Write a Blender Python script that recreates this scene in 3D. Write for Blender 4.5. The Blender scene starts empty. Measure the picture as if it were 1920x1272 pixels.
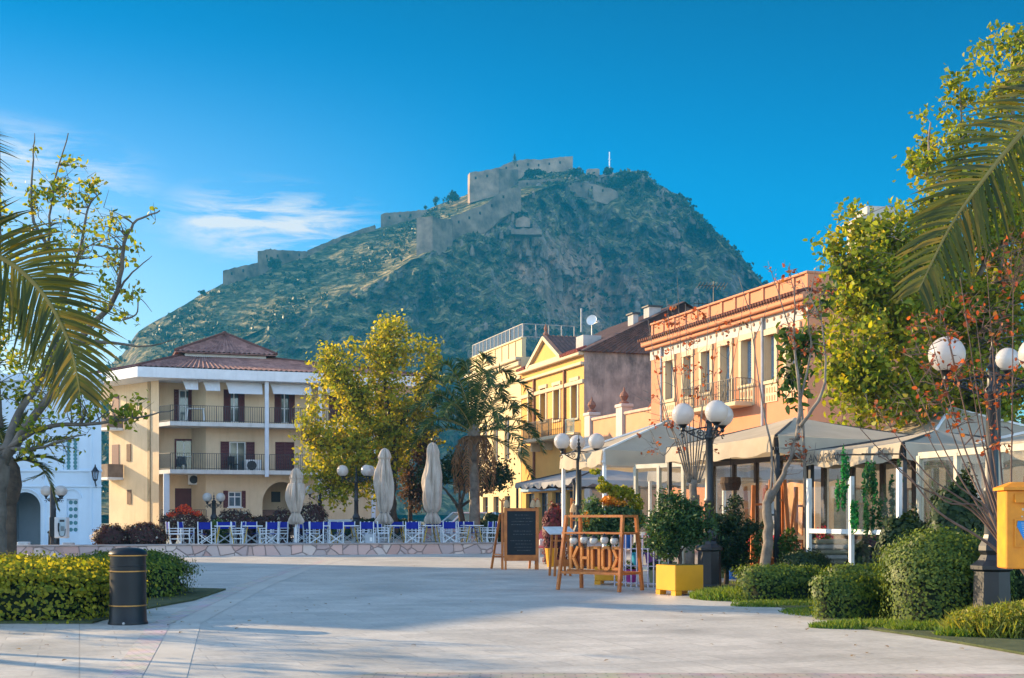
import bpy, math, random
import numpy as np
from mathutils import Vector, Matrix, noise
R = math.radians
rng = np.random.default_rng(7)
random.seed(7)
SC = bpy.context.scene
COL = SC.collection
F, CH, HY = 2400.0, 1.5, 970.0          # focal length in photo pixels, eye height, horizon row of the level camera

# ---------------------------------------------------------------- camera
cam = bpy.data.objects.new('camera', bpy.data.cameras.new('camera'))
COL.objects.link(cam)
cam.location = (0, 0, CH)
cam.rotation_euler = (R(90), 0, 0)
cam.data.sensor_width = 36
cam.data.lens = 36 * F / 1920
cam.data.shift_y = (HY - 636) / 1920
cam.data.clip_start = 0.1
cam.data.clip_end = 20000
SC.camera = cam
SC.view_settings.view_transform = 'Standard'
SC.view_settings.look = 'None'
SC.view_settings.exposure = 1.38
SC.view_settings.gamma = 1
SC.cycles.use_denoising = True
SC.cycles.max_bounces = 7
SC.cycles.transparent_max_bounces = 12
SC.cycles.volume_bounces = 0

# ---------------------------------------------------------------- sun and sky
SUN_EL = R(18)
SUN_H = Vector((-0.885, 0.465)).normalized()          # horizontal direction towards the sun: left and a little ahead
sun_dir = Vector((SUN_H.x * math.cos(SUN_EL), SUN_H.y * math.cos(SUN_EL), math.sin(SUN_EL)))
sl = bpy.data.lights.new('sun', 'SUN')
sl.energy = 5.0
sl.angle = R(0.5)
sl.color = (1.0, 0.73, 0.41)
so = bpy.data.objects.new('sun', sl)
COL.objects.link(so)
so.rotation_euler = (-sun_dir).to_track_quat('-Z', 'Y').to_euler()

world = bpy.data.worlds.new('World')
SC.world = world
world.use_nodes = True
wt = world.node_tree
for n in list(wt.nodes): wt.nodes.remove(n)
def wn(t, **kw):
    n = wt.nodes.new(t)
    for k, v in kw.items(): setattr(n, k, v)
    return n
def wl(a, b): wt.links.new(a, b)
wo = wn('ShaderNodeOutputWorld'); bg = wn('ShaderNodeBackground')
bg.inputs['Strength'].default_value = 0.15
sky = wn('ShaderNodeTexSky', sky_type='NISHITA')
sky.sun_disc = False
sky.sun_elevation = SUN_EL
sky.sun_rotation = math.atan2(SUN_H.x, SUN_H.y)
sky.air_density = 1.0; sky.dust_density = 0.6; sky.ozone_density = 3.0
hs = wn('ShaderNodeHueSaturation')
hs.inputs['Saturation'].default_value = 2.3
hs.inputs['Hue'].default_value = 0.503
hs.inputs['Value'].default_value = 0.35
wl(sky.outputs[0], hs.inputs['Color'])
hs2 = wn('ShaderNodeHueSaturation')                  # sky behind the camera, raised paler and brighter as fill for shaded sides
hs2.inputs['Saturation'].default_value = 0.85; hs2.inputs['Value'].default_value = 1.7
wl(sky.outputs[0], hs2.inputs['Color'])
# thin clouds: streaked noise on the sky's own direction
tc = wn('ShaderNodeTexCoord')
mp = wn('ShaderNodeMapping'); mp.inputs['Scale'].default_value = (10, 10, 60); mp.inputs['Rotation'].default_value = (0, R(7), 0)
nz = wn('ShaderNodeTexNoise'); nz.inputs['Scale'].default_value = 1.25; nz.inputs['Detail'].default_value = 8; nz.inputs['Roughness'].default_value = 0.62; nz.inputs['Distortion'].default_value = 0.5
wl(tc.outputs['Generated'], mp.inputs[0]); wl(mp.outputs[0], nz.inputs['Vector'])
cr = wn('ShaderNodeValToRGB'); cr.color_ramp.elements[0].position = 0.44; cr.color_ramp.elements[1].position = 0.62
wl(nz.outputs['Fac'], cr.inputs[0])
def bump_mask(center, width):           # a soft patch of sky round one direction
    d = wn('ShaderNodeVectorMath', operation='SUBTRACT'); d.inputs[1].default_value = center
    wl(tc.outputs['Generated'], d.inputs[0])
    s = wn('ShaderNodeVectorMath', operation='DIVIDE'); s.inputs[1].default_value = width
    wl(d.outputs[0], s.inputs[0])
    l = wn('ShaderNodeVectorMath', operation='LENGTH'); wl(s.outputs[0], l.inputs[0])
    m = wn('ShaderNodeMapRange', interpolation_type='SMOOTHSTEP'); m.inputs[1].default_value = 1.0; m.inputs[2].default_value = 0.15
    wl(l.outputs['Value'], m.inputs[0])
    return m.outputs[0]
def sky_dir(px, py): return Vector(((px - 960) / F, 1, (HY - py) / F)).normalized()
sxyz = wn('ShaderNodeSeparateXYZ'); wl(tc.outputs['Generated'], sxyz.inputs[0])
e1 = wn('ShaderNodeMapRange'); e1.inputs[1].default_value = 0.06; e1.inputs[2].default_value = 0.42; e1.inputs[3].default_value = 1.95; e1.inputs[4].default_value = 0.66   # lighter towards the horizon
wl(sxyz.outputs[2], e1.inputs[0])
vs_ = wn('ShaderNodeVectorMath', operation='SCALE'); wl(hs.outputs[0], vs_.inputs[0]); wl(e1.outputs[0], vs_.inputs['Scale'])
dg = wn('ShaderNodeVectorMath', operation='DOT_PRODUCT'); dg.inputs[1].default_value = (SUN_H.x, SUN_H.y, 0.0); wl(tc.outputs['Generated'], dg.inputs[0])
g1 = wn('ShaderNodeMapRange', interpolation_type='SMOOTHSTEP'); g1.inputs[1].default_value = 0.40; g1.inputs[2].default_value = 0.86; wl(dg.outputs['Value'], g1.inputs[0])
g2 = wn('ShaderNodeMapRange', interpolation_type='SMOOTHSTEP'); g2.inputs[1].default_value = 0.36; g2.inputs[2].default_value = 0.02; wl(sxyz.outputs[2], g2.inputs[0])
gm2 = wn('ShaderNodeMath', operation='MULTIPLY'); wl(g1.outputs[0], gm2.inputs[0]); wl(g2.outputs[0], gm2.inputs[1])
gl_ = wn('ShaderNodeMix', data_type='RGBA'); wl(gm2.outputs[0], gl_.inputs[0]); wl(vs_.outputs[0], gl_.inputs[6]); gl_.inputs[7].default_value = (3.0, 2.8, 2.7, 1)   # the bright sky round the low sun
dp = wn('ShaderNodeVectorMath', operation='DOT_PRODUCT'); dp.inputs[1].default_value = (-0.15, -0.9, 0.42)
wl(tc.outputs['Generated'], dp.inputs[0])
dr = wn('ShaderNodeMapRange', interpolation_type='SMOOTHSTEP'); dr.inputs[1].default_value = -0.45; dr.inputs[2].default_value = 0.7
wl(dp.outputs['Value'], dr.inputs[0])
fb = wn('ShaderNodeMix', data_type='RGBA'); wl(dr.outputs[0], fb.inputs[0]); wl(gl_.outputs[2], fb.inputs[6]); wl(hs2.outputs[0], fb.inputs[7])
m1 = bump_mask(sky_dir(500, 418), (0.105, 0.3, 0.038))
m2 = bump_mask(sky_dir(-10, 330), (0.13, 0.3, 0.05))
m3 = bump_mask(sky_dir(415, 417), (0.030, 0.3, 0.0062))
mx = wn('ShaderNodeMath', operation='MAXIMUM'); wl(m1, mx.inputs[0]); wl(m2, mx.inputs[1])
ml = wn('ShaderNodeMath', operation='MULTIPLY'); wl(mx.outputs[0], ml.inputs[0]); wl(cr.outputs[0], ml.inputs[1])
m3s = wn('ShaderNodeMath', operation='MULTIPLY_ADD'); wl(m3, m3s.inputs[0]); m3s.inputs[1].default_value = 0.9; wl(ml.outputs[0], m3s.inputs[2])
cl = wn('ShaderNodeMath', operation='MINIMUM'); wl(m3s.outputs[0], cl.inputs[0]); cl.inputs[1].default_value = 0.95
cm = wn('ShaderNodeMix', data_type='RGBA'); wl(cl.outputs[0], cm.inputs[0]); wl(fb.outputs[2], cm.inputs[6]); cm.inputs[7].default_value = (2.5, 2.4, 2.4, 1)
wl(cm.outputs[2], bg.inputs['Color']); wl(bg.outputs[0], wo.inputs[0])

# ---------------------------------------------------------------- placing: a photo pixel at a real distance
def P(px, py, D): return Vector(((px - 960) / F * D, D, CH + (HY - py) / F * D))
def G(px, py, z=0.0):
    D = (CH - z) * F / (py - HY)
    return Vector(((px - 960) / F * D, D, z))
UX = Vector((0.947, 0.32, 0)).normalized()             # the street grid: across ...
VX = Vector((-0.32, 0.947, 0)).normalized()            # ... and along
ROT_U = math.atan2(UX.y, UX.x)                         # fronts that face the square
ROT_S = math.atan2(-VX.y, -VX.x)                       # fronts along the street on the right

# ---------------------------------------------------------------- mesh builder
class MB:
    def __init__(s): s.v = []; s.f = []; s.mi = []; s.cur = 0; s.M = None
    def add(s, vs, fs):
        b = len(s.v)
        if s.M is not None: vs = [s.M @ Vector(p) for p in vs]
        s.v += [tuple(p) for p in vs]
        for f in fs: s.f.append([i + b for i in f]); s.mi.append(s.cur)
        return s
    def box(s, x0, x1, y0, y1, z0, z1):
        return s.add([(x0,y0,z0),(x1,y0,z0),(x1,y1,z0),(x0,y1,z0),(x0,y0,z1),(x1,y0,z1),(x1,y1,z1),(x0,y1,z1)],
                     [(0,3,2,1),(4,5,6,7),(0,1,5,4),(1,2,6,5),(2,3,7,6),(3,0,4,7)])
    def bbox(s, x0, x1, y0, y1, z0, z1, b=0.01):        # box with chamfered edges
        X = [(x0, x0+b), (x1, x1-b)]; vs = []; idx = {}
        for i, (xa, xb) in enumerate(X):
            for j, (ya, yb) in enumerate([(y0, y0+b), (y1, y1-b)]):
                for k, (za, zb) in enumerate([(z0, z0+b), (z1, z1-b)]):
                    idx[i,j,k,0] = len(vs); vs.append((xa, yb, zb))
                    idx[i,j,k,1] = len(vs); vs.append((xb, ya, zb))
                    idx[i,j,k,2] = len(vs); vs.append((xb, yb, za))
        fs = []
        for i in (0,1): fs.append([idx[i,0,0,0], idx[i,1,0,0], idx[i,1,1,0], idx[i,0,1,0]][::(-1 if i == 0 else 1)])
        for j in (0,1): fs.append([idx[0,j,0,1], idx[1,j,0,1], idx[1,j,1,1], idx[0,j,1,1]][::(1 if j == 0 else -1)])
        for k in (0,1): fs.append([idx[0,0,k,2], idx[1,0,k,2], idx[1,1,k,2], idx[0,1,k,2]][::(-1 if k == 0 else 1)])
        for i in (0,1):
            for j in (0,1):
                fs.append([idx[i,j,0,0], idx[i,j,0,1], idx[i,j,1,1], idx[i,j,1,0]])
                fs.append([idx[i,0,j,0], idx[i,0,j,2], idx[i,1,j,2], idx[i,1,j,0]])
                fs.append([idx[0,i,j,1], idx[0,i,j,2], idx[1,i,j,2], idx[1,i,j,1]])
                for k in (0,1): fs.append([idx[i,j,k,0], idx[i,j,k,1], idx[i,j,k,2]])
        return s.add(vs, fs)
    def bar(s, a, b, w, h=None, up=(0,0,1)):
        a, b = Vector(a), Vector(b); h = h or w
        d = (b - a); L = d.length
        if L < 1e-6: return s
        d /= L; upv = Vector(up)
        if abs(d.dot(upv)) > 0.98: upv = Vector((0,1,0))
        x = d.cross(upv).normalized(); y = x.cross(d).normalized()
        vs = []
        for p in (a, b):
            for i, j in ((-1,-1),(1,-1),(1,1),(-1,1)): vs.append(p + x*(i*w/2) + y*(j*h/2))
        return s.add(vs, [(0,1,2,3),(7,6,5,4),(0,4,5,1),(1,5,6,2),(2,6,7,3),(3,7,4,0)])
    def tube(s, pts, rad, n=8, cap=True):
        pts = [Vector(p) for p in pts]
        if not hasattr(rad, '__len__'): rad = [rad] * len(pts)
        vs = []; fs = []; prev = None
        for i, p in enumerate(pts):
            d = (pts[min(i+1, len(pts)-1)] - pts[max(i-1, 0)])
            d = d.normalized() if d.length > 1e-9 else Vector((0,0,1))
            if prev is None: ref = Vector((1,0,0)) if abs(d.x) < 0.9 else Vector((0,1,0))
            else: ref = prev
            x = (ref - d * ref.dot(d)).normalized(); prev = x; y = d.cross(x)
            for k in range(n):
                t = 2*math.pi*k/n
                vs.append(p + (x*math.cos(t) + y*math.sin(t)) * rad[i])
        for i in range(len(pts)-1):
            for k in range(n):
                a = i*n+k; b = i*n+(k+1)%n
                fs.append((a, b, b+n, a+n))
        if cap:
            fs.append(tuple(range(n-1, -1, -1))); fs.append(tuple((len(pts)-1)*n + k for k in range(n)))
        return s.add(vs, fs)
    def lathe(s, prof, n=16, c=(0,0,0), cap=True, fold=None):
        vs = []; fs = []
        for r, z in prof:
            for k in range(n):
                t = 2*math.pi*k/n
                rr = r if fold is None else r * fold(t, z)
                vs.append((c[0]+rr*math.cos(t), c[1]+rr*math.sin(t), c[2]+z))
        for i in range(len(prof)-1):
            for k in range(n):
                a = i*n+k; b = i*n+(k+1)%n
                fs.append((a, b, b+n, a+n))
        if cap:
            fs.append(tuple(range(n-1, -1, -1))); fs.append(tuple((len(prof)-1)*n + k for k in range(n)))
        return s.add(vs, fs)
    def sphere(s, c, r, nu=20, nv=12, sc=(1,1,1)):
        prof = []
        for i in range(nv+1):
            a = math.pi * i / nv
            prof.append((max(r*math.sin(a), 1e-4), -r*math.cos(a)))
        vs = []; fs = []
        for rr, z in prof:
            for k in range(nu):
                t = 2*math.pi*k/nu
                vs.append((c[0]+rr*math.cos(t)*sc[0], c[1]+rr*math.sin(t)*sc[1], c[2]+z*sc[2]))
        for i in range(nv):
            for k in range(nu):
                a = i*nu+k; b = i*nu+(k+1)%nu
                fs.append((a, b, b+nu, a+nu))
        return s.add(vs, fs)
    def prism(s, poly, y0, y1):                         # outline in x, z pushed through y
        n = len(poly)
        vs = [(x, y0, z) for x, z in poly] + [(x, y1, z) for x, z in poly]
        fs = [tuple(range(n)), tuple(range(2*n-1, n-1, -1))] + [(i, i+n, (i+1)%n+n, (i+1)%n) for i in range(n)]
        return s.add(vs, fs)
    def slab(s, poly, z0, z1):                          # outline in x, y pushed through z
        n = len(poly)
        vs = [(x, y, z0) for x, y in poly] + [(x, y, z1) for x, y in poly]
        fs = [tuple(range(n-1, -1, -1)), tuple(range(n, 2*n))] + [(i, (i+1)%n, (i+1)%n+n, i+n) for i in range(n)]
        return s.add(vs, fs)
    def wall(s, x0, x1, z0, z1, y, holes, depth=0.25):  # flat front at y facing -y, real openings with reveals
        xs = sorted(set([x0, x1] + [min(max(h[i], x0), x1) for h in holes for i in (0,1)]))
        zs = sorted(set([z0, z1] + [min(max(h[i], z0), z1) for h in holes for i in (2,3)]))
        for a, b in zip(xs, xs[1:]):
            for c, d in zip(zs, zs[1:]):
                mx_, mz_ = (a+b)/2, (c+d)/2
                if any(h[0] < mx_ < h[1] and h[2] < mz_ < h[3] for h in holes): continue
                s.add([(a,y,c),(b,y,c),(b,y,d),(a,y,d)], [(0,1,2,3)])
        for a, b, c, d in holes:
            e = y + depth
            s.add([(a,y,c),(b,y,c),(b,e,c),(a,e,c)], [(0,3,2,1)])
            s.add([(a,y,d),(b,y,d),(b,e,d),(a,e,d)], [(0,1,2,3)])
            s.add([(a,y,c),(a,e,c),(a,e,d),(a,y,d)], [(0,1,2,3)])
            s.add([(b,y,c),(b,e,c),(b,e,d),(b,y,d)], [(3,2,1,0)])
        return s
    def frame(s, x0, x1, z0, z1, y0, y1, w):            # a rectangular frame, butted
        s.box(x0, x0+w, y0, y1, z0, z1); s.box(x1-w, x1, y0, y1, z0, z1)
        s.box(x0+w, x1-w, y0, y1, z0, z0+w); s.box(x0+w, x1-w, y0, y1, z1-w, z1)
        return s
    def build(s, name, mat, parent=None, smooth=False):
        me = bpy.data.meshes.new(name)
        me.from_pydata(s.v, [], s.f)
        mats = mat if isinstance(mat, (list, tuple)) else [mat]
        for m in mats: me.materials.append(m)
        if len(mats) > 1: me.polygons.foreach_set('material_index', s.mi)
        if smooth:
            me.polygons.foreach_set('use_smooth', [True]*len(me.polygons))
            if smooth != 'all':
                try: me.set_sharp_from_angle(angle=R(40))
                except Exception: pass
        me.update()
        o = bpy.data.objects.new(name, me)
        COL.objects.link(o)
        if parent is not None: o.parent = parent
        return o

def tag(o, label=None, cat=None, group=None, kind=None):
    if label: o['label'] = label
    if cat: o['category'] = cat
    if group: o['group'] = group
    if kind: o['kind'] = kind
    return o
def thing(name, label, cat, loc=(0,0,0), rz=0.0, group=None):
    o = bpy.data.objects.new(name, None)
    o.empty_display_size = 0.2
    COL.objects.link(o)
    o.location = loc; o.rotation_euler = (0, 0, rz)
    return tag(o, label, cat, group)
def copy_tree(o, loc=None, rz=None, label=None, scale=None, parent=None):
    c = o.copy(); COL.objects.link(c)
    if parent is not None: c.parent = parent
    if loc is not None: c.location = loc
    if rz is not None: c.rotation_euler = (0, 0, rz)
    if scale is not None: c.scale = scale if hasattr(scale, '__len__') else (scale,)*3
    if label: c['label'] = label
    for ch in list(o.children): copy_tree(ch, parent=c)
    return c

# ---------------------------------------------------------------- materials
MATS = {}
def mat_base(name):
    m = bpy.data.materials.new(name); m.use_nodes = True
    nt = m.node_tree
    return m, nt, nt.nodes['Principled BSDF'], nt.nodes['Material Output']
def srgb(r, g, b):
    f = lambda c: (c/255/12.92) if c/255 <= 0.04045 else ((c/255+0.055)/1.055)**2.4
    return (f(r), f(g), f(b))
def mat(name, col, rough=0.75, var=0.18, scale=3.0, bump=0.0, bscale=None, col2=None, metal=0.0, spec=0.35, stain=0.0, stain_col=(0.05,0.045,0.04)):
    if name in MATS: return MATS[name]
    m, nt, b, out = mat_base(name)
    N = nt.nodes.new; L = nt.links.new
    t = N('ShaderNodeTexCoord'); n = N('ShaderNodeTexNoise')
    n.inputs['Scale'].default_value = scale; n.inputs['Detail'].default_value = 7; n.inputs['Roughness'].default_value = 0.6
    L(t.outputs['Object'], n.inputs['Vector'])
    r = N('ShaderNodeValToRGB')
    r.color_ramp.elements[0].position = 0.3; r.color_ramp.elements[1].position = 0.72
    c2 = col2 or tuple(c*(1-2*var) for c in col)
    r.color_ramp.elements[0].color = (*c2, 1); r.color_ramp.elements[1].color = (*col, 1)
    L(n.outputs['Fac'], r.inputs[0])
    src = r.outputs[0]
    if stain > 0:                                       # rain streaks: noise stretched down the wall
        mp = N('ShaderNodeMapping'); mp.inputs['Scale'].default_value = (2.2, 2.2, 0.22)
        L(t.outputs['Object'], mp.inputs[0])
        n2 = N('ShaderNodeTexNoise'); n2.inputs['Scale'].default_value = 1.6; n2.inputs['Detail'].default_value = 9; n2.inputs['Roughness'].default_value = 0.68
        L(mp.outputs[0], n2.inputs['Vector'])
        r2 = N('ShaderNodeValToRGB'); r2.color_ramp.elements[0].position = 0.5; r2.color_ramp.elements[1].position = 0.78
        r2.color_ramp.elements[1].color = (stain, stain, stain, 1)
        L(n2.outputs['Fac'], r2.inputs[0])
        mx = N('ShaderNodeMix'); mx.data_type = 'RGBA'
        L(r2.outputs[0], mx.inputs[0]); L(src, mx.inputs[6]); mx.inputs[7].default_value = (*stain_col, 1)
        src = mx.outputs[2]
    L(src, b.inputs['Base Color'])
    b.inputs['Roughness'].default_value = rough; b.inputs['Metallic'].default_value = metal
    b.inputs['Specular IOR Level'].default_value = spec
    if bump:
        n3 = N('ShaderNodeTexNoise'); n3.inputs['Scale'].default_value = bscale or scale*6; n3.inputs['Detail'].default_value = 5
        L(t.outputs['Object'], n3.inputs['Vector'])
        bp = N('ShaderNodeBump'); bp.inputs['Strength'].default_value = bump; bp.inputs['Distance'].default_value = 0.02
        L(n3.outputs['Fac'], bp.inputs['Height']); L(bp.outputs[0], b.inputs['Normal'])
    MATS[name] = m
    return m
def leaf_mat(name, cols, trans=0.45, rough=0.5):
    if name in MATS: return MATS[name]
    m, nt, b, out = mat_base(name)
    N = nt.nodes.new; L = nt.links.new
    g = N('ShaderNodeNewGeometry'); r = N('ShaderNodeValToRGB')
    el = r.color_ramp.elements
    while len(el) < len(cols): el.new(0.5)
    for i, c in enumerate(cols):
        el[i].position = i/(max(1, len(cols)-1)); el[i].color = (*c, 1)
    L(g.outputs['Random Per Island'], r.inputs[0]); L(r.outputs[0], b.inputs['Base Color'])
    b.inputs['Roughness'].default_value = rough; b.inputs['Specular IOR Level'].default_value = 0.25
    tr = N('ShaderNodeBsdfTranslucent')
    gm = N('ShaderNodeMix'); gm.data_type = 'RGBA'; gm.blend_type = 'MULTIPLY'; gm.inputs[0].default_value = 1
    L(r.outputs[0], gm.inputs[6]); gm.inputs[7].default_value = (1.5, 1.35, 0.55, 1)
    L(gm.outputs[2], tr.inputs['Color'])
    mx = N('ShaderNodeMixShader'); mx.inputs[0].default_value = trans
    L(b.outputs[0], mx.inputs[1]); L(tr.outputs[0], mx.inputs[2]); L(mx.outputs[0], out.inputs[0])
    MATS[name] = m
    return m
def cloth_mat(name, col, trans=0.3, var=0.08):
    m = mat(name, col, 0.85, var, 1.5, bump=0.15, bscale=9)
    nt = m.node_tree; b = nt.nodes['Principled BSDF']; out = nt.nodes['Material Output']
    tr = nt.nodes.new('ShaderNodeBsdfTranslucent'); tr.inputs['Color'].default_value = (*col, 1)
    mx = nt.nodes.new('ShaderNodeMixShader'); mx.inputs[0].default_value = trans
    nt.links.new(b.outputs[0], mx.inputs[1]); nt.links.new(tr.outputs[0], mx.inputs[2]); nt.links.new(mx.outputs[0], out.inputs[0])
    return m
def glass_clear(name, tint=(0.93,0.96,0.95), f=0.08):
    if name in MATS: return MATS[name]
    m, nt, b, out = mat_base(name)
    N = nt.nodes.new; L = nt.links.new
    nt.nodes.remove(b)
    t = N('ShaderNodeBsdfTransparent'); t.inputs[0].default_value = (*tint, 1)
    gl = N('ShaderNodeBsdfGlossy'); gl.inputs['Roughness'].default_value = 0.03
    fr = N('ShaderNodeLayerWeight'); fr.inputs[0].default_value = 0.5      # same from both sides of the sheet
    pw_ = N('ShaderNodeMath'); pw_.operation = 'POWER'; pw_.inputs[1].default_value = 4.0; L(fr.outputs['Facing'], pw_.inputs[0])
    ad = N('ShaderNodeMath'); ad.operation = 'MULTIPLY_ADD'; ad.inputs[1].default_value = 0.8; ad.inputs[2].default_value = f + 0.03
    L(pw_.outputs[0], ad.inputs[0])
    mx = N('ShaderNodeMixShader'); L(ad.outputs[0], mx.inputs[0]); L(t.outputs[0], mx.inputs[1]); L(gl.outputs[0], mx.inputs[2]); L(mx.outputs[0], out.inputs[0])
    MATS[name] = m
    return m
def tile_mat(name, col, col2, pitch=0.28):
    m, nt, b, out = mat_base(name)
    N = nt.nodes.new; L = nt.links.new
    t = N('ShaderNodeTexCoord')
    n = N('ShaderNodeTexNoise'); n.inputs['Scale'].default_value = 2.5; n.inputs['Detail'].default_value = 6
    L(t.outputs['Object'], n.inputs['Vector'])
    v = N('ShaderNodeTexVoronoi'); v.inputs['Scale'].default_value = 3.4; L(t.outputs['Object'], v.inputs['Vector'])
    mx = N('ShaderNodeMix'); mx.data_type = 'RGBA'; mx.inputs[6].default_value = (*col, 1); mx.inputs[7].default_value = (*col2, 1)
    ad = N('ShaderNodeMath'); ad.operation = 'MULTIPLY'; L(n.outputs['Fac'], ad.inputs[0]); L(v.outputs['Color'], ad.inputs[1])
    ad2 = N('ShaderNodeMath'); ad2.operation = 'MULTIPLY'; ad2.inputs[1].default_value = 2.2; L(ad.outputs[0], ad2.inputs[0])
    L(ad2.outputs[0], mx.inputs[0]); L(mx.outputs[2], b.inputs['Base Color'])
    b.inputs['Roughness'].default_value = 0.85
    MATS[name] = m
    return m

white_paint = mat('white_paint', (0.72,0.72,0.70), 0.5, 0.06, 4)
stucco_cream = mat('stucco_cream', (0.68,0.51,0.32), 0.9, 0.10, 0.7, 0.2, 40, stain=0.42, stain_col=(0.36,0.26,0.15))
fascia_white = mat('fascia_white', (0.66,0.66,0.66), 0.8, 0.08, 1.5, stain=0.3, stain_col=(0.34,0.33,0.32))
maroon = mat('maroon_paint', (0.11,0.018,0.018), 0.55, 0.2, 6)
black_iron = mat('black_iron', (0.012,0.013,0.016), 0.45, 0.2, 8, spec=0.5)
dark_metal = mat('dark_metal', (0.03,0.03,0.035), 0.5, 0.2, 8)
pane_dark = mat('window_pane', (0.05,0.07,0.085), 0.08, 0.25, 2, spec=0.8)
wood_orange = mat('varnished_wood', (0.58,0.185,0.032), 0.45, 0.25, 5, 0.15, 60, col2=(0.32,0.09,0.018), spec=0.4)
wood_brown = mat('brown_wood', (0.11,0.05,0.024), 0.6, 0.3, 5)
bark_pale = mat('pale_bark', (0.27,0.22,0.17), 0.9, 0.2, 3.5, 0.6, 14, col2=(0.09,0.07,0.055))
bark_dark = mat('dark_bark', (0.11,0.075,0.05), 0.95, 0.2, 4, 0.6, 16, col2=(0.03,0.022,0.016))
clear_glass = glass_clear('clear_glass', (0.985,0.992,0.99), 0.02)
grey_metal = mat('grey_metal', (0.34,0.34,0.34), 0.45, 0.15, 6, metal=0.4)
SH_U0, SH_U1, SH_V, SH_H = 14.4, 32.8, 46.0, 11.6
# ---------------------------------------------------------------- the setting: ground, terrace, beds, hill
def paving_mat():
    m, nt, b, out = mat_base('marble_paving')
    N = nt.nodes.new; L = nt.links.new
    t = N('ShaderNodeTexCoord'); mp = N('ShaderNodeMapping'); mp.inputs['Rotation'].default_value = (0, 0, -ROT_U)
    L(t.outputs['Object'], mp.inputs[0])
    br = N('ShaderNodeTexBrick'); br.inputs['Scale'].default_value = 1.0
    br.inputs['Brick Width'].default_value = 0.86; br.inputs['Row Height'].default_value = 0.43; br.inputs['Mortar Size'].default_value = 0.008
    br.inputs['Color1'].default_value = (0.55,0.51,0.44,1); br.inputs['Color2'].default_value = (0.475,0.44,0.38,1); br.inputs['Mortar'].default_value = (0.40,0.36,0.31,1)
    L(mp.outputs[0], br.inputs['Vector'])
    n = N('ShaderNodeTexNoise'); n.inputs['Scale'].default_value = 0.55; n.inputs['Detail'].default_value = 9; n.inputs['Roughness'].default_value = 0.65
    L(mp.outputs[0], n.inputs['Vector'])
    n2 = N('ShaderNodeTexNoise'); n2.inputs['Scale'].default_value = 14; n2.inputs['Detail'].default_value = 6; L(mp.outputs[0], n2.inputs['Vector'])
    r = N('ShaderNodeMapRange'); r.inputs[1].default_value = 0.3; r.inputs[2].default_value = 0.75; r.inputs[3].default_value = 0.66; r.inputs[4].default_value = 1.14; L(n.outputs['Fac'], r.inputs[0])
    r2 = N('ShaderNodeMapRange'); r2.inputs[1].default_value = 0.3; r2.inputs[2].default_value = 0.7; r2.inputs[3].default_value = 0.86; r2.inputs[4].default_value = 1.08; L(n2.outputs['Fac'], r2.inputs[0])
    mu = N('ShaderNodeMath'); mu.operation = 'MULTIPLY'; L(r.outputs[0], mu.inputs[0]); L(r2.outputs[0], mu.inputs[1])
    mx = N('ShaderNodeMix'); mx.data_type = 'RGBA'; mx.blend_type = 'MULTIPLY'; mx.inputs[0].default_value = 1
    L(br.outputs['Color'], mx.inputs[6]); L(mu.outputs[0], mx.inputs[7])
    # grime blots
    v = N('ShaderNodeTexNoise'); v.inputs['Scale'].default_value = 2.3; v.inputs['Detail'].default_value = 10; v.inputs['Roughness'].default_value = 0.75; L(mp.outputs[0], v.inputs['Vector'])
    vr = N('ShaderNodeMapRange'); vr.inputs[1].default_value = 0.55; vr.inputs[2].default_value = 0.78; vr.inputs[4].default_value = 0.6; L(v.outputs['Fac'], vr.inputs[0])
    mg = N('ShaderNodeMix'); mg.data_type = 'RGBA'; L(vr.outputs[0], mg.inputs[0]); L(mx.outputs[2], mg.inputs[6]); mg.inputs[7].default_value = (0.19,0.165,0.14,1)
    # wide expansion joints, dark with dirt
    bj = N('ShaderNodeTexBrick'); bj.offset = 0.0; bj.inputs['Scale'].default_value = 1.0; bj.inputs['Brick Width'].default_value = 6.02; bj.inputs['Row Height'].default_value = 3.01; bj.inputs['Mortar Size'].default_value = 0.007
    L(mp.outputs[0], bj.inputs['Vector'])
    mj = N('ShaderNodeMix'); mj.data_type = 'RGBA'; L(bj.outputs['Fac'], mj.inputs[0]); L(mg.outputs[2], mj.inputs[6]); mj.inputs[7].default_value = (0.29,0.26,0.22,1)
    # gum and drip spots
    vg = N('ShaderNodeTexVoronoi'); vg.inputs['Scale'].default_value = 1.7; L(mp.outputs[0], vg.inputs['Vector'])
    vgr = N('ShaderNodeMapRange'); vgr.inputs[1].default_value = 0.075; vgr.inputs[2].default_value = 0.05; vgr.inputs[4].default_value = 0.55; L(vg.outputs['Distance'], vgr.inputs[0])
    mk = N('ShaderNodeMix'); mk.data_type = 'RGBA'; L(vgr.outputs[0], mk.inputs[0]); L(mj.outputs[2], mk.inputs[6]); mk.inputs[7].default_value = (0.24,0.21,0.18,1)
    L(mk.outputs[2], b.inputs['Base Color'])
    rr = N('ShaderNodeMapRange'); rr.inputs[3].default_value = 0.36; rr.inputs[4].default_value = 0.68; L(n.outputs['Fac'], rr.inputs[0]); L(rr.outputs[0], b.inputs['Roughness'])
    bp = N('ShaderNodeBump'); bp.inputs['Strength'].default_value = 0.35; bp.inputs['Distance'].default_value = 0.006
    mh = N('ShaderNodeMath'); mh.operation = 'MULTIPLY_ADD'; L(br.outputs['Fac'], mh.inputs[0]); mh.inputs[1].default_value = -1.0; L(n2.outputs['Fac'], mh.inputs[2])
    L(mh.outputs[0], bp.inputs['Height']); L(bp.outputs[0], b.inputs['Normal'])
    return m
def ground_mat():
    return mat('earth_ground', (0.20,0.17,0.12), 0.95, 0.2, 0.05, col2=(0.09,0.10,0.05))
paving = paving_mat()
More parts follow.
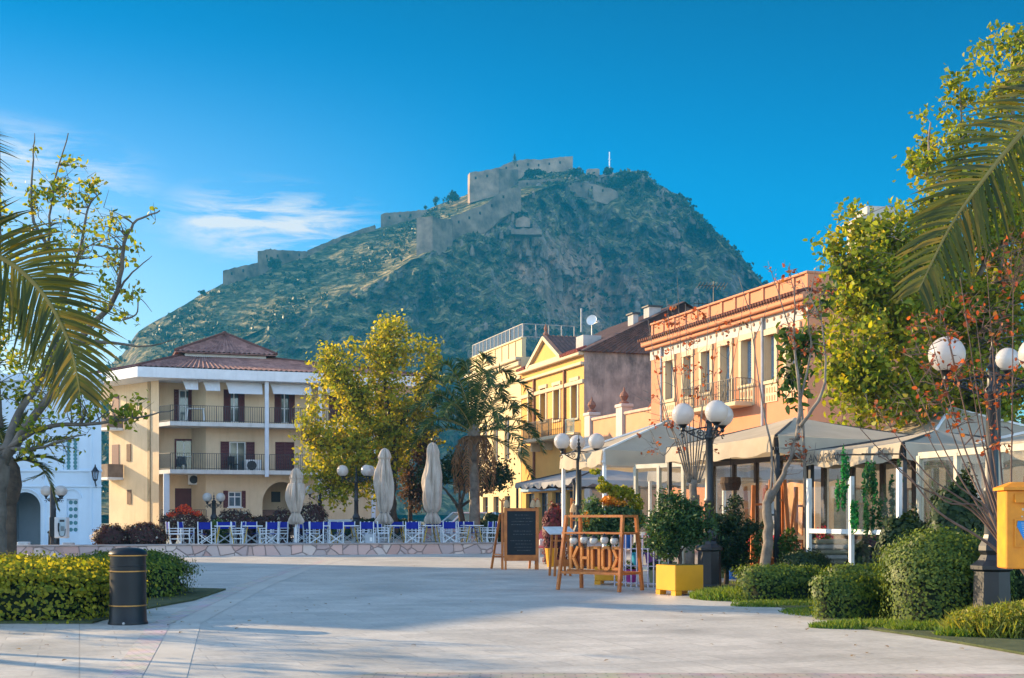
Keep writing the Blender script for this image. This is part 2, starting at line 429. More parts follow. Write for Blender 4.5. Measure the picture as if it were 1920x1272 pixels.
g = MB(); g.slab([(-6000,-200),(6000,-200),(6000,9000),(-6000,9000)], -0.4, -0.02)
tag(g.build('ground', ground_mat()), kind='structure')
pv = MB(); pv.slab([(-70,-30),(70,-30),(70,140),(-70,140)], -0.015, 0.0)
tag(pv.build('plaza_paving', paving), kind='structure')
# inlaid strip of small rose pavers, with a paler band beside it
def strip_mesh(path, w, z, off=0.0):
    mb = MB(); vs = []
    path = [Vector((*p, 0)) for p in path]
    for i, p in enumerate(path):
        d = (path[min(i+1, len(path)-1)] - path[max(i-1, 0)]).normalized(); nrm = Vector((d.y, -d.x, 0))
        vs += [p + nrm*(off - w/2), p + nrm*(off + w/2)]
    vs = [(v.x, v.y, z) for v in vs]
    return mb.add(vs, [(2*i, 2*i+1, 2*i+3, 2*i+2) for i in range(len(path)-1)])
def small_brick(name, c1, c2, mor, w, h):
    m, nt, b, out = mat_base(name)
    N = nt.nodes.new; L = nt.links.new
    t = N('ShaderNodeTexCoord'); br = N('ShaderNodeTexBrick')
    br.inputs['Scale'].default_value = 1; br.inputs['Brick Width'].default_value = w; br.inputs['Row Height'].default_value = h; br.inputs['Mortar Size'].default_value = 0.008
    br.inputs['Color1'].default_value = (*c1,1); br.inputs['Color2'].default_value = (*c2,1); br.inputs['Mortar'].default_value = (*mor,1)
    L(t.outputs['Object'], br.inputs['Vector'])
    n = N('ShaderNodeTexNoise'); n.inputs['Scale'].default_value = 3; n.inputs['Detail'].default_value = 8; L(t.outputs['Object'], n.inputs['Vector'])
    mx = N('ShaderNodeMix'); mx.data_type = 'RGBA'; mx.blend_type = 'MULTIPLY'; mx.inputs[0].default_value = 0.7
    L(br.outputs['Color'], mx.inputs[6]); L(n.outputs['Color'], mx.inputs[7])
    hs_ = N('ShaderNodeHueSaturation'); hs_.inputs['Saturation'].default_value = 0.8; hs_.inputs['Value'].default_value = 1.5; L(mx.outputs[2], hs_.inputs['Color'])
    L(hs_.outputs[0], b.inputs['Base Color']); b.inputs['Roughness'].default_value = 0.65
    return m
path = [(-2.6,7.0),(-3.6,11.9),(-4.95,18),(-5.85,28),(-6.3,36),(-6.5,46)]
tag(strip_mesh(path, 0.30, 0.004).build('rose_paver_strip', small_brick('rose_pavers', (0.52,0.43,0.36), (0.45,0.37,0.31), (0.34,0.29,0.25), 0.1, 0.1)), kind='structure')
tag(strip_mesh(path, 0.40, 0.004, 0.36).build('pale_paver_strip', mat('pale_pavers', (0.53,0.49,0.42), 0.6, 0.12, 1.2, 0.2)), kind='structure')
fp = MB(); fp.slab([(-30,2),(30,2),(30,11.9),(6,12.2),(-1.3,12.35),(-2.0,11.2)], 0.0, 0.004)
tag(fp.build('rose_paver_border', small_brick('rose_pavers_2', (0.38,0.29,0.23), (0.30,0.24,0.20), (0.2,0.17,0.14), 0.2, 0.1)), kind='structure')

# rubble stone wall with a coping
def rubble_mat(name, cs, scale, edge=0.05):
    m, nt, b, out = mat_base(name)
    N = nt.nodes.new; L = nt.links.new
    t = N('ShaderNodeTexCoord'); n0 = N('ShaderNodeTexNoise'); n0.inputs['Scale'].default_value = 1.5
    L(t.outputs['Object'], n0.inputs['Vector'])
    ad = N('ShaderNodeMix'); ad.data_type = 'RGBA'; ad.inputs[0].default_value = 0.12; L(t.outputs['Object'], ad.inputs[6]); L(n0.outputs['Color'], ad.inputs[7])
    v = N('ShaderNodeTexVoronoi'); v.inputs['Scale'].default_value = scale; L(ad.outputs[2], v.inputs['Vector'])
    e = N('ShaderNodeTexVoronoi'); e.feature = 'DISTANCE_TO_EDGE'; e.inputs['Scale'].default_value = scale; L(ad.outputs[2], e.inputs['Vector'])
    r = N('ShaderNodeValToRGB'); el = r.color_ramp.elements
    while len(el) < len(cs): el.new(0.5)
    for i, c in enumerate(cs): el[i].position = i/(len(cs)-1); el[i].color = (*c, 1)
    sp = N('ShaderNodeSeparateColor'); L(v.outputs['Color'], sp.inputs[0]); L(sp.outputs[0], r.inputs[0])
    er = N('ShaderNodeMapRange'); er.inputs[1].default_value = 0.0; er.inputs[2].default_value = edge; L(e.outputs['Distance'], er.inputs[0])
    mx = N('ShaderNodeMix'); mx.data_type = 'RGBA'; L(er.outputs[0], mx.inputs[0]); mx.inputs[6].default_value = (0.24,0.18,0.165,1); L(r.outputs[0], mx.inputs[7])
    L(mx.outputs[2], b.inputs['Base Color']); b.inputs['Roughness'].default_value = 0.85
    bp = N('ShaderNodeBump'); bp.inputs['Distance'].default_value = 0.03; L(er.outputs[0], bp.inputs['Height']); L(bp.outputs[0], b.inputs['Normal'])
    MATS[name] = m
    return m
TZ = 0.40                                               # terrace level
w0 = G(20, 1046); w1 = Vector((-0.4, 52.95, 0))
wv = (w1 - w0); wlen = wv.length
sw = thing('stone_wall', 'low rubble wall of rose and grey stones edging the cafe terrace', 'wall', w0, math.atan2(wv.y, wv.x))
MB().box(0, wlen, 0, 0.35, 0, TZ).build('masonry', rubble_mat('rubble_stone', [(0.44,0.26,0.22),(0.60,0.48,0.42),(0.38,0.29,0.28),(0.62,0.40,0.34),(0.54,0.45,0.41)], 2.2), sw)
MB().bbox(-0.04, wlen+0.04, -0.05, 0.40, TZ, TZ+0.06, 0.015).build('coping', mat('coping_stone', (0.40,0.33,0.30), 0.8, 0.2, 3, 0.3), sw)
tr_ = MB()
tr_.M = Matrix.Translation(w0) @ Matrix.Rotation(math.atan2(wv.y, wv.x), 4, 'Z')
tr_.slab([(4.4,0.36),(wlen,0.36),(wlen+1,16),(6,16)], 0.005, TZ)
tag(tr_.build('terrace_floor', paving), kind='structure')
# planting bed on the right
edge = [(1318,1113),(1420,1133),(1530,1150),(1560,1172),(1690,1190),(1800,1208),(1920,1229),(2150,1275)]
ep = [G(*e) for e in edge]
bd = MB(); poly = [(p.x, p.y) for p in ep] + [(14,13),(14,29),(5.0,29.5),(4.0,27)]
bd.slab(poly, 0.004, 0.03)
tag(bd.build('planting_bed', mat('bed_soil', (0.075,0.085,0.03), 0.95, 0.3, 4, 0.8, 30, col2=(0.03,0.045,0.014))), kind='structure')
lb = MB(); lb.slab([(-5.9,18.0),(-6.0,20.2),(-5.7,23.0),(-5.9,26.4),(-12,29),(-14,28),(-12,18.0)], 0.004, 0.03)
tag(lb.build('planting_bed', MATS['bed_soil']), kind='structure')

# ---------------------------------------------------------------- the hill
SIL = [(-900,905),(-500,885),(-200,850),(0,800),(120,745),(200,690),(232,662),(258,622),(290,602),(335,577),(380,551),(420,531),(482,512),(575,478),(640,448),(700,431),(760,410),(820,386),(870,368),(880,362),(935,345),(1000,322),(1075,318),(1100,328),(1150,329),(1195,324),(1208,332),(1222,352),(1245,358),(1283,367),(1302,405),(1350,440),(1390,480),(1430,532),(1470,585),(1560,670),(1700,770),(1900,850),(2300,900),(2900,930)]
SPUR = [(-900,915),(-200,880),(0,850),(120,800),(232,735),(300,705),(420,648),(520,603),(620,560),(700,527),(770,482),(850,448),(920,405),(975,372),(1050,345),(1100,336),(1150,333),(1208,335),(1300,407),(1430,535),(1560,673),(1900,852),(2900,932)]
D_SIL = [(-900,600),(0,600),(260,610),(400,645),(575,705),(760,765),(880,790),(1075,805),(1200,790),(1300,770),(1430,745),(1900,720),(2900,700)]
D_SPUR = [(-900,480),(0,490),(260,520),(420,560),(620,615),(800,655),(975,700),(1100,770),(1200,775),(1300,760),(1430,738),(1900,700),(2900,690)]
def ip(tab, x):
    xs = [a for a, _ in tab]; ys = [b for _, b in tab]
    return float(np.interp(x, xs, ys))
def hill_D(px, py):
    s, k = ip(SIL, px), ip(SPUR, px); ds, dk = ip(D_SIL, px), ip(D_SPUR, px)
    if py <= k: return dk + (ds-dk) * min(max((k-py)/max(k-s, 0.5), 0), 1)
    t = (py-k)/max(960-k, 1)
    return dk - 190*t**1.1 * (1 if px < 1900 else 0.6)
def hill_wobble(px, py, D, x):
    z = (HY-py)/F*D
    n1 = noise.fractal(Vector((x/55, D/90, z/55)), 0.9, 2.1, 5)
    n2 = noise.ridged_multi_fractal(Vector((x/22+7, D/70, z/48)), 0.9, 2.1, 4, 1.0, 2.0) - 1.2
    n3 = noise.fractal(Vector((x/6, D/18, z/6)), 0.8, 2.1, 3)
    return n1, n2, n3
pxs = np.arange(-420, 2601, 5.0)
rows = 130
hv = []; hf = []
for i, px in enumerate(pxs):
    s, k = ip(SIL, px), ip(SPUR, px)
    ys = list(np.linspace(966, k, 110, endpoint=False)) + list(np.linspace(k, s, 54))
    for j, py in enumerate(ys):
        D = hill_D(px, py); x = (px-960)/F*D
        n1, n2, n3 = hill_wobble(px, py, D, x)
        above = py <= k
        am = min(1, (966-py)/60)
        if above: dD = am*(6*n1 + 4*n2 + 4*n3)
        else: dD = am*(18*n1 - 18*n2 + 7*n3)
        rough_edge = 1.0 if j < 163 else 0.4
        dz = (0.8*n3 + 1.0*n1)*am*rough_edge
        D2 = D + dD
        p = P(px, py, D2)
        hv.append((p.x, p.y, p.z + dz))
    pt = hv[-1]
    for q in range(1, 9):                               # the far side falls away
        hv.append((pt[0]*(1+0.06*q), pt[1]+28*q, pt[2]*(1-(q/8)**1.2)))
nr = 110+54+8
for i in range(len(pxs)-1):
    for j in range(nr-1):
        a = i*nr+j
        hf.append((a, a+nr, a+nr+1, a+1))
def hill_mat():
    m, nt, b, out = mat_base('hillside')
    N = nt.nodes.new; L = nt.links.new
    t = N('ShaderNodeTexCoord'); g = N('ShaderNodeNewGeometry')
    sx = N('ShaderNodeSeparateXYZ'); L(g.outputs['True Normal'], sx.inputs[0])
    def nz_(sc, det, sq=(1,1,1), ro=0.6):
        mp = N('ShaderNodeMapping'); mp.inputs['Scale'].default_value = sq; L(t.outputs['Object'], mp.inputs[0])
        n = N('ShaderNodeTexNoise'); n.inputs['Scale'].default_value = sc; n.inputs['Detail'].default_value = det; n.inputs['Roughness'].default_value = ro
        L(mp.outputs[0], n.inputs['Vector']); return n
    rock = N('ShaderNodeValToRGB'); e = rock.color_ramp.elements
    e[0].position = 0.32; e[0].color = (0.025,0.023,0.022,1); e[1].position = 0.70; e[1].color = (0.34,0.27,0.22,1); e.new(0.5).color = (0.10,0.082,0.072,1)
    L(nz_(0.075, 10, (1,1,0.45), 0.68).outputs['Fac'], rock.inputs[0])
    veg = N('ShaderNodeValToRGB'); e = veg.color_ramp.elements
    e[0].position = 0.34; e[0].color = (0.014,0.024,0.010,1); e[1].position = 0.64; e[1].color = (0.42,0.30,0.13,1); e.new(0.50).color = (0.12,0.105,0.04,1)
    L(nz_(0.16, 9, (1,1,1.3), 0.66).outputs['Fac'], veg.inputs[0])
    # bare rock where the face stands steep
    st = N('ShaderNodeMapRange'); st.inputs[1].default_value = 0.80; st.inputs[2].default_value = 0.58; L(sx.outputs['Z'], st.inputs[0])
    nn = nz_(0.05, 8)
    sb = N('ShaderNodeMapRange'); sb.inputs[1].default_value = 0.40; sb.inputs[2].default_value = 0.58; sb.inputs[3].default_value = 0.15; L(nn.outputs['Fac'], sb.inputs[0])
    mu = N('ShaderNodeMath'); mu.operation = 'MULTIPLY'; L(st.outputs[0], mu.inputs[0]); L(sb.outputs[0], mu.inputs[1])
    mx = N('ShaderNodeMix'); mx.data_type = 'RGBA'; L(mu.outputs[0], mx.inputs[0]); L(veg.outputs[0], mx.inputs[6]); L(rock.outputs[0], mx.inputs[7])
    # the broad bare crag below the summit
    gm_ = N('ShaderNodeMapping'); gm_.vector_type = 'POINT'; L(t.outputs['Object'], gm_.inputs[0])
    sb2 = N('ShaderNodeVectorMath'); sb2.operation = 'SUBTRACT'; sb2.inputs[1].default_value = (34, 735, 128); L(t.outputs['Object'], sb2.inputs[0])
    dv2 = N('ShaderNodeVectorMath'); dv2.operation = 'DIVIDE'; dv2.inputs[1].default_value = (52, 200, 42); L(sb2.outputs[0], dv2.inputs[0])
    ln2 = N('ShaderNodeVectorMath'); ln2.operation = 'LENGTH'; L(dv2.outputs[0], ln2.inputs[0])
    nc = nz_(0.045, 9, (1,1,0.6), 0.7)
    ad3 = N('ShaderNodeMath'); ad3.operation = 'MULTIPLY_ADD'; L(nc.outputs['Fac'], ad3.inputs[0]); ad3.inputs[1].default_value = 2.4; L(ln2.outputs['Value'], ad3.inputs[2])
    cr2_ = N('ShaderNodeMapRange'); cr2_.inputs[1].default_value = 2.05; cr2_.inputs[2].default_value = 1.65; L(ad3.outputs[0], cr2_.inputs[0])
    crag = N('ShaderNodeValToRGB'); e = crag.color_ramp.elements
    e[0].position = 0.36; e[0].color = (0.08,0.052,0.036,1); e[1].position = 0.66; e[1].color = (0.56,0.33,0.20,1)
    L(nz_(0.11, 10, (1.3,1,0.35), 0.7).outputs['Fac'], crag.inputs[0])
    mxc = N('ShaderNodeMix'); mxc.data_type = 'RGBA'; L(cr2_.outputs[0], mxc.inputs[0]); L(mx.outputs[2], mxc.inputs[6]); L(crag.outputs[0], mxc.inputs[7]); mx = mxc
    # bushes: dark dots
    v = N('ShaderNodeTexVoronoi'); v.inputs['Scale'].default_value = 0.22; L(t.outputs['Object'], v.inputs['Vector'])
    vr = N('ShaderNodeMapRange'); vr.inputs[1].default_value = 0.42; vr.inputs[2].default_value = 0.26; vr.inputs[4].default_value = 0.8; L(v.outputs['Distance'], vr.inputs[0])
    vm = N('ShaderNodeMath'); vm.operation = 'MULTIPLY'; L(vr.outputs[0], vm.inputs[0])
    nb = nz_(0.03, 4); nbr = N('ShaderNodeMapRange'); nbr.inputs[1].default_value = 0.42; nbr.inputs[2].default_value = 0.56; L(nb.outputs['Fac'], nbr.inputs[0]); L(nbr.outputs[0], vm.inputs[1])
    m2 = N('ShaderNodeMix'); m2.data_type = 'RGBA'; L(vm.outputs[0], m2.inputs[0]); L(mx.outputs[2], m2.inputs[6]); m2.inputs[7].default_value = (0.025,0.04,0.015,1)
    L(m2.outputs[2], b.inputs['Base Color']); b.inputs['Roughness'].default_value = 0.95; b.inputs['Specular IOR Level'].default_value = 0.1
    bp = N('ShaderNodeBump'); bp.inputs['Strength'].default_value = 1.0; bp.inputs['Distance'].default_value = 2.0
    L(nz_(0.2, 10, (1,1,0.7), 0.7).outputs['Fac'], bp.inputs['Height']); L(bp.outputs[0], b.inputs['Normal'])
    return m
hm = MB(); hm.v = hv; hm.f = hf; hm.mi = [0]*len(hf)
tag(hm.build('hill', hill_mat()), kind='structure')

# ---------------------------------------------------------------- the fortress on the hill
fort = thing('hilltop_fortress', 'old stone fortress with bastions and long walls crowning the hill', 'fortress', P(960, 330, 790))
fstone = mat('fortress_stone', (0.33,0.225,0.15), 0.95, 0.2, 0.13, 1.0, 0.6, col2=(0.07,0.048,0.034), stain=0.6, stain_col=(0.10,0.085,0.07))
fstone2 = mat('fortress_stone_rosy', (0.44,0.29,0.19), 0.95, 0.2, 0.13, 1.0, 0.6, col2=(0.13,0.085,0.058), stain=0.6, stain_col=(0.12,0.1,0.085))
def fort_wall(name, pts, thick=7.0, lift=3.0, m=None, Ds=None, bury=5.0):
    """pts: (px, ytop, ybottom) along the wall; it stands a little in front of the slope and is thick"""
    mb = MB(); base = Vector(fort.location)
    ring = []
    Dl = [(Ds[i] if Ds else hill_D(p_[0], p_[2])) for i, p_ in enumerate(pts)]
    fine = []
    rj = random.Random(int(pts[0][0]*7+pts[0][1]))
    for i in range(len(pts)-1):
        k = max(1, int(abs(pts[i+1][0]-pts[i][0])/5))
        for q in range(k + (i == len(pts)-2)):
            f = q/k; jt = rj.uniform(-1.1, 0.9) if 0 < f < 1 else 0
            fine.append(tuple(pts[i][c]+(pts[i+1][c]-pts[i][c])*f + (jt if c == 1 else 0) for c in range(3)) + (Dl[i]+(Dl[i+1]-Dl[i])*f,))
    pts = fine
    for i, (px, a, b_, D) in enumerate(pts):
        D = D - lift
        t = P(px, a, D); o = P(px, b_ + 0.3*bury, D - 1.0)
        o = o - Vector((0, 0, bury))
        tb = t + Vector((0, thick, 0)); ob = Vector((o.x, o.y + thick + 2, o.z))
        ring.append([t - base, o - base, ob - base, tb - base])
    vs = [p for r4 in ring for p in r4]; fs = []
    for i in range(len(ring)-1):
        for k in range(4):
            fs.append((i*4+k, i*4+(k+1)%4, i*4+4+(k+1)%4, i*4+4+k))
    fs.append((0,3,2,1)); e = (len(ring)-1)*4; fs.append((e, e+1, e+2, e+3))
    mb.add(vs, fs)
    wo_ = mb.build(name, m or fstone, fort)
    if len(ring) > 8 and thick > 4:                     # dark gun embrasures
        em = MB()
        for i in range(3, len(ring)-3, 4):
            t_, o_ = ring[i][0], ring[i][1]; p_ = t_.lerp(o_, 0.22)
            em.box(p_.x-0.5, p_.x+0.5, p_.y-0.35, p_.y+0.8, p_.z-0.8, p_.z+0.6)
        em.build('embrasures', mat('embrasure_dark', (0.03,0.025,0.02), 0.9), wo_)['kind'] = 'stuff'
    return wo_
fort_wall('outer_bastion', [(418,508,531),(450,500,522),(483,493,513)])
fort_wall('outer_bastion', [(483,471,514),(505,468,502),(540,470,492),(576,472,480)], 12)
fort_wall('rampart', [(576,470,479),(640,443,450),(703,422,433)], 4, 2)
fort_wall('rampart', [(714,403,428),(725,399,424),(760,397,413),(800,393,402)], 5)
dT = [hill_D(790, 470)-2]*2
fort_wall('corner_tower', [(781,409,478),(811,405,481)], 16, 3, fstone2, [652, 649])
fort_wall('corner_tower_flank', [(811,406,481),(830,411,468),(848,412,452)], 16, 3, fstone, [648.7, 655, 662])
fort_wall('curtain_wall', [(845,408,452),(880,394,441),(905,385,420),(922,374,408),(938,360,392),(955,353,383),(977,351,378)], 6, 4, fstone, [668,675,680,684,690,694,700])
fort_wall('upper_bastion', [(877,329,364),(881,324,363),(908,320,356),(935,315,349)], 20, 4, fstone2, [760,755,757,760])
fort_wall('upper_bastion', [(935,316,349),(955,318,347),(972,318,346)], 16, 4, fstone, [760,766,772])
fort_wall('keep_wall', [(933,315,322),(960,303,325),(985,299,328),(1010,300,328),(1040,296,326),(1060,294,325),(1074,293,322)], 10, 3, fstone2, [790,792,794,796,798,800,802])
fort_wall('terrace_wall', [(972,340,353),(1010,337,352),(1050,335,348),(1085,342,352),(1110,345,358),(1150,356,370),(1160,362,376)], 5, 3, fstone, [742,750,756,760,764,768,770])
fort_wall('guard_house', [(1100,318,333),(1124,317,332)], 8, 3, fstone2, [786,787])
fort_wall('ruined_gatehouse', [(967,413,424),(972,409,424),(984,406,424),(994,410,424)], 5, 0.5, fstone2, [686,686,687,688], bury=0.5)
fort_wall('terrace_wall', [(958,430,437),(985,428,438),(1016,431,438)], 4, 1, fstone, [682,682,684], bury=0.5)
def far_blob(name, px, py, D, w, h, label, seed, cypress=False):
    r_ = np.random.default_rng(seed)
    root = thing(name, label, 'tree', P(px, py, D))
    s = D/F
    n = 500
    lobes = [(Vector((r_.uniform(-0.3,0.3)*w*s, r_.uniform(-0.2,0.2)*w*s, h*s*r_.uniform(0.12,0.62))), (w*s*r_.uniform(0.2,0.34), w*s*0.3, h*s*r_.uniform(0.2,0.34))) for q in range(7)]
    pts = in_blobs(lobes, n, seed, 0.3)
    if cypress: pts = r_.normal(0, 1, (n, 3))*np.array([w*s*0.2, w*s*0.2, h*s*0.28]) + np.array([0, 0, h*s*0.45])
    if cypress: pts[:, :2] *= np.clip(1.3 - pts[:, 2:3]/(h*s), 0.15, 1.2)
    leaves('crown', pts, w*s*0.16, leaf_mat('far_leaf', [(0.012,0.022,0.01),(0.03,0.045,0.016)], 0.1), root, seed, flat=True)
    MB().tube([(0,0,-1.5),(0,0,h*s*0.5)], [0.3*s*2, 0.12*s*2], 5).build('trunk', bark_dark, root)
# ---------------------------------------------------------------- leaves, twigs, trees
def np_mesh(name, V, k, mat_, parent):
    """V: (N, k, 3) one k-sided face each"""
    N_ = V.shape[0]
    me = bpy.data.meshes.new(name)
    me.vertices.add(N_*k); me.vertices.foreach_set('co', V.reshape(-1).astype(np.float32))
    me.loops.add(N_*k); me.loops.foreach_set('vertex_index', np.arange(N_*k, dtype=np.int32))
    me.polygons.add(N_); me.polygons.foreach_set('loop_start', (np.arange(N_)*k).astype(np.int32))
    try: me.polygons.foreach_set('loop_total', np.full(N_, k, dtype=np.int32))
    except Exception: pass
    me.materials.append(mat_)
    me.update(calc_edges=True); me.validate()
    o = bpy.data.objects.new(name, me); COL.objects.link(o)
    if parent is not None: o.parent = parent
    return o
def unit(a): return a / np.maximum(np.linalg.norm(a, axis=1)[:, None], 1e-9)
def leaf_verts(pts, size, seed, aspect=0.62, normals=None, nj=0.8, six=True, droop=0.0, sv=0.35):
    r_ = np.random.default_rng(seed); n = len(pts)
    nr_ = r_.normal(0, 1, (n, 3))
    if normals is not None: nr_ = normals + nj*nr_*0.7
    nr_ = unit(nr_)
    a = r_.normal(0, 1, (n, 3)); a[:, 2] -= droop
    a = unit(a - nr_*np.sum(a*nr_, axis=1)[:, None]); b_ = np.cross(nr_, a)
    sz = size*(1 - sv + 2*sv*r_.random((n, 1)))
    w = sz*aspect*0.5
    if six:
        ts = [(0,0,0),(0.32,1,0.12),(0.72,0.75,0.10),(1,0,-0.05),(0.72,-0.75,0.10),(0.32,-1,0.12)]
    else:
        ts = [(0,0,0),(0.45,1,0.08),(1,0,0),(0.45,-1,0.08)]
    V = np.stack([pts + a*sz*(t-0.4) + b_*w*s_ + nr_*sz*f for t, s_, f in ts], axis=1)
    return V
def leaves(name, pts, size, m, parent, seed=1, flat=False, **kw):
    V = leaf_verts(np.asarray(pts, float), size, seed, six=not flat, **kw)
    return np_mesh(name, V, V.shape[1], m, parent)
def in_blobs(blobs, n, seed, shell=0.0):
    r_ = np.random.default_rng(seed)
    vol = np.array([b[1][0]*b[1][1]*b[1][2] for b in blobs]); vol = vol**0.8; vol /= vol.sum()
    idx = r_.choice(len(blobs), n, p=vol)
    d = unit(r_.normal(0, 1, (n, 3))); rad = (shell + (1-shell)*r_.random((n, 1))**(1/3))
    c = np.array([list(b[0]) for b in blobs]); s = np.array([list(b[1]) for b in blobs])
    return c[idx] + d*rad*s[idx]
def smooth_path(pts, sub=4):
    pts = [Vector(p) for p in pts]
    if len(pts) < 3: return pts
    out = []
    for i in range(len(pts)-1):
        p0, p1, p2, p3 = pts[max(i-1,0)], pts[i], pts[i+1], pts[min(i+2, len(pts)-1)]
        for k in range(sub):
            t = k/sub
            out.append(0.5*((2*p1) + (p2-p0)*t + (2*p0-5*p1+4*p2-p3)*t*t + (3*p1-p0-3*p2+p3)*t**3))
    out.append(pts[-1]); return out
def make_tree(root, limbs, blobs, n_twigs, per_twig, leaf_size, lm, bark, seed, clump=0.35, twig_r=0.02, min_z=None, flat=False, sub_twigs=2, aspect=0.62, droop=0.0, leaf_name='crown', bare=0.0):
    """limbs: (points, r0, r1) relative to root; leafy twigs grow from the nearest limb to targets spread through the blobs"""
    r_ = np.random.default_rng(seed)
    tb = MB(); lp = []
    first = True; trunk = MB()
    for pts, r0, r1 in limbs:
        sp = smooth_path(pts, 5)
        wob = [Vector(p) + Vector(r_.normal(0, r0*0.12, 3)) if 0 < i < len(sp)-1 else Vector(p) for i, p in enumerate(sp)]
        rad = [r0 + (r1-r0)*(i/(len(sp)-1))**0.8 for i in range(len(sp))]
        (trunk if first else tb).tube(wob, rad, 10 if first else 7)
        for i, p in enumerate(wob):
            if not first or i > len(wob)*0.6: lp.append((p, rad[i]))
        first = False
    LP = np.array([list(p) for p, _ in lp])
    T = in_blobs(blobs, n_twigs, seed+1, 0.25)
    allp = []
    for q in range(n_twigs):
        t = T[q]
        d = np.linalg.norm(LP - t, axis=1) + 1.1*np.maximum(LP[:, 2]-t[2], 0)
        j = int(np.argmin(d + r_.random(len(d))*0.25*d.min()))
        a = Vector(LP[j]); b_ = Vector(t); L_ = (b_-a).length
        mid = a.lerp(b_, 0.5) + Vector(r_.normal(0, 0.1*L_, 3)) + Vector((0,0,0.08*L_))
        sp = smooth_path([a, mid, b_], 3)
        r0 = min(lp[j][1]*0.6, twig_r*(0.6+0.5*L_**0.5))
        tb.tube(sp, [r0 + (0.003-r0)*(i/(len(sp)-1)) for i in range(len(sp))], 4, cap=False)
        ends = [b_]
        for k in range(sub_twigs):
            i0 = r_.integers(2, len(sp)); e = sp[i0] + Vector(r_.normal(0, 0.8*clump, 3)) + Vector((0,0,0.3*clump))
            tb.tube([sp[i0], e], [0.008, 0.003], 3, cap=False); ends.append(e)
        if r_.random() < bare: continue
        k = max(1, int(per_twig*(0.4+1.2*r_.random())))
        ch = r_.integers(0, len(ends), k); tt = r_.random((k, 1))**0.7
        e = np.array([list(ends[c]) for c in ch]); s = np.array([list(sp[-2 if c == 0 else 2]) for c in ch])
        allp.append(s + (e-s)*tt + r_.normal(0, clump*0.42, (k, 3)))
    trunk.build('trunk', bark, root, smooth='all')
    tb.build('limbs', bark, root, smooth='all')
    if allp:
        pts = np.concatenate(allp)
        leaves(leaf_name, pts, leaf_size, lm, root, seed+2, flat=flat, aspect=aspect, droop=droop)

def frond_mesh(pts, leaf_len, n, seed, width=0.035, hang=0.5, rise=0.5, start=0.12, fold=0.35, up=(0,0,1), lenf=None, plume=0.0):
    """pinnate palm leaf: rachis plus folded, drooping leaflets on both sides"""
    r_ = np.random.default_rng(seed)
    sp = smooth_path(pts, 8); m_ = len(sp)
    quads = []
    for k in range(n):
        t = start + (1-start)*(k+0.5)/n
        f = t*(m_-1); i = min(int(f), m_-2); p = sp[i].lerp(sp[i+1], f-i); d = (sp[i+1]-sp[i]).normalized()
        side0 = d.cross(Vector(up)).normalized(); upv = side0.cross(d).normalized()
        L0 = leaf_len*(math.sin(math.pi*(0.12+0.80*t))**0.7 if lenf is None else lenf(t))
        for sgn in (-1, 1):
            L_ = L0*(0.85+0.3*r_.random())
            dr = (side0*sgn*1.0 + d*(0.55+0.5*t) + upv*(rise*(0.6+0.6*r_.random()) + plume*r_.normal())).normalized()
            dr = (dr + Vector(r_.normal(0, 0.06, 3))).normalized()
            wv_ = d.cross(dr).cross(dr)
            wv_ = (wv_.normalized() if wv_.length > 1e-6 else d)
            q = p.copy(); dd = dr.copy(); pr = []
            hg = hang*(0.7+0.6*r_.random())
            for s_ in range(5):
                w = width*[0.55,1,0.95,0.6,0.03][s_]
                pr.append((q - wv_*w*0.5, q + wv_*w*0.5))
                q = q + dd*(L_/4); dd = (dd + Vector((0,0,-hg/3.2))).normalized()
            for s_ in range(4):
                quads.append([pr[s_][0], pr[s_][1], pr[s_+1][1], pr[s_+1][0]])
    return sp, quads
def quads_mb(quads):
    # four quads per leaflet share their cross edges, so that each leaflet is one island
    mb = MB()
    for b in range(0, len(quads), 4):
        q = quads[b:b+4]
        vs = [q[0][0], q[0][1]] + [v for x in q for v in (x[3], x[2])]
        mb.add(vs, [(0,1,3,2),(2,3,5,4),(4,5,7,6),(6,7,9,8)])
    return mb
def palm(root, crown, fronds, lm, trunk_pts, r0, r1, leaf_len, n, width, bark, seed, hang=0.5, dead=None, dead_mat=None, rise=0.5, boot=None, plume=0.0):
    MB().tube(smooth_path(trunk_pts, 6), [r0+(r1-r0)*i/(6*(len(trunk_pts)-1)) for i in range(6*(len(trunk_pts)-1)+1)] if len(trunk_pts) > 2 else [r0, r1], 12).build('trunk', bark, root, smooth='all')
    if boot: MB().lathe(boot, 14, crown).build('crown_boss', bark, root, smooth='all')
    for i, pts in enumerate(fronds):
        isd = dead is not None and i in dead
        fup = (0,0,1)
        if isinstance(pts, tuple): pts, fup = pts
        sp, q = frond_mesh([Vector(p) for p in pts], leaf_len*(0.7 if isd else 1), n if not isd else int(n*0.6), seed+i, width, hang*(2.5 if isd else 1), rise if not isd else -0.3, up=fup, plume=plume)
        fo = quads_mb(q).build('frond', dead_mat if isd else lm, root)
        MB().tube(sp, [0.03*(1-0.85*k/(len(sp)-1))*(leaf_len/0.5)**0.5 for k in range(len(sp))], 5).build('rachis', dead_mat if isd else MATS.get('rachis_green') or mat('rachis_green', (0.25,0.2,0.05), 0.6), fo)

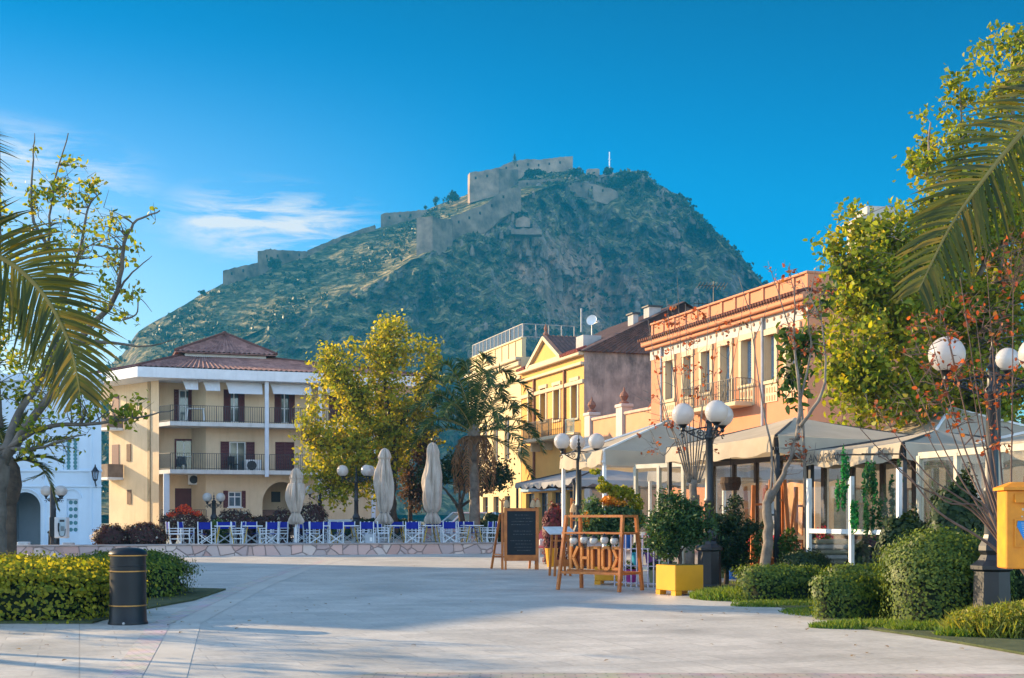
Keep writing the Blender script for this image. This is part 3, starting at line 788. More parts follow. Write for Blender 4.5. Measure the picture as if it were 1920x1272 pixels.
def hedge(name, label, cat, c, size, n, leaf, lm, seed, rz=0.0, power=4.0, group=None, core=(0.012,0.022,0.006), wob=0.12, aspect=0.6):
    """clipped hedge: a lumpy superellipsoid of small leaves over a twiggy dark inside"""
    root = thing(name, label, cat, c, rz, group)
    r_ = np.random.default_rng(seed)
    d = unit(r_.normal(0, 1, (n, 3)))
    d[:, 2] = np.where(d[:, 2] < -0.35, -d[:, 2], d[:, 2])
    lo_ = d[:, 2] < 0; d[lo_, 2] *= 0.3; d = unit(d)
    a = np.array([size[0]/2, size[1]/2, size[2]*0.5])
    q = (np.sum(np.abs(d)**power, axis=1))**(-1/power)
    lump = np.array([noise.noise(Vector(v)*2.3 + Vector((seed, 0, 0))) for v in d])
    lump2 = np.array([noise.noise(Vector(v)*6.5 + Vector((0, seed, 0))) for v in d])
    low = d[:, 2] < 0
    q = np.where(low, (np.sum(np.abs(d[:, :2])**power, axis=1) + 1e-9)**(-1/power), q)
    rad = q*(1 + wob*lump + 0.55*wob*lump2)*(0.84 + 0.20*r_.random(n)**0.8 + 0.22*r_.random(n)**9)
    pts = d*rad[:, None]*a + np.array([0, 0, size[2]*0.5])
    pts[:, 2] = np.where(low, size[2]*0.52*r_.random(n), pts[:, 2])
    keep = pts[:, 2] > 0.0
    pts = pts[keep]; nrm = unit(d[keep]/a + np.array([0, 0, 0.35]))
    leaves('foliage', pts, leaf, lm, root, seed, normals=nrm, nj=0.85, aspect=aspect)
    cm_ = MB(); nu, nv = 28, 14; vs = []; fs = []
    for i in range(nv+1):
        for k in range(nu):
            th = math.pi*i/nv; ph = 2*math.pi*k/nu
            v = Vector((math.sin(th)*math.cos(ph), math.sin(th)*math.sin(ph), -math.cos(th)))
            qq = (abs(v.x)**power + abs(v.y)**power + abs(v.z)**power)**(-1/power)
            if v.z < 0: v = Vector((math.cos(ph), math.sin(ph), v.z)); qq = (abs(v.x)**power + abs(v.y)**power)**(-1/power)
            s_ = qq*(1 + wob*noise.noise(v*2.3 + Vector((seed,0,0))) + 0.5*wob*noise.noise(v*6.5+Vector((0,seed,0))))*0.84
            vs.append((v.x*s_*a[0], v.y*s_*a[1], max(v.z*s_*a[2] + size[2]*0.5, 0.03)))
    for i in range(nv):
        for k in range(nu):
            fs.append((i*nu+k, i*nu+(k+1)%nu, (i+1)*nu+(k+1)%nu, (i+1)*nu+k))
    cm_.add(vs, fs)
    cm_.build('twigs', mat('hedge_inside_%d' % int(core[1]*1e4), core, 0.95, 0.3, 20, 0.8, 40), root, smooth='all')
    return root

def hill_scatter():
    r_ = np.random.default_rng(5); H_ = np.array(hv).reshape(len(pxs), nr, 3)
    # scrub: small dark and olive bushes, thick in patches
    n = 26000; ii = r_.integers(20, len(pxs)-170, n); jj = r_.integers(18, 161, n)
    p = H_[ii, jj]; nn = np.array([noise.noise(Vector((q[0]/34, q[1]/60, q[2]/30))) for q in p])
    p = p[(nn + r_.normal(0, 0.22, n)) > 0.10]
    k = 7; m_ = len(p); s = (0.6 + 1.2*r_.random((m_, 1))**2)
    c = np.repeat(p + np.concatenate([r_.normal(0, 1.2, (m_, 2)), 0.35*s], 1), k, 0) + r_.normal(0, 1, (m_*k, 3))*np.repeat(s, k, 0)*np.array([0.6, 0.6, 0.35])
    V = leaf_verts(c, 1.0, 6, aspect=0.9, six=False)
    V = c[:, None, :] + (V - c[:, None, :])*np.repeat(s, k, 0)[:, None]*1.35
    tag(np_mesh('hill_scrub', V, 4, leaf_mat('scrub_leaf', [(0.012,0.022,0.010),(0.035,0.05,0.016),(0.10,0.10,0.035),(0.02,0.03,0.012)], 0.15), None), kind='stuff')
    # jagged outcrops on the steep side
    n = 4600; ii = r_.integers(255, len(pxs)-190, n); jj = r_.integers(18, 130, n)
    p = H_[ii, jj]; nn = np.array([noise.noise(Vector((q[0]/26+9, q[1]/60, q[2]/40))) for q in p]); p = p[(nn + r_.normal(0, 0.15, n)) > 0.16]
    mb = MB()
    for q in p:
        s_ = 0.8 + 1.8*r_.random()**2; w = s_*(0.6+0.6*r_.random()); h_ = s_*(1.0+1.6*r_.random()); b = Vector(q) + Vector((0, 0.8, -h_*0.4))
        a0 = r_.random()*6.28; rg_ = [b + Vector((w*(0.7+0.6*r_.random())*math.cos(a0+t*1.257), w*(0.7+0.5*r_.random())*math.sin(a0+t*1.257), h_*(0.25+0.4*r_.random()))) for t in range(5)]
        lo = [Vector((v.x*1.0, v.y, b.z-h_*0.6)) for v in rg_]; tp = b + Vector((r_.normal()*w*0.3, r_.normal()*w*0.3, h_))
        mb.add(rg_ + lo + [tp], [(i, (i+1)%5, 10) for i in range(5)] + [(5+i, 5+(i+1)%5, (i+1)%5, i) for i in range(5)])
    tag(mb.build('hill_rocks', mat('outcrop_rock', (0.30,0.21,0.15), 0.95, 0.2, 0.3, 0.8, 2.0, col2=(0.11,0.08,0.06))), kind='stuff')
hill_scatter()
far_blob('cypress_tree', 965, 306, 786, 9, 18, 'slim dark cypress standing up above the fortress wall', 3, True)
far_blob('hilltop_tree', 1076, 338, 770, 38, 26, 'big round dark tree below the right end of the keep wall', 4)
far_blob('hilltop_tree', 1137, 328, 780, 24, 17, 'round dark tree by the mast on the hilltop', 5)
far_blob('hilltop_tree', 848, 377, 765, 32, 22, 'wide dark tree left of the upper bastion on the skyline', 6)
far_blob('hilltop_tree', 817, 384, 762, 14, 18, 'small pointed tree left of the wide skyline tree', 7)
far_blob('hilltop_tree', 798, 392, 760, 8, 9, 'tiny tree at the end of the skyline rampart', 8)
far_blob('hilltop_tree', 1203, 329, 783, 24, 10, 'low scrubby tree on the edge of the summit cliff', 9)
far_blob('hilltop_tree', 1000, 332, 760, 34, 16, 'dark clump of trees under the long keep wall', 10)
far_blob('hilltop_tree', 1170, 345, 768, 60, 26, 'spreading dark scrub below the summit edge', 12)
far_blob('hilltop_tree', 512, 500, 660, 28, 20, 'dark bush in front of the outer bastion', 13)
far_blob('hilltop_tree', 378, 553, 630, 14, 10, 'lone bush low on the left skyline of the hill', 14)
far_blob('hilltop_tree', 506, 472, 690, 10, 7, 'tiny bush growing on top of the outer bastion', 15)
ms = thing('radio_mast', 'thin white mast on the hilltop', 'mast', P(1143, 325, 784))
MB().tube([(0,0,0),(0,0,13)], [0.42,0.28], 8).build('pole', mat('mast_white', (0.8,0.8,0.8), 0.5), ms)
MB().bar((-0.9,0,8.5),(0.9,0,8.5),0.25).build('crossbar', MATS['mast_white'], ms)
# ---------------------------------------------------------------- buildings
class Fac:
    """a facade plane: origin at photo column px0 and distance D0, running along direction d; loc() gives metres along it and height"""
    def __init__(s, px0, D0, d, rz):
        s.X0 = (px0-960)/F*D0; s.D0 = D0; s.d = Vector(d).normalized(); s.rz = rz
        s.n = Vector((-s.d.y, s.d.x, 0))              # local +y, into the building
        s.o = Vector((s.X0, D0, 0))
    def loc(s, px, py, y=0.0):
        r = (px-960)/F
        ox, oy = s.X0 + s.n.x*y, s.D0 + s.n.y*y
        t = (r*oy - ox)/(s.d.x - r*s.d.y)
        D = oy + s.d.y*t
        return t, CH + (HY-py)/F*D
    def x(s, px, y=0.0): return s.loc(px, HY, y)[0]
    def z(s, px, py, y=0.0): return s.loc(px, py, y)[1]
    def rect(s, px0, px1, pyt, pyb, y=0.0):
        c = (px0+px1)/2
        return s.x(px0, y), s.x(px1, y), s.z(c, pyb, y), s.z(c, pyt, y)

def window(root, r, y, fm, gm=pane_dark, w=0.07, mull=1, trans=None, shutter=None, sh_m=None, sh_out=True, name='window', sill=None, cross=()):
    """a framed window set at depth y in rect r = x0, x1, z0, z1"""
    x0, x1, z0, z1 = r
    m = MB(); m.frame(x0+0.003, x1-0.003, z0+0.003, z1-0.003, y-0.05, y, w)
    for k in range(1, mull+1):
        c = x0 + (x1-x0)*k/(mull+1); m.box(c-w*0.4, c+w*0.4, y-0.045, y-0.005, z0+w, z1-w)
    if trans: m.box(x0+w, x1-w, y-0.052, y-0.003, trans-w*0.4, trans+w*0.4)
    for c in cross: m.box(x0+w, x1-w, y-0.04, y-0.01, c-0.02, c+0.02)
    wo_ = m.build(name, fm, root)
    MB().box(x0+w*0.5, x1-w*0.5, y-0.02, y-0.012, z0+w*0.5, z1-w*0.5).build('pane', gm, wo_)
    if sill is not None:
        MB().bbox(x0-0.08, x1+0.08, y-sill-0.25, y-0.05, z0-0.07, z0+0.0, 0.01).build('sill', white_paint, wo_)
    return wo_
def louvre_shutter(root, x0, x1, z0, z1, y, m, label=None, n=None, ang=0.0):
    mb = MB(); w = 0.06
    mb.frame(x0, x1, z0, z1, y-0.045, y, w)
    n = n or max(6, int((z1-z0)/0.09))
    for k in range(n):
        z = z0+w + (z1-z0-2*w)*(k+0.5)/n
        h = (z1-z0-2*w)/n
        mb.add([(x0+w, y-0.035, z-h*0.4), (x1-w, y-0.035, z-h*0.4), (x1-w, y-0.008, z+h*0.55), (x0+w, y-0.008, z+h*0.55)], [(0,1,2,3)])
    o = mb.build('shutter', m, root)
    return o
def railing(root, pts, z0, z1, m, name='railing', pitch=0.13, r=0.012, rail=0.035):
    mb = MB()
    for a, b in zip(pts, pts[1:]):
        a = Vector((*a, 0)); b = Vector((*b, 0)); L_ = (b-a).length
        for z in (z1, z0+0.07): mb.bar(a+Vector((0,0,z)), b+Vector((0,0,z)), rail, rail*0.8)
        n = max(1, int(L_/pitch))
        for k in range(n+1):
            p = a.lerp(b, k/n); big = k % 10 == 0
            mb.bar(p+Vector((0,0,z0)), p+Vector((0,0,z1)), r*2*(1.6 if big else 1))
    return mb.build(name, m, root)

# ---- cream apartment block on the left
A = Fac(298, 76, UX, ROT_U)
apt = thing('apartment_building', 'cream three storey block with maroon shutters, balconies and a brown tiled hip roof', 'building', A.o, ROT_U)
aW = A.x(735); roofz = A.z(311, 708)
zg = 0.4
s1 = A.z(420, 889, -1.3); s2 = A.z(420, 800, -1.3)       # balcony slab undersides
RB = 9.0
xr0, xr1 = A.x(362), A.x(386)
# openings
op_top = [A.rect(419,459,731,792), A.rect(514.5,553,733,794)]
op_mid = [A.rect(430,461,828,886), A.rect(516,552,829,888)]
op_gr = [A.rect(428,453,922,951)]
holes = op_top + op_mid + op_gr
# recessed left bay (0 .. xr0 at depth 1.2), slanted return, main front
dl = [A.rect(326,361,731,790,1.2), A.rect(328,362,825,884,1.2), A.rect(328,362,916,952+18,1.2)]
arch_x0, arch_x1 = A.x(492), A.x(566); arch_top = A.z(530, 904); arch_sp = A.z(492, 944)
hole_arch = (arch_x0, arch_x1, zg, arch_top)
mb = MB()
mb.wall(0, xr0, zg, roofz+0.5, 1.2, dl, 0.22)
mb.add([(xr0,1.2,zg),(xr1,0,zg),(xr1,0,roofz+0.5),(xr0,1.2,roofz+0.5)], [(0,1,2,3)])
mb.wall(xr1, aW, zg, roofz+0.5, 0, holes+[hole_arch], 0.22)
# spandrels of the arch
na = 10; cx = (arch_x0+arch_x1)/2; rx = (arch_x1-arch_x0)/2; rz_ = arch_top-arch_sp
for sgn in (-1, 1):
    pts = [(cx+sgn*rx*math.cos(t), arch_sp+rz_*math.sin(t)) for t in np.linspace(0, math.pi/2, na)]
    for (xa, za), (xb, zb) in zip(pts, pts[1:]):
        mb.add([(xa,0,za),(xb,0,zb),(xb,0,arch_top),(xa,0,arch_top),(xa,0.22,za),(xb,0.22,zb)], [(0,1,2,3) if sgn < 0 else (3,2,1,0), (0,4,5,1)])
# porch behind the arch
mb.add([(arch_x0-0.5,2.2,zg),(arch_x1+0.5,2.2,zg),(arch_x1+0.5,2.2,arch_top+0.2),(arch_x0-0.5,2.2,arch_top+0.2)], [(0,1,2,3)])
mb.add([(arch_x0,0.22,arch_top),(arch_x1,0.22,arch_top),(arch_x1,2.2,arch_top),(arch_x0,2.2,arch_top)], [(0,1,2,3)])
# side wall runs back to the left, then the back
sd = Vector((-0.74, 0.67, 0)); sdl = Vector((sd.dot(UX), sd.dot(VX), 0))
def side(t, y=0): return (sdl.x*t - sdl.y*y*0 , sdl.y*t)
S0 = (0, 0); SL = 5.6
Sp = lambda t: (sdl.x*t, sdl.y*t)
mb.add([(0,0,zg),(0,0,roofz+0.5),(*Sp(SL),roofz+0.5),(*Sp(SL),zg)], [(0,1,2,3)])
mb.add([(0,0,zg),(0,1.2,zg),(0,1.2,roofz+0.5),(0,0,roofz+0.5)], [(0,1,2,3)])
mb.add([(*Sp(SL),zg),(*Sp(SL),roofz+0.5),(Sp(SL)[0]+1.5,Sp(SL)[1]+RB,roofz+0.5),(Sp(SL)[0]+1.5,Sp(SL)[1]+RB,zg)], [(0,1,2,3)])
mb.add([(aW,0,zg),(aW,RB+4,zg),(aW,RB+4,roofz+0.5),(aW,0,roofz+0.5)], [(0,1,2,3)])
mb.add([(aW,RB+4,zg),(Sp(SL)[0]+1.5,Sp(SL)[1]+RB,zg),(Sp(SL)[0]+1.5,Sp(SL)[1]+RB,roofz+0.5),(aW,RB+4,roofz+0.5)], [(0,1,2,3)])
mb.build('wall', stucco_cream, apt)
# corner pilaster on the sunny side
pb = MB(); pb.M = Matrix.Translation(Vector((0,0,0))) @ Matrix.Rotation(math.atan2(sdl.y, sdl.x), 4, 'Z')
pb.box(0.9, 1.15, 0.0, 0.06, zg, roofz); pb.build('drainpipe', mat('pipe_ochre', (0.42,0.30,0.16), 0.7), apt)
sm_ = MB(); sm_.M = pb.M
for t, za, zb in [(3.05, A.z(236,855)-0.2, A.z(236,828)), (3.0, A.z(238,945), A.z(238,917))]:
    sm_.box(t, t+0.45, -0.01, 0.05, za, zb)
sm_.build('side_window', mat('brown_vent', (0.16,0.09,0.055), 0.8), apt)
# rear balcony wing at the far end of the side
for k, (pyt, pyb, nm) in enumerate([(865, 897, 'rear_balcony'), (770, 800, 'rear_balcony')]):
    zt, zb = A.z(208, pyt), A.z(208, pyb)
    wb = MB(); wb.M = pb.M
    wb.box(3.9, 5.5, 0.03, 1.1, zb, zb+0.15); b1 = wb.build(nm, fascia_white, apt)
    w2 = MB(); w2.M = pb.M
    w2.box(3.9, 5.5, 1.02, 1.08, zb+0.15, zt-0.05); w2.box(3.9, 3.96, 0.03, 1.02, zb+0.15, zt-0.05); w2.build('parapet', mat('dull_brown_parapet', (0.26,0.19,0.14), 0.9, 0.25, 2), b1)
    dw = MB(); dw.M = pb.M; dw.box(4.4, 5.2, -0.02, 0.04, zb+0.2, zb+2.2); dw.build('door', maroon, b1)
# roof: white fascia all round, two hip roofs
ov = 1.7
foot = [(-1.3,-ov),(aW+ov,-ov),(aW+ov,RB+5),(Sp(SL)[0]-0.5,Sp(SL)[1]+RB),(Sp(SL)[0]-1.4,Sp(SL)[1]-0.6)]
zf0, zf1 = A.z(330, 709, -ov), A.z(330, 690, -ov)
fm_ = MB(); fm_.slab(foot, zf0, zf1); fm_.build('fascia', fascia_white, apt)
roof_m = tile_mat('brown_tiles', (0.15,0.062,0.05), (0.32,0.16,0.125))
def hip_tiles(mb, foot, top, z0, z1, pitch=0.30, sides=None):
    """ribbed tile slopes between a foot outline and a top outline of the same count"""
    n = len(foot)
    for i in (range(n) if sides is None else sides):
        a, b = Vector((*foot[i], z0)), Vector((*foot[(i+1)%n], z0)); c, d = Vector((*top[(i+1)%n], z1)), Vector((*top[i], z1))
        e = (b-a); L_ = e.length; k = max(2, int(L_/pitch)); nr_ = (b-a).cross(d-a)
        nr_ = nr_.normalized() if nr_.length > 1e-6 else Vector((0,0,1))
        if nr_.z < 0: nr_ = -nr_
        rows_ = 10
        for q in range(k):
            for ph in (0, 1):
                s0 = (q+ph*0.5)/k; s1 = (q+ph*0.5+0.5)/k; 
                vs = []
                for rr in range(rows_+1):
                    f = rr/rows_
                    p0 = a.lerp(b, s0).lerp(d.lerp(c, s0), f); p1 = a.lerp(b, s1).lerp(d.lerp(c, s1), f)
                    h0, h1 = (0, 0.07) if ph == 0 else (0.07, 0)
                    vs += [p0 + nr_*h0, p1 + nr_*h1]
                mb.add(vs, [(2*r_, 2*r_+1, 2*r_+3, 2*r_+2) for r_ in range(rows_)])
    return mb
ztop1 = A.z(440, 671, 3.0); zr0 = A.z(440, 655, 4.0)
cxr = (A.x(325, 4), A.x(505, 4))
top1 = [(cxr[0]+0.5,3.0),(cxr[1]-0.2,3.0),(cxr[1]-0.2,8.0),(cxr[0]+0.5,8.0),(cxr[0]+0.3,5.0)]
foot1 = [(x*1.0, y) for x, y in foot]
rb = MB(); hip_tiles(rb, foot1, top1, zf1+0.02, ztop1); rf = rb.build('roof', roof_m, apt)
zc0, zc1 = A.z(420, 662, 2.2), A.z(418, 628, 5.5)
uf = [(cxr[0],2.2),(cxr[1]+0.2,2.2),(cxr[1]+0.2,8.8),(cxr[0],8.8)]
xc = A.x(421, 5.5)
ut = [(xc-0.1,5.4),(xc+0.1,5.4),(xc+0.1,5.6),(xc-0.1,5.6)]
MB().slab([(cxr[0]+0.6,2.6),(cxr[1]-0.4,2.6),(cxr[1]-0.4,8.4),(cxr[0]+0.6,8.4)], ztop1-0.6, zc0-0.02).build('roof_lantern_wall', fascia_white, apt)
rb = MB(); hip_tiles(rb, uf, ut, zc0, zc1); rb.slab(uf, zc0-0.06, zc0-0.01); up_ = rb.build('upper_roof', roof_m, apt)
rg = MB()
for i in range(4): rg.tube([(uf[i][0],uf[i][1],zc0+0.06),(ut[i][0],ut[i][1],zc1+0.05)], 0.11, 8)
for i in range(5): rg.tube([(foot1[i][0],foot1[i][1],zf1+0.08),(top1[i][0],top1[i][1],ztop1+0.05)], 0.11, 8)
rg.sphere((xc,5.5,zc1+0.1), 0.15, 10, 6)
rg.build('ridge_tiles', mat('ridge_tile', (0.15,0.06,0.045), 0.85, 0.25, 4), apt)
# balconies
for k, (zs, nm) in enumerate([(s1, 'balcony'), (s2, 'balcony')]):
    o_ = MB(); xe = aW - 0.4
    o_.slab([(0.0,1.2),(0.0,0.0),(0.55,-1.3),(xe,-1.3),(xe,0.0),(xr1,0.0),(xr0,1.2)], zs, zs+0.24)
    bal = o_.build(nm, mat('balcony_slab', (0.58,0.56,0.52), 0.85, 0.1, 1.5, stain=0.5, stain_col=(0.25,0.22,0.2)), apt)
    railing(bal, [(0.04,0.0),(0.58,-1.24),(A.x(499,-1.3),-1.24)], zs+0.24, zs+1.2, black_iron)
    railing(bal, [(A.x(506,-1.3),-1.24),(A.x(596,-1.3),-1.24)], zs+0.24, zs+1.2, black_iron)
    railing(bal, [(A.x(604,-1.3),-1.24),(xe,-1.24)], zs+0.24, zs+1.2, black_iron)
railing(apt, [(0.1,-0.2),(A.x(386,0),-0.2)], zg+0.2, A.z(340, 953)-0.1, black_iron, 'ground_railing')
MB().box(arch_x0+0.02, arch_x1-0.02, 0.3, 0.36, zg, A.z(530, 956)).build('porch_gate', mat('brown_gate', (0.14,0.075,0.05), 0.7, 0.25, 5), apt)
# posts
post_m = mat('pale_blue_post', (0.58,0.62,0.66), 0.8, 0.08, 2)
for px in (500, 600, 700):
    x = A.x(px, -1.3); MB().box(x-0.11, x+0.11, -1.42, -1.22, s1-0.15 if px < 520 else zg, zf0).build('post', post_m, apt)
x = A.x(312, -0.8); MB().box(x-0.17, x+0.17, -0.95, -0.62, zg, s1).build('post', post_m, apt)
# doors and windows
def apt_door(r, y, sl, sr, closed=False):
    x0, x1, z0, z1 = r
    if not closed: window(apt, (x0, x1, z0, z1), y+0.18, white_paint, mull=1, name='balcony_door', cross=(z0+0.9,))
    if closed:
        c = (x0+x1)/2
        louvre_shutter(apt, x0+0.01, c-0.004, z0, z1-0.01, y+0.1, maroon); louvre_shutter(apt, c+0.004, x1-0.01, z0, z1-0.01, y+0.1, maroon)
    if sl: louvre_shutter(apt, x0-sl, x0-0.01, z0, z1, y-0.006, maroon)
    if sr: louvre_shutter(apt, x1+0.01, x1+sr, z0, z1, y-0.006, maroon)
d_ = dl[0]; apt_door((d_[0]+0.30, d_[1], d_[2], d_[3]), 1.2, 0.30, 0)
louvre_shutter(apt, d_[0]+0.85, d_[1]+0.02, d_[2], d_[3], 1.19, maroon)
d_ = dl[1]; apt_door(d_, 1.2, 0, 0); MB().frame(d_[0]-0.02, d_[1]+0.02, d_[2]-0.02, d_[3]+0.05, 1.16, 1.2, 0.10).build('door_frame', maroon, apt)
d_ = dl[2]; MB().box(d_[0], d_[1], 1.28, 1.33, d_[2], d_[3]).build('roller_door', mat('maroon_roller', (0.085,0.022,0.02), 0.6, 0.15, 3), apt)
for r, s in ((op_top[0], 0.35), (op_top[1], 0.32)):
    w3 = (r[1]-r[0])
    window(apt, r, 0.18, white_paint, mull=1, name='balcony_door', cross=(r[2]+0.9,))
    louvre_shutter(apt, r[0]+0.01, r[0]+w3*0.34, r[2], r[3], 0.05, maroon); louvre_shutter(apt, r[1]-w3*0.30, r[1]-0.01, r[2], r[3], 0.05, maroon)
r = op_mid[0]; window(apt, (r[0],r[1],r[2],r[3]), 0.18, white_paint, mull=1, name='balcony_door')
louvre_shutter(apt, r[0]-0.52, r[0]-0.01, r[2], r[3]-0.02, -0.006, maroon); louvre_shutter(apt, r[1]+0.01, r[1]+0.52, r[2], r[3]-0.02, -0.006, maroon)
r = op_mid[1]; apt_door(r, 0.0, 0, 0, True)
r = op_gr[0]; window(apt, r, 0.16, white_paint, gm=mat('curtained_pane', (0.10,0.15,0.2), 0.12, 0.3, 3, spec=0.7), mull=1, trans=r[2]+0.66*(r[3]-r[2]), sill=0.02)
louvre_shutter(apt, r[0]-0.3, r[0]-0.01, r[2]-0.05, r[3]+0.05, -0.006, maroon); louvre_shutter(apt, r[1]+0.01, r[1]+0.24, r[2]-0.05, r[3]+0.05, -0.006, maroon)
xw = A.x(517, 2.2); MB().box(xw-0.28, xw+0.28, 2.14, 2.19, A.z(517,941), A.z(517,921)).build('porch_window', mat('dark_brown_window', (0.03,0.02,0.016), 0.5), apt)
for px in (617, 690): # openings hidden partly by the tree
    x = A.x(px)
    for z0_ in (s1+0.26, s2+0.26): louvre_shutter(apt, x, x+1.2, z0_, z0_+2.1, -0.006, maroon)
# drop awnings of the top floor
awn = cloth_mat('white_awning', (0.72,0.74,0.76), 0.25)
for a, b, t, bo in [(341,371,711,731),(379,412,712,733),(422,491,714,739),(505,583,716,740),(606,690,718,742)]:
    x0, x1 = A.x(a, -1.0), A.x(b, -1.0); zt, zb = A.z((a+b)/2, t, -1.0), A.z((a+b)/2, bo, -1.3)
    m = MB(); k = 10; vs = []
    for j in range(k+1):
        f = j/k; xx = x0 + (x1-x0)*f + 0.10*(1 if f > 0 else 0)
        wv_ = 0.03*math.sin(j*1.9)
        vs += [(x0+(x1-x0)*f, -0.75, zt), (x0+0.12*(1-f)+(x1-x0)*f, -1.15+wv_, (zt+zb)/2), (x0+0.2*(1-f)+(x1-x0)*f, -1.35+wv_, zb)]
    m.add(vs, [(3*j+q, 3*j+3+q, 3*j+4+q, 3*j+1+q) for j in range(k) for q in (0,1)])
    ao = m.build('awning', awn, apt, smooth=True)
    MB().tube([(x0,-0.75,zt+0.03),(x1,-0.75,zt+0.03)], 0.05, 8).build('roller', white_paint, ao)
# things on the balconies
def ac_unit(parent_loc, rz, label, s=1.0):
    t = thing('air_conditioner', label, 'air conditioner', parent_loc, rz)
    MB().bbox(-0.42*s,0.42*s,-0.16,0.16,0,0.6*s,0.02).build('casing', white_paint, t)
    m = MB(); 
    for q in range(7): m.lathe([(0.03+q*0.035,0),(0.04+q*0.035,0)], 20, (0,0,0), cap=False)
    fan = MB(); fan.M = Matrix.Translation((-0.1*s,-0.165,0.3*s)) @ Matrix.Rotation(R(90), 4, 'X')
    fan.lathe([(0.02,0.0),(0.24*s,0.0),(0.25*s,0.02),(0.23*s,0.03),(0.02,0.035)], 20, cap=True)
    fan.build('fan_grille', mat('grille_dark', (0.05,0.05,0.055), 0.6), t)
    b = MB(); b.bar((-0.3,-0.1,-0.02),(-0.3,0.25,-0.02),0.04); b.bar((0.3,-0.1,-0.02),(0.3,0.25,-0.02),0.04); b.build('bracket', dark_metal, t)
    return t
def apt_pt(px, py, y): x, z = A.loc(px, py, y); return A.o + UX*x + VX*y + Vector((0,0,z))
ac_unit(apt_pt(475, 884, -0.9), ROT_U, 'white air conditioner on the middle balcony beside the pale post', 1.15)
ac_unit(apt_pt(366, 909, 0.9), ROT_U, 'air conditioner hung under the middle balcony over the brown roller door')
tb_ = thing('balcony_table', 'small white table on the top left balcony', 'table', apt_pt(366, 789, -0.6), ROT_U)
MB().bbox(-0.55,0.55,-0.35,0.35,0.68,0.72,0.01).build('tabletop', white_paint, tb_)
for sx in (-1,1):
    for sy in (-1,1): MB().bar((sx*0.45,sy*0.27,0.68),(sx*0.52,sy*0.32,0),0.05).build('leg', white_paint, tb_)
for i,(px,lab) in enumerate([(341,'dark plastic chair on the middle balcony by the left door'),(438,'dark plastic chair on the middle balcony in front of its window')]):
    c_ = thing('balcony_chair', lab, 'chair', apt_pt(px, 884, -0.5), ROT_U + 0.6*i)
    dk = mat('dark_plastic', (0.025,0.03,0.04), 0.5)
    MB().bbox(-0.25,0.25,-0.25,0.25,0.4,0.45,0.01).build('seat', dk, c_)
    MB().bbox(-0.25,0.25,0.22,0.27,0.45,0.9,0.01).build('backrest', dk, c_)
    for sx in (-1,1):
        for sy in (-1,1): MB().bar((sx*0.22,sy*0.22,0.4),(sx*0.25,sy*0.25,0),0.04).build('leg', dk, c_)

# ---- pale church at the left edge
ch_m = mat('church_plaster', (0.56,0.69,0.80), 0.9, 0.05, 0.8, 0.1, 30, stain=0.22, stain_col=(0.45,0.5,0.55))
Cc = Fac(-260, 60, (1,0,0), 0)
chx = thing('church', 'pale white church with an arched porch, lattice windows and string courses', 'church', Cc.o, 0)
cW = Cc.x(190); cH = 8.2
ax0, ax1, atop = Cc.x(17), Cc.x(76), Cc.z(46, 923)
asp = atop - (ax1-ax0)/2
wl_r = [Cc.rect(118,148,822,885), Cc.rect(125,146,936,1000)]
mb = MB(); mb.wall(0, cW, 0, cH, 0, [(ax0,ax1,0,atop)]+wl_r, 0.3)
cx = (ax0+ax1)/2; rx = (ax1-ax0)/2
for sgn in (-1,1):
    pts = [(cx+sgn*rx*math.cos(t), asp+rx*math.sin(t)) for t in np.linspace(0, math.pi/2, 10)]
    for (xa, za), (xb, zb) in zip(pts, pts[1:]):
        mb.add([(xa,0,za),(xb,0,zb),(xb,0,atop),(xa,0,atop),(xa,0.3,za),(xb,0.3,zb)], [(0,1,2,3) if sgn < 0 else (3,2,1,0), (0,4,5,1)])
mb.add([(cW,0,0),(cW-5.5,14,0),(cW-5.5,14,cH),(cW,0,cH)], [(0,1,2,3)])
mb.add([(0,0,0),(0,0,cH),(0,14,cH),(0,14,0)], [(0,1,2,3)])
mb.add([(0,14,0),(0,14,cH),(cW-5.5,14,cH),(cW-5.5,14,0)], [(0,1,2,3)])
mb.add([(0,0,cH),(cW,0,cH),(cW-5.5,14,cH),(0,14,cH)], [(0,1,2,3)])
mb.build('wall', ch_m, chx)
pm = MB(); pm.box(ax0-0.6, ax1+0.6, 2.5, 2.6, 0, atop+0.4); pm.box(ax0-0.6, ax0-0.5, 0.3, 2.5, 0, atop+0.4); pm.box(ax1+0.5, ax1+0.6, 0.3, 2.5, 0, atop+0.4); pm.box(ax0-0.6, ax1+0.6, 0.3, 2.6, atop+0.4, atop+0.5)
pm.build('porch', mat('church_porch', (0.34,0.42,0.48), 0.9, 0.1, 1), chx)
MB().box(cx-0.05, cx+0.42, 2.42, 2.49, 0, 2.1).build('door', wood_brown, chx)
m = MB()
for zz in (Cc.z(100,883), Cc.z(100,912)): m.bbox(0, cW+0.05, -0.07, 0.0, zz-0.05, zz+0.05, 0.015)
m.bbox(-0.2, cW+0.25, -0.28, 0.0, cH-0.35, cH, 0.05); m.bbox(-0.1, cW+0.12, -0.14, 0.0, cH-0.6, cH-0.36, 0.03)
m.build('string_course', ch_m, chx)
m = MB()
for px in (80, 168): x = Cc.x(px); m.box(x, x+0.12, -0.05, 0.0, 0, cH-0.62)
for q in range(16):
    t0, t1 = math.pi*q/16, math.pi*(q+1)/16; rr = rx+0.16
    m.bar((cx+rr*math.cos(t0),-0.03,asp+rr*math.sin(t0)), (cx+rr*math.cos(t1),-0.03,asp+rr*math.sin(t1)), 0.1, 0.06)
c2x, c2z = (wl_r[1][0]+wl_r[1][1])/2, wl_r[1][3]+0.05
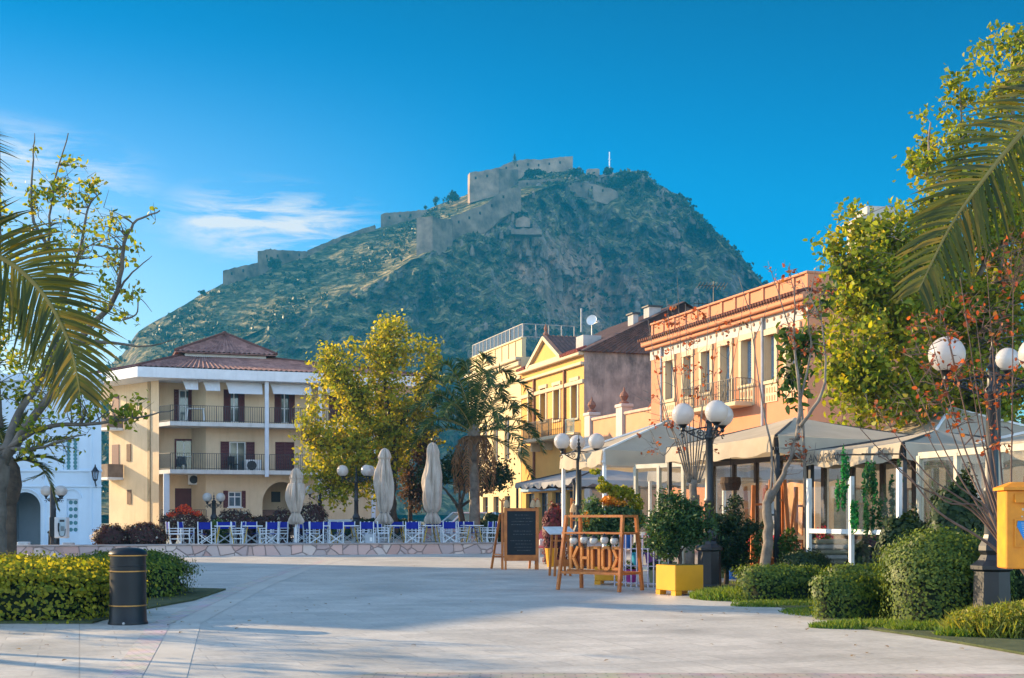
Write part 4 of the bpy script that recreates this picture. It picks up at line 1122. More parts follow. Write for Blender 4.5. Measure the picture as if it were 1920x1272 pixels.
for q in range(10):
    t0, t1 = math.pi*q/10, math.pi*(q+1)/10; rr = 0.42
    m.bar((c2x+rr*math.cos(t0),-0.03,c2z+rr*math.sin(t0)), (c2x+rr*math.cos(t1),-0.03,c2z+rr*math.sin(t1)), 0.06, 0.05)
m.build('moulding', ch_m, chx)
teal = mat('teal_glass', (0.04,0.22,0.26), 0.2, 0.2, 4)
for k, r in enumerate(wl_r):
    x0, x1, z0, z1 = r
    wo_ = MB().box(x0, x1, 0.12, 0.2, z0, z1).build('lattice_window', ch_m, chx)
    nrow = 9 if k == 0 else 5
    for cxx in (x0+(x1-x0)*0.3, x0+(x1-x0)*0.72):
        for q in range(nrow):
            zz = z0 + (z1-z0)*(q+0.5)/nrow
            m = MB(); m.M = Matrix.Translation((cxx, 0.115, zz)) @ Matrix.Rotation(R(90), 4, 'X')
            m.lathe([(0.10,-0.02),(0.10,0.004)], 8); m.build('pane', teal, wo_)
# wall lantern on the church corner
wlx = Cc.o + Vector((Cc.x(181), -0.05, Cc.z(181, 900)))
wl_ = thing('wall_lantern', 'black iron wall lantern on a bracket at the corner of the pale church', 'lantern', wlx)
MB().tube([(0,0.05,-0.35),(0,-0.05,-0.25),(0.05,-0.3,-0.15),(0.1,-0.45,0.0)], 0.035, 6).build('bracket', black_iron, wl_)
MB().lathe([(0.10,0.0),(0.16,0.35)], 6, (0.1,-0.45,0.02)).build('lamp_glass', glass_clear('lantern_glass', (0.75,0.8,0.85), 0.1), wl_)
m = MB(); m.lathe([(0.20,0.37),(0.12,0.47),(0.04,0.6),(0.02,0.7)], 6, (0.1,-0.45,0.0)); m.lathe([(0.05,-0.08),(0.12,0.0),(0.12,0.02)], 6, (0.1,-0.45,0.0))
for k in range(6):
    t = math.pi*k/3; m.bar((0.1+0.1*math.cos(t),-0.45+0.1*math.sin(t),0.02),(0.1+0.165*math.cos(t),-0.45+0.165*math.sin(t),0.37),0.02)
m.build('lantern_frame', black_iron, wl_)

# ---- the street on the right: orange house, yellow house, cream house
orange = mat('orange_stucco', (0.56,0.23,0.115), 0.9, 0.07, 0.9, 0.2, 40, stain=0.22, stain_col=(0.36,0.19,0.11))
trim = mat('cream_trim', (0.58,0.45,0.28), 0.85, 0.08, 2)
SD = -VX
O = Fac(1221, 68, SD, ROT_S)
orh = thing('orange_house', 'long orange neoclassical house with tall cream framed windows and a tiled cornice', 'house', O.o, ROT_S)
oW = O.x(1514); oD = 9.0
wpx = [(1249,1263,676.5,749.5),(1283,1297,668,743.5),(1316,1332.5,659,737),(1352,1370,648,760),(1391,1411,637,722),(1435,1453.6,628,714),(1475.6,1496,618,704)]
wr = [O.rect(*w) for w in wpx]
cor = O.z(1221, 636); par = O.z(1221, 607)
# ground floor shop openings
gops = [(1.6+3.0*k, 2.6+3.0*k, 0.0, 2.6) for k in range(5)]
mb = MB(); mb.wall(0, oW, 0, cor, 0, wr+gops, 0.42)
for (xa, ya, xb, yb) in [(oW,0,oW,oD),(oW,oD,0,oD),(0,oD,0,0)]:
    mb.add([(xa,ya,0),(xb,yb,0),(xb,yb,cor),(xa,ya,cor)], [(0,1,2,3)])
mb.add([(0,0,cor),(oW,0,cor),(oW,oD,cor),(0,oD,cor)], [(0,1,2,3)])
mb.build('wall', orange, orh)
sh_blue = mat('blue_grey_shutter', (0.24,0.33,0.42), 0.6, 0.15, 6)
for k, r in enumerate(wr):
    x0, x1, z0, z1 = r
    fr = MB(); w = 0.22
    fr.box(x0-w, x0, -0.06, 0.02, z0, z1); fr.box(x1, x1+w, -0.06, 0.02, z0, z1); fr.box(x0-w-0.05, x1+w+0.05, -0.09, 0.02, z1, z1+0.26); fr.box(x0-w, x1+w, -0.1, 0.02, z0-0.14, z0)
    fr.box(x0, x1, 0.0, 0.40, z0, z0+0.03)
    fr.box(x0, x0+0.02, 0.01, 0.40, z0+0.03, z1); fr.box(x1-0.02, x1, 0.01, 0.40, z0+0.03, z1)
    fr.build('window_surround', trim, orh)
    win = MB().frame(x0+0.03, x1-0.03, z0+0.04, z1-0.01, 0.33, 0.38, 0.06).build('window', white_paint, orh)
    MB().box(x0+0.06, x1-0.06, 0.36, 0.37, z0+0.07, z1-0.04).build('pane', pane_dark, win)
    c = (x0+x1)/2
    louvre_shutter(win, x0+0.04, c-0.01, z0+0.05, z1-0.02, 0.325, sh_blue, n=16); louvre_shutter(win, c+0.01, x1-0.04, z0+0.05, z1-0.02, 0.325, sh_blue, n=16)
    if k != 3:
        m = MB(); m.box(x0-w, x1+w, -0.04, 0.02, z0-0.95, z0-0.17); o_ = m.build('parapet_panel', trim, orh)
        m = MB(); nn = 5
        for q in range(nn):
            xx = x0-w+0.1 + (x1-x0+2*w-0.2)*(q+0.5)/nn
            for zz in (z0-0.78, z0-0.42): m.box(xx-0.05, xx+0.05, -0.05, -0.035, zz-0.12, zz+0.12)
        m.build('relief', orange, o_)
m = MB(); m.box(-0.1, oW+0.1, -0.02, 0.0, cor-1.15, cor-0.45); fz = m.build('frieze', mat('frieze_pale', (0.50,0.45,0.39), 0.85, 0.08, 2), orh)
for q in range(26):
    m = MB(); xx = oW*(q+0.5)/26; m.M = Matrix.Translation((xx, -0.022, cor-0.8)) @ Matrix.Rotation(R(90), 4, 'X'); m.lathe([(0.085,0),(0.085,0.03),(0.04,0.05)], 8); m.build('rosette', mat('rosette_brown', (0.36,0.22,0.13), 0.85), fz)
m = MB(); m.bbox(-0.4, oW+0.4, -0.45, 0.0, cor-0.42, cor-0.12, 0.05); m.bbox(-0.3, oW+0.3, -0.25, 0.0, cor-0.62, cor-0.425, 0.04); m.box(oW+0.0, oW+0.4, 0.003, oD, cor-0.42, cor-0.12); m.build('cornice', orange, orh)
m = MB()
nt_ = int((oW+0.9)/0.24)
for q in range(nt_):
    xx = -0.45+0.24*q; m.tube([(xx+0.12,-0.62,cor-0.10),(xx+0.12,0.0,cor+0.06)], 0.085, 6)
for q in range(int(oD/0.24)):
    yy = 0.24*q; m.tube([(oW+0.6,yy+0.12,cor-0.10),(oW,yy+0.12,cor+0.06)], 0.085, 6)
m.build('cornice_tiles', mat('cornice_tile', (0.17,0.055,0.035), 0.85, 0.3, 5), orh)
m = MB(); m.box(0, oW, 0.06, 0.3, cor+0.004, par-0.1); m.box(oW-0.3, oW-0.003, 0.3, oD, cor+0.004, par-0.1); m.box(0, 0.3, 0.3, oD, cor+0.004, par-0.1)
nb = 12
for q in range(nb+1):
    xx = min(oW*q/nb, oW-0.2); m.box(xx, xx+0.2, 0.0, 0.058, cor+0.05, par-0.1)
m.bbox(-0.05, oW+0.05, -0.06, 0.36, par-0.1, par, 0.02); m.box(oW-0.36, oW+0.05, 0.36, oD, par-0.1, par)
m.build('parapet', orange, orh)
for px in (1243, 1433):
    x = O.x(px); MB().tube([(x,-0.1,0),(x,-0.1,cor-0.62)], 0.07, 8).build('drainpipe', mat('grey_pipe', (0.42,0.42,0.44), 0.6), orh)
# balcony of the orange house
bx0, bx1 = O.x(1307), O.x(1412); bz = O.z(1360, 762)
o_ = MB(); o_.bbox(bx0, bx1, -0.9, 0.0, bz-0.2, bz, 0.03); bal = o_.build('balcony', trim, orh)
railing(bal, [(bx0+0.05,0),(bx0+0.05,-0.85),(bx1-0.05,-0.85),(bx1-0.05,0)], bz, bz+1.05, black_iron, pitch=0.16)
for gx in gops:
    window(orh, (gx[0],gx[1],0.02,2.6), 0.4, mat('shop_frame_brown', (0.09,0.05,0.03), 0.6), mull=1, trans=2.0, name='shop_window')
# TV antenna on its roof
an = thing('roof_antenna', 'rusty television antenna on the roof of the orange house', 'antenna', P(1338, HY, 66.5) + Vector((0,0,cor-CH-0.2)))
m = MB(); m.tube([(0,0,0),(0,0,3.0)], 0.03, 6); m.build('mast', dark_metal, an)
m = MB()
for zz, L_, ang in ((2.75, 1.1, 0.2), (1.85, 1.35, -0.15)):
    d = Vector((math.cos(ang), math.sin(ang), 0)); e = Vector((-d.y, d.x, 0))
    m.bar(Vector((0,0,zz))-d*L_*0.75, Vector((0,0,zz))+d*L_*0.6, 0.035)
    for q in range(9): c = Vector((0,0,zz)) + d*(L_*(-0.75+1.35*q/8)); m.bar(c-e*0.35+Vector((0,0,0.12)), c+e*0.35-Vector((0,0,0.12)), 0.02)
m.build('aerial', dark_metal, an)

# terrace wall between the orange and the yellow house
Y = Fac(978, 87.9, SD, ROT_S)
Wl = Fac(1095, 77, SD, ROT_S)
peach = mat('peach_stucco', (0.60,0.30,0.15), 0.9, 0.08, 1, 0.2, 40, stain=0.3, stain_col=(0.4,0.26,0.18))
tw = thing('terrace_wall', 'peach coloured garden wall with pillars between the yellow and orange houses', 'wall', Wl.o, ROT_S)
tW = 9.5*1.0; tz = Wl.z(1120, 783)
MB().box(0.05, tW-0.06, 0.15, 0.5, 0, tz-0.12).build('masonry', peach, tw)
m = MB(); m.bbox(0.05, tW-0.06, 0.06, 0.58, tz-0.12, tz+0.05, 0.03); m.bbox(0.05, tW-0.06, 0.08, 0.149, tz-1.75, tz-1.6, 0.02); m.build('coping', mat('pink_coping', (0.62,0.42,0.30), 0.85), tw)
for px, py in ((1101, 774), (1161, 758)):
    x = Wl.x(px); zt = Wl.z(px, py)
    p_ = MB(); p_.box(x-0.42, x+0.42, -0.02, 0.62, 0, zt-0.2); p_.bbox(x-0.5, x+0.5, -0.08, 0.68, zt-0.2, zt, 0.04); po = p_.build('pillar', mat('pale_pillar', (0.60,0.50,0.42), 0.85, 0.1, 1.5), tw)
    MB().lathe([(0.26,0),(0.28,0.1),(0.12,0.2),(0.26,0.45),(0.2,0.6),(0.06,0.75),(0.03,0.95)], 10, (x, 0.3, zt)).build('urn', mat('terracotta_urn', (0.30,0.13,0.08), 0.8), po)

# yellow house with pediment
yel = mat('yellow_stucco', (0.64,0.345,0.085), 0.9, 0.07, 1, 0.2, 40, stain=0.25, stain_col=(0.42,0.26,0.1))
yh = thing('yellow_house', 'yellow neoclassical house with a pediment, tall windows and a weathered bare gable', 'house', Y.o, ROT_S)
yW = Y.x(1095)
yc = Y.z(1030, 690) ; ytop = Y.z(1095, 656)
ywp = [(991.5,1001,735,800),(1014,1024,728.5,790),(1039,1050,722.6,788),(1072,1083.5,714.5,785)]
ywr = [Y.rect(*w) for w in ywp]
gyo = [(0.9+2.55*k, 2.6+2.55*k, 0.0, 3.1) for k in range(4)]
mb = MB(); mb.wall(0, yW, 0, ytop, 0, ywr+gyo, 0.35)
mb.add([(0,0,0),(0,0,ytop),(0,13,ytop),(0,13,0)], [(0,1,2,3)]); mb.add([(0,13,0),(0,13,ytop),(yW,13,ytop),(yW,13,0)], [(0,1,2,3)])
mb.build('wall', yel, yh)
ridge = 14.7
gm_ = mat('weathered_plaster', (0.52,0.36,0.27), 0.95, 0.2, 0.9, 0.6, 12, col2=(0.25,0.17,0.13), stain=0.5, stain_col=(0.10,0.08,0.075))
gpoly = [(0,0),(13,0),(13,ytop-0.3),(6.6,ridge),(0,ytop-0.1)]
_nt = gm_.node_tree; _b = _nt.nodes['Principled BSDF']; _src = _b.inputs['Base Color'].links[0].from_socket
_t = _nt.nodes.new('ShaderNodeTexCoord'); _n = _nt.nodes.new('ShaderNodeTexNoise'); _n.inputs['Scale'].default_value = 0.9; _n.inputs['Detail'].default_value = 10; _n.inputs['Roughness'].default_value = 0.72
_mp = _nt.nodes.new('ShaderNodeMapping'); _mp.inputs['Scale'].default_value = (1, 1, 0.55); _nt.links.new(_t.outputs['Object'], _mp.inputs[0]); _nt.links.new(_mp.outputs[0], _n.inputs['Vector'])
_s = _nt.nodes.new('ShaderNodeSeparateXYZ'); _nt.links.new(_t.outputs['Object'], _s.inputs[0])
_a = _nt.nodes.new('ShaderNodeMath'); _a.operation = 'MULTIPLY_ADD'; _a.inputs[1].default_value = 0.055; _nt.links.new(_s.outputs[2], _a.inputs[0]); _nt.links.new(_n.outputs['Fac'], _a.inputs[2])
_r = _nt.nodes.new('ShaderNodeMapRange'); _r.inputs[1].default_value = 1.0; _r.inputs[2].default_value = 1.28; _r.inputs[4].default_value = 0.92; _nt.links.new(_a.outputs[0], _r.inputs[0])
_m = _nt.nodes.new('ShaderNodeMix'); _m.data_type = 'RGBA'; _nt.links.new(_r.outputs[0], _m.inputs[0]); _nt.links.new(_src, _m.inputs[6]); _m.inputs[7].default_value = (0.045,0.038,0.036,1); _nt.links.new(_m.outputs[2], _b.inputs['Base Color'])   # mould and soot grown down from the eaves
mb = MB(); mb.add([(yW+0.004, a, b) for a, b in gpoly], [(0,1,2,3,4)]); mb.add([(0, a, b) for a, b in gpoly[2:]] , [(2,1,0)])
mb.build('gable_wall', gm_, yh)
rt = tile_mat('old_roof_tiles', (0.06,0.035,0.03), (0.15,0.075,0.055))
rb = MB(); hip_tiles(rb, [(-0.3,-0.25),(yW+0.25,-0.25),(yW+0.25,6.6),(-0.3,6.6)], [(-0.3,6.55),(yW+0.25,6.55),(yW+0.25,6.6),(-0.3,6.6)], ytop-0.1, ridge+0.08)
rb.add([(-0.3,6.6,ridge+0.08),(yW+0.25,6.6,ridge+0.08),(yW+0.25,13.4,ytop-0.3),(-0.3,13.4,ytop-0.3)], [(0,1,2,3)])
rb.build('roof', rt, yh)
for r in ywr:
    x0, x1, z0, z1 = r; fr = MB(); w = 0.2
    fr.box(x0-w, x0, -0.06, 0.02, z0, z1); fr.box(x1, x1+w, -0.06, 0.02, z0, z1); fr.box(x0-w-0.05, x1+w+0.05, -0.09, 0.02, z1, z1+0.22); fr.box(x0-w, x1+w, -0.1, 0.02, z0-0.12, z0); fr.build('window_surround', trim, yh)
    window(yh, r, 0.33, sh_blue, mull=1, trans=z1-0.6)
m = MB(); m.bbox(-0.05, yW, -0.22, 0.0, ytop-0.9, ytop-0.7, 0.03); m.bbox(-0.05, yW, -0.12, 0.0, ytop-2.0, ytop-1.75, 0.03); m.bbox(-0.05, yW+0.0, -0.35, 0.0, ytop-0.32, ytop-0.10, 0.04)
pl, pr, pa = Y.x(997), Y.x(1056), Y.x(1026)
pz0, pz1 = ytop-0.1, Y.z(1026, 634)
m.build('cornice', trim, yh)
m = MB(); m.prism([(pl,pz0),(pr,pz0),(pa,pz1-0.25)], -0.12, 0.4); pd = m.build('pediment', yel, yh)
m = MB(); 
for a, b in (((pl-0.25,pz0),(pa,pz1)), ((pr+0.25,pz0),(pa,pz1))): m.bar((a[0],0.0,a[1]),(b[0],0.0,b[1]), 0.7, 0.24)
m.bar((pl-0.25,-0.06,pz0+0.05),(pr+0.25,-0.06,pz0+0.05), 0.5, 0.2); m.build('pediment_moulding', trim, pd)
m = MB(); hip_tiles(m, [(pl-0.3,-0.3),(pl-0.3,6.0),(pa,6.0),(pa,-0.3)], [(pa,-0.3),(pa,6.0),(pa+0.01,6.0),(pa+0.01,-0.3)], pz0+0.15, pz1+0.16, sides=[0])
hip_tiles(m, [(pr+0.3,6.0),(pr+0.3,-0.3),(pa,-0.3),(pa,6.0)], [(pa,6.0),(pa,-0.3),(pa-0.01,-0.3),(pa-0.01,6.0)], pz0+0.15, pz1+0.16, sides=[0])
m.build('pediment_roof', rt, yh)
MB().lathe([(0.16,0),(0.2,0.15),(0.08,0.3),(0.14,0.5),(0.02,0.8)], 8, (pa,-0.1,pz1+0.1)).build('finial', MATS['terracotta_urn'], yh)
for a, b in ((-0.05, pl-0.35), (pr+0.35, yW)):
    m = MB()
    for q in range(int((b-a)/0.24)): m.tube([(a+0.12+0.24*q,-0.42,ytop-0.06),(a+0.12+0.24*q,0.2,ytop+0.22)], 0.1, 6)
    m.build('eave_tiles', mat('red_eave_tile', (0.30,0.055,0.035), 0.8, 0.3, 5), yh)
for px in (1003, 1060):
    x = Y.x(px); MB().box(x-0.09, x+0.09, -0.14, -0.0, 3.4, ytop-0.92).build('drainpipe', mat('rusty_pipe', (0.26,0.10,0.045), 0.8, 0.25, 5), yh)
bx0, bx1 = Y.x(1008), Y.x(1064); bz = Y.z(1036, 822)
o_ = MB(); o_.bbox(bx0, bx1+1.5, -1.1, 0.0, bz-0.22, bz, 0.03)
for xx in (bx0+0.4, (bx0+bx1)/2, bx1-0.3): o_.prism([(xx-0.12,bz-0.75),(xx+0.12,bz-0.75),(xx+0.12,bz-0.224),(xx-0.12,bz-0.224)], -0.6, -0.002)
bal = o_.build('balcony', trim, yh); railing(bal, [(bx0+0.05,0),(bx0+0.05,-1.05),(bx1-0.05,-1.05),(bx1-0.05,0)], bz, bz+1.05, black_iron, pitch=0.12)
x = Y.x(1077); m = MB(); m.bbox(x-0.8, x+0.8, -0.35, 0.0, Y.z(1077, 812)-0.15, Y.z(1077,812), 0.02); bs = m.build('balcony', trim, yh); railing(bs, [(x-0.75,-0.3),(x+0.75,-0.3)], Y.z(1077,812), Y.z(1077,786), mat('teal_rail', (0.25,0.36,0.36), 0.6))
navy = mat('navy_frame', (0.012,0.045,0.10), 0.5, 0.2, 5)
for g_ in gyo: window(yh, (g_[0],g_[1],0.02,3.1), 0.3, navy, mull=2, trans=2.3, name='shop_window')
MB().bbox(0.2, yW-0.2, -0.16, 0.0, 3.2, 3.62, 0.02).build('shop_fascia', mat('pale_blue_fascia', (0.28,0.42,0.52), 0.7), yh)
# roof furniture of the yellow house
def yh_pt(s, y, z): return Y.o + SD*s + UX*y + Vector((0,0,z))
for px, py, y, w, h, lab in ((1187, 598, 3.6, 0.34, 0.9, 'slim white chimney with a dark cap on the old tiled roof'), (1223, 588, 5.0, 0.8, 0.8, 'wide white chimney with a flat dark cap beside the roof ridge')):
    # on the gable edge: solve for y along the gable from the photo column
    r = (px-960)/F; gx = Y.o + SD*(yW-0.6); t = (r*gx.y - gx.x)/(UX.x - r*UX.y)
    zr = ytop + (ridge-ytop)*t/6.6
    c_ = thing('chimney_stack', lab, 'chimney', gx + UX*t + Vector((0,0,zr-0.2)), ROT_S)
    MB().box(-0.4, 0.4, -w/2, w/2, 0, h).build('shaft', mat('white_chimney', (0.40,0.38,0.36), 0.85, 0.15, 2), c_)
    MB().bbox(-0.5, 0.5, -w/2-0.1, w/2+0.1, h, h+0.1, 0.01).build('cap', dark_metal, c_)
ch_ = thing('chimney_stack', 'low pale chimney block with a thin pipe near the pediment', 'chimney', P(1098, 640, 79), ROT_S)
MB().box(-0.6, 0.6, -0.4, 0.8, -0.9, 0.30).build('shaft', MATS['white_chimney'], ch_)
MB().tube([(0.3,-0.4,0.5),(0.3,-0.4,1.95)], 0.05, 6).build('pipe', grey_metal, ch_)
sd_ = thing('satellite_dish', 'white satellite dish on the old tiled roof', 'dish', P(1110, 612, 79.5), 0)
m = MB(); m.M = Matrix.Rotation(R(-25), 4, 'Z') @ Matrix.Rotation(R(75), 4, 'X'); m.lathe([(0.02,0.0),(0.15,0.02),(0.26,0.08),(0.34,0.15),(0.33,0.16),(0.25,0.10),(0.02,0.02)], 18, (0,0.35,0)); m.build('reflector', white_paint, sd_, smooth=True)
m = MB(); m.tube([(0,0.1,-1.0),(0,0.1,0.3)], 0.035, 6); m.bar((0,0,0.1),(0.35,-0.5,0.2),0.03); m.box(0.3,0.42,-0.58,-0.46,0.14,0.28); m.build('arm', grey_metal, sd_)

# cream house at the end of the street
Cr = Fac(880, 99.7, SD, ROT_S)
crm = mat('pale_cream_stucco', (0.64,0.49,0.26), 0.9, 0.07, 1, 0.2, 40, stain=0.2, stain_col=(0.4,0.32,0.2))
crh = thing('cream_house', 'pale cream house with a panelled parapet and roof terrace railing', 'house', Cr.o, ROT_S)
cW2 = Cr.x(977.5)-0.05; ctop = Cr.z(930, 686)
cwr = [(0.9+2.6*k, 2.0+2.6*k, 5.6, 8.6) for k in range(4)]; cgr = [(0.9+2.6*k, 2.2+2.6*k, 0.0, 3.0) for k in range(4)]
mb = MB(); mb.wall(0, cW2, 0, ctop, 0, cwr+cgr, 0.3)
mb.add([(0,0,0),(0,0,ctop),(0,10,ctop),(0,10,0)], [(0,1,2,3)]); mb.add([(0,10,0),(0,10,ctop),(cW2,10,ctop),(cW2,10,0)], [(0,1,2,3)]); mb.add([(cW2,0,0),(cW2,10,0),(cW2,10,ctop),(cW2,0,ctop)], [(0,1,2,3)]); mb.add([(0,0,ctop),(cW2,0,ctop),(cW2,10,ctop),(0,10,ctop)], [(0,1,2,3)])
mb.build('wall', crm, crh)
m = MB(); m.bbox(-0.2, cW2, -0.4, 0.0, ctop-0.25, ctop, 0.05); m.bbox(-0.1, cW2, -0.2, 0.0, ctop-0.6, ctop-0.26, 0.04); m.bbox(-0.1, cW2, -0.1, 0.0, ctop-1.5, ctop-1.3, 0.03); m.build('cornice', trim, crh)
m = MB(); m.box(0, cW2, 0.1, 0.35, ctop+0.004, ctop+1.25)
for q in range(9): xx = cW2*q/8.0; m.box(max(0,xx-0.15), min(cW2,xx+0.15), 0.04, 0.098, ctop+0.05, ctop+1.2)
m.bbox(0, cW2, 0.0, 0.4, ctop+1.25, ctop+1.35, 0.02); m.build('parapet', crm, crh)
railing(crh, [(0.3,0.2),(cW2-0.2,0.2),(cW2-0.2,4)], ctop+1.35, ctop+2.3, mat('dull_rail', (0.36,0.33,0.30), 0.6), 'terrace_railing', pitch=0.9, r=0.03, rail=0.06)
MB().box(0.5, cW2-0.4, 0.19, 0.21, ctop+1.45, ctop+2.3).build('railing_panel', glass_clear('smoked_glass', (0.45,0.44,0.46), 0.1), crh)
for r in cwr: window(crh, r, 0.28, white_paint, mull=1, trans=r[3]-0.7)
for r in cgr: window(crh, (r[0],r[1],0.02,3.0), 0.28, navy, mull=1, trans=2.3, name='shop_window')
# low cafe building behind the canopies on the right
K = Fac(1528, 47, UX, ROT_U)
kb = thing('cafe_building', 'low warm coloured cafe building behind the canopies on the right', 'building', K.o, ROT_U)
kW = 16.0; kh = 4.1
ko = [(0.8+2.6*k, 2.4+2.6*k, 0.0, 2.6) for k in range(6)]
mb = MB(); mb.wall(0, kW, 0, kh, 0, ko, 0.3)
mb.add([(0,0,0),(0,0,kh),(0,8,kh),(0,8,0)], [(0,1,2,3)]); mb.add([(kW,0,0),(kW,8,0),(kW,8,kh),(kW,0,kh)], [(0,1,2,3)]); mb.add([(0,8,0),(0,8,kh),(kW,8,kh),(kW,8,0)], [(0,1,2,3)]); mb.add([(0,0,kh),(kW,0,kh),(kW,8,kh),(0,8,kh)], [(0,1,2,3)])
mb.build('wall', mat('warm_stucco', (0.74,0.40,0.19), 0.9, 0.1, 1, 0.2, 30, stain=0.2, stain_col=(0.4,0.26,0.15)), kb)
MB().bbox(-0.1, kW+0.1, -0.15, 0.0, kh-0.2, kh+0.05, 0.03).build('cornice', trim, kb)
for g_ in ko: window(kb, (g_[0],g_[1],0.02,2.6), 0.28, mat('cafe_frame', (0.30,0.14,0.06), 0.6), gm=mat('warm_pane', (0.22,0.16,0.11), 0.15, 0.4, 1.5, spec=0.6), mull=1, trans=2.0, name='glass_door')
# pale tower behind the tree on the right
tt = thing('bell_tower', 'pale stone tower rising behind the right hand tree', 'tower', P(1640, HY, 78) - Vector((0,0,CH)), 0.15)
tstone = mat('tower_stone', (0.50,0.44,0.36), 0.9, 0.15, 0.8, 0.5, 12, stain=0.35, stain_col=(0.2,0.17,0.14))
h = P(1640, 415, 78).z; zo = P(1640, 500, 78).z
m = MB(); m.wall(-1.25, 1.25, 0, h-0.3, -1.25, [(-0.5,0.5,zo-1.4,zo+0.9)], 0.5)
for a, b in (((1.25,-1.25),(1.25,1.25)),((1.25,1.25),(-1.25,1.25)),((-1.25,1.25),(-1.25,-1.25))):
    m.add([(a[0],a[1],0),(b[0],b[1],0),(b[0],b[1],h-0.3),(a[0],a[1],h-0.3)], [(0,1,2,3)])
m.build('shaft', tstone, tt)
m = MB(); m.bbox(-1.5, 1.5, -1.5, 1.5, h-0.3, h+0.05, 0.08); m.bbox(-1.4, 1.4, -1.4, 1.4, zo-2.0, zo-1.75, 0.05); m.bbox(-0.9, 0.9, -0.9, 0.9, h+0.05, h+0.7, 0.05); m.build('cornice', tstone, tt)
MB().box(-0.5, 0.5, -0.8, -0.74, zo-1.4, zo+0.9).build('louvre', wood_brown, tt)
# ---------------------------------------------------------------- street lamps
def opal_mat():
    m, nt, b, out = mat_base('opal_globe')
    b.inputs['Base Color'].default_value = (0.62,0.585,0.55,1); b.inputs['Roughness'].default_value = 0.25
    tr = nt.nodes.new('ShaderNodeBsdfTranslucent'); tr.inputs[0].default_value = (0.62,0.58,0.53,1)
    mx = nt.nodes.new('ShaderNodeMixShader'); mx.inputs[0].default_value = 0.4
    nt.links.new(b.outputs[0], mx.inputs[1]); nt.links.new(tr.outputs[0], mx.inputs[2]); nt.links.new(mx.outputs[0], out.inputs[0])
    MATS['opal_globe'] = m; return m
opal = opal_mat()
def lamp(loc, H, angs, label, r=0.58, gr=0.24, s=1.0, big=True, group='globe street lamps', rz=0.0):
    t = thing('street_lamp', label, 'street lamp', loc, rz, group)
    b = MB()
    b.lathe([(0.29,0),(0.29,0.06),(0.26,0.09),(0.24,0.78),(0.29,0.81),(0.29,0.86),(0.19,0.93),(0.15,1.0),(0.18,1.06),(0.175,1.12),(0.12,1.22),(0.105,1.27)], 8 if big else 6)
    b.build('base', black_iron, t)
    p = MB()
    p.lathe([(0.098,1.25),(0.09,1.8),(0.105,1.83),(0.105,1.87),(0.085,1.9),(0.072,H-0.55),(0.095,H-0.52),(0.095,H-0.46),(0.065,H-0.42),(0.055,H-0.2),(0.07,H-0.17),(0.02,H-0.1)], 12, fold=lambda a, z: 1+0.06*math.cos(8*a))
    p.build('post', black_iron, t, smooth=True)
    f = MB(); f.lathe([(0.03,H-0.12),(0.05,H-0.05),(0.02,H+0.0),(0.04,H+0.06),(0.012,H+0.12),(0.005,H+0.24)], 8); f.build('finial', black_iron, t)
    for a in angs:
        d = Vector((math.cos(R(a)), math.sin(R(a)), 0)); up = Vector((0,0,1)); c = Vector((0,0,H-0.48))
        m = MB()
        top = [d*0.05+c+up*0.2, d*r*0.45+c+up*0.17, d*r*0.8+c+up*0.12, d*r*0.98+c+up*0.15, d*r*1.02+c+up*0.22]
        m.tube(smooth_path(top,4), 0.018, 6)
        low = [d*0.05+c-up*0.05, d*r*0.3+c-up*0.04, d*r*0.6+c+up*0.03, d*r*0.85+c+up*0.1]
        m.tube(smooth_path(low,4), 0.016, 6)
        for cc, r0, dr_ in ((d*r*0.33+c+up*0.07, 0.085, 1), (d*r*0.62+c+up*0.08, 0.05, -1)):
            sp = [cc + d*(r0*(1-0.8*k/14))*math.cos(dr_*k*0.65) + up*(r0*(1-0.8*k/14))*math.sin(dr_*k*0.65) for k in range(15)]
            m.tube(sp, 0.013, 5)
        cc = d*r*1.05+c+up*0.03
        m.tube([cc + d*0.045*math.cos(k*0.6) + up*0.045*math.sin(k*0.6) for k in range(9)], 0.014, 5)
        e = d*r
        m.lathe([(0.02,-0.10),(0.05,-0.06),(0.04,-0.02),(0.10,0.05),(0.12,0.055)], 12, (e.x, e.y, H-gr-0.03))
        ao = m.build('arm', black_iron, t, smooth=True)
        MB().sphere((e.x, e.y, H), gr, 24, 14).build('globe', opal, ao, smooth='all')
    return t
lamp(P(1330, HY, 27)-Vector((0,0,CH)), 3.68, (163, 52, -84), 'black triple globe lamp beside the yellow planter box', r=0.56)
lamp(P(1860, HY, 17.0)-Vector((0,0,CH)), 3.66, (180, 0), 'large black globe lamp in front of the rounded hedge next to the yellow letter box', r=0.60)
lamp(P(1869, HY, 25.4)-Vector((0,0,CH)), 4.62, (-12,), 'taller globe lamp standing straight behind the large lamp by the letter box', r=0.2, gr=0.235)
lamp(P(1085, HY, 37.7)-Vector((0,0,CH)), 3.72, (205, 92, -22), 'black lamp rising behind the wooden stands with globes over the beige canopy', r=0.55)
def tpt(px, D, z=TZ): return P(px, HY, D) + Vector((0,0,z-CH))
lamp(tpt(668, 58), 3.6-TZ+0.0, (180, 20, -35), 'black globe lamp on the terrace in front of the yellow leaved tree', r=0.62, gr=0.26)
lamp(tpt(600, 64), 2.85-TZ, (180, 95, 0), 'three globe lamp between the tall parasol and the yellow leaved tree', r=0.50, gr=0.235)
lamp(tpt(401, 62), 2.46-TZ, (172, 190, 8), 'lamp with two pale globes before the ground floor window of the cream block', r=0.32, gr=0.22)
lamp(P(101, HY, 56)-Vector((0,0,CH)), 2.65, (180, 12, -22), 'globe lamp in front of the arched church porch', r=0.34, gr=0.23)

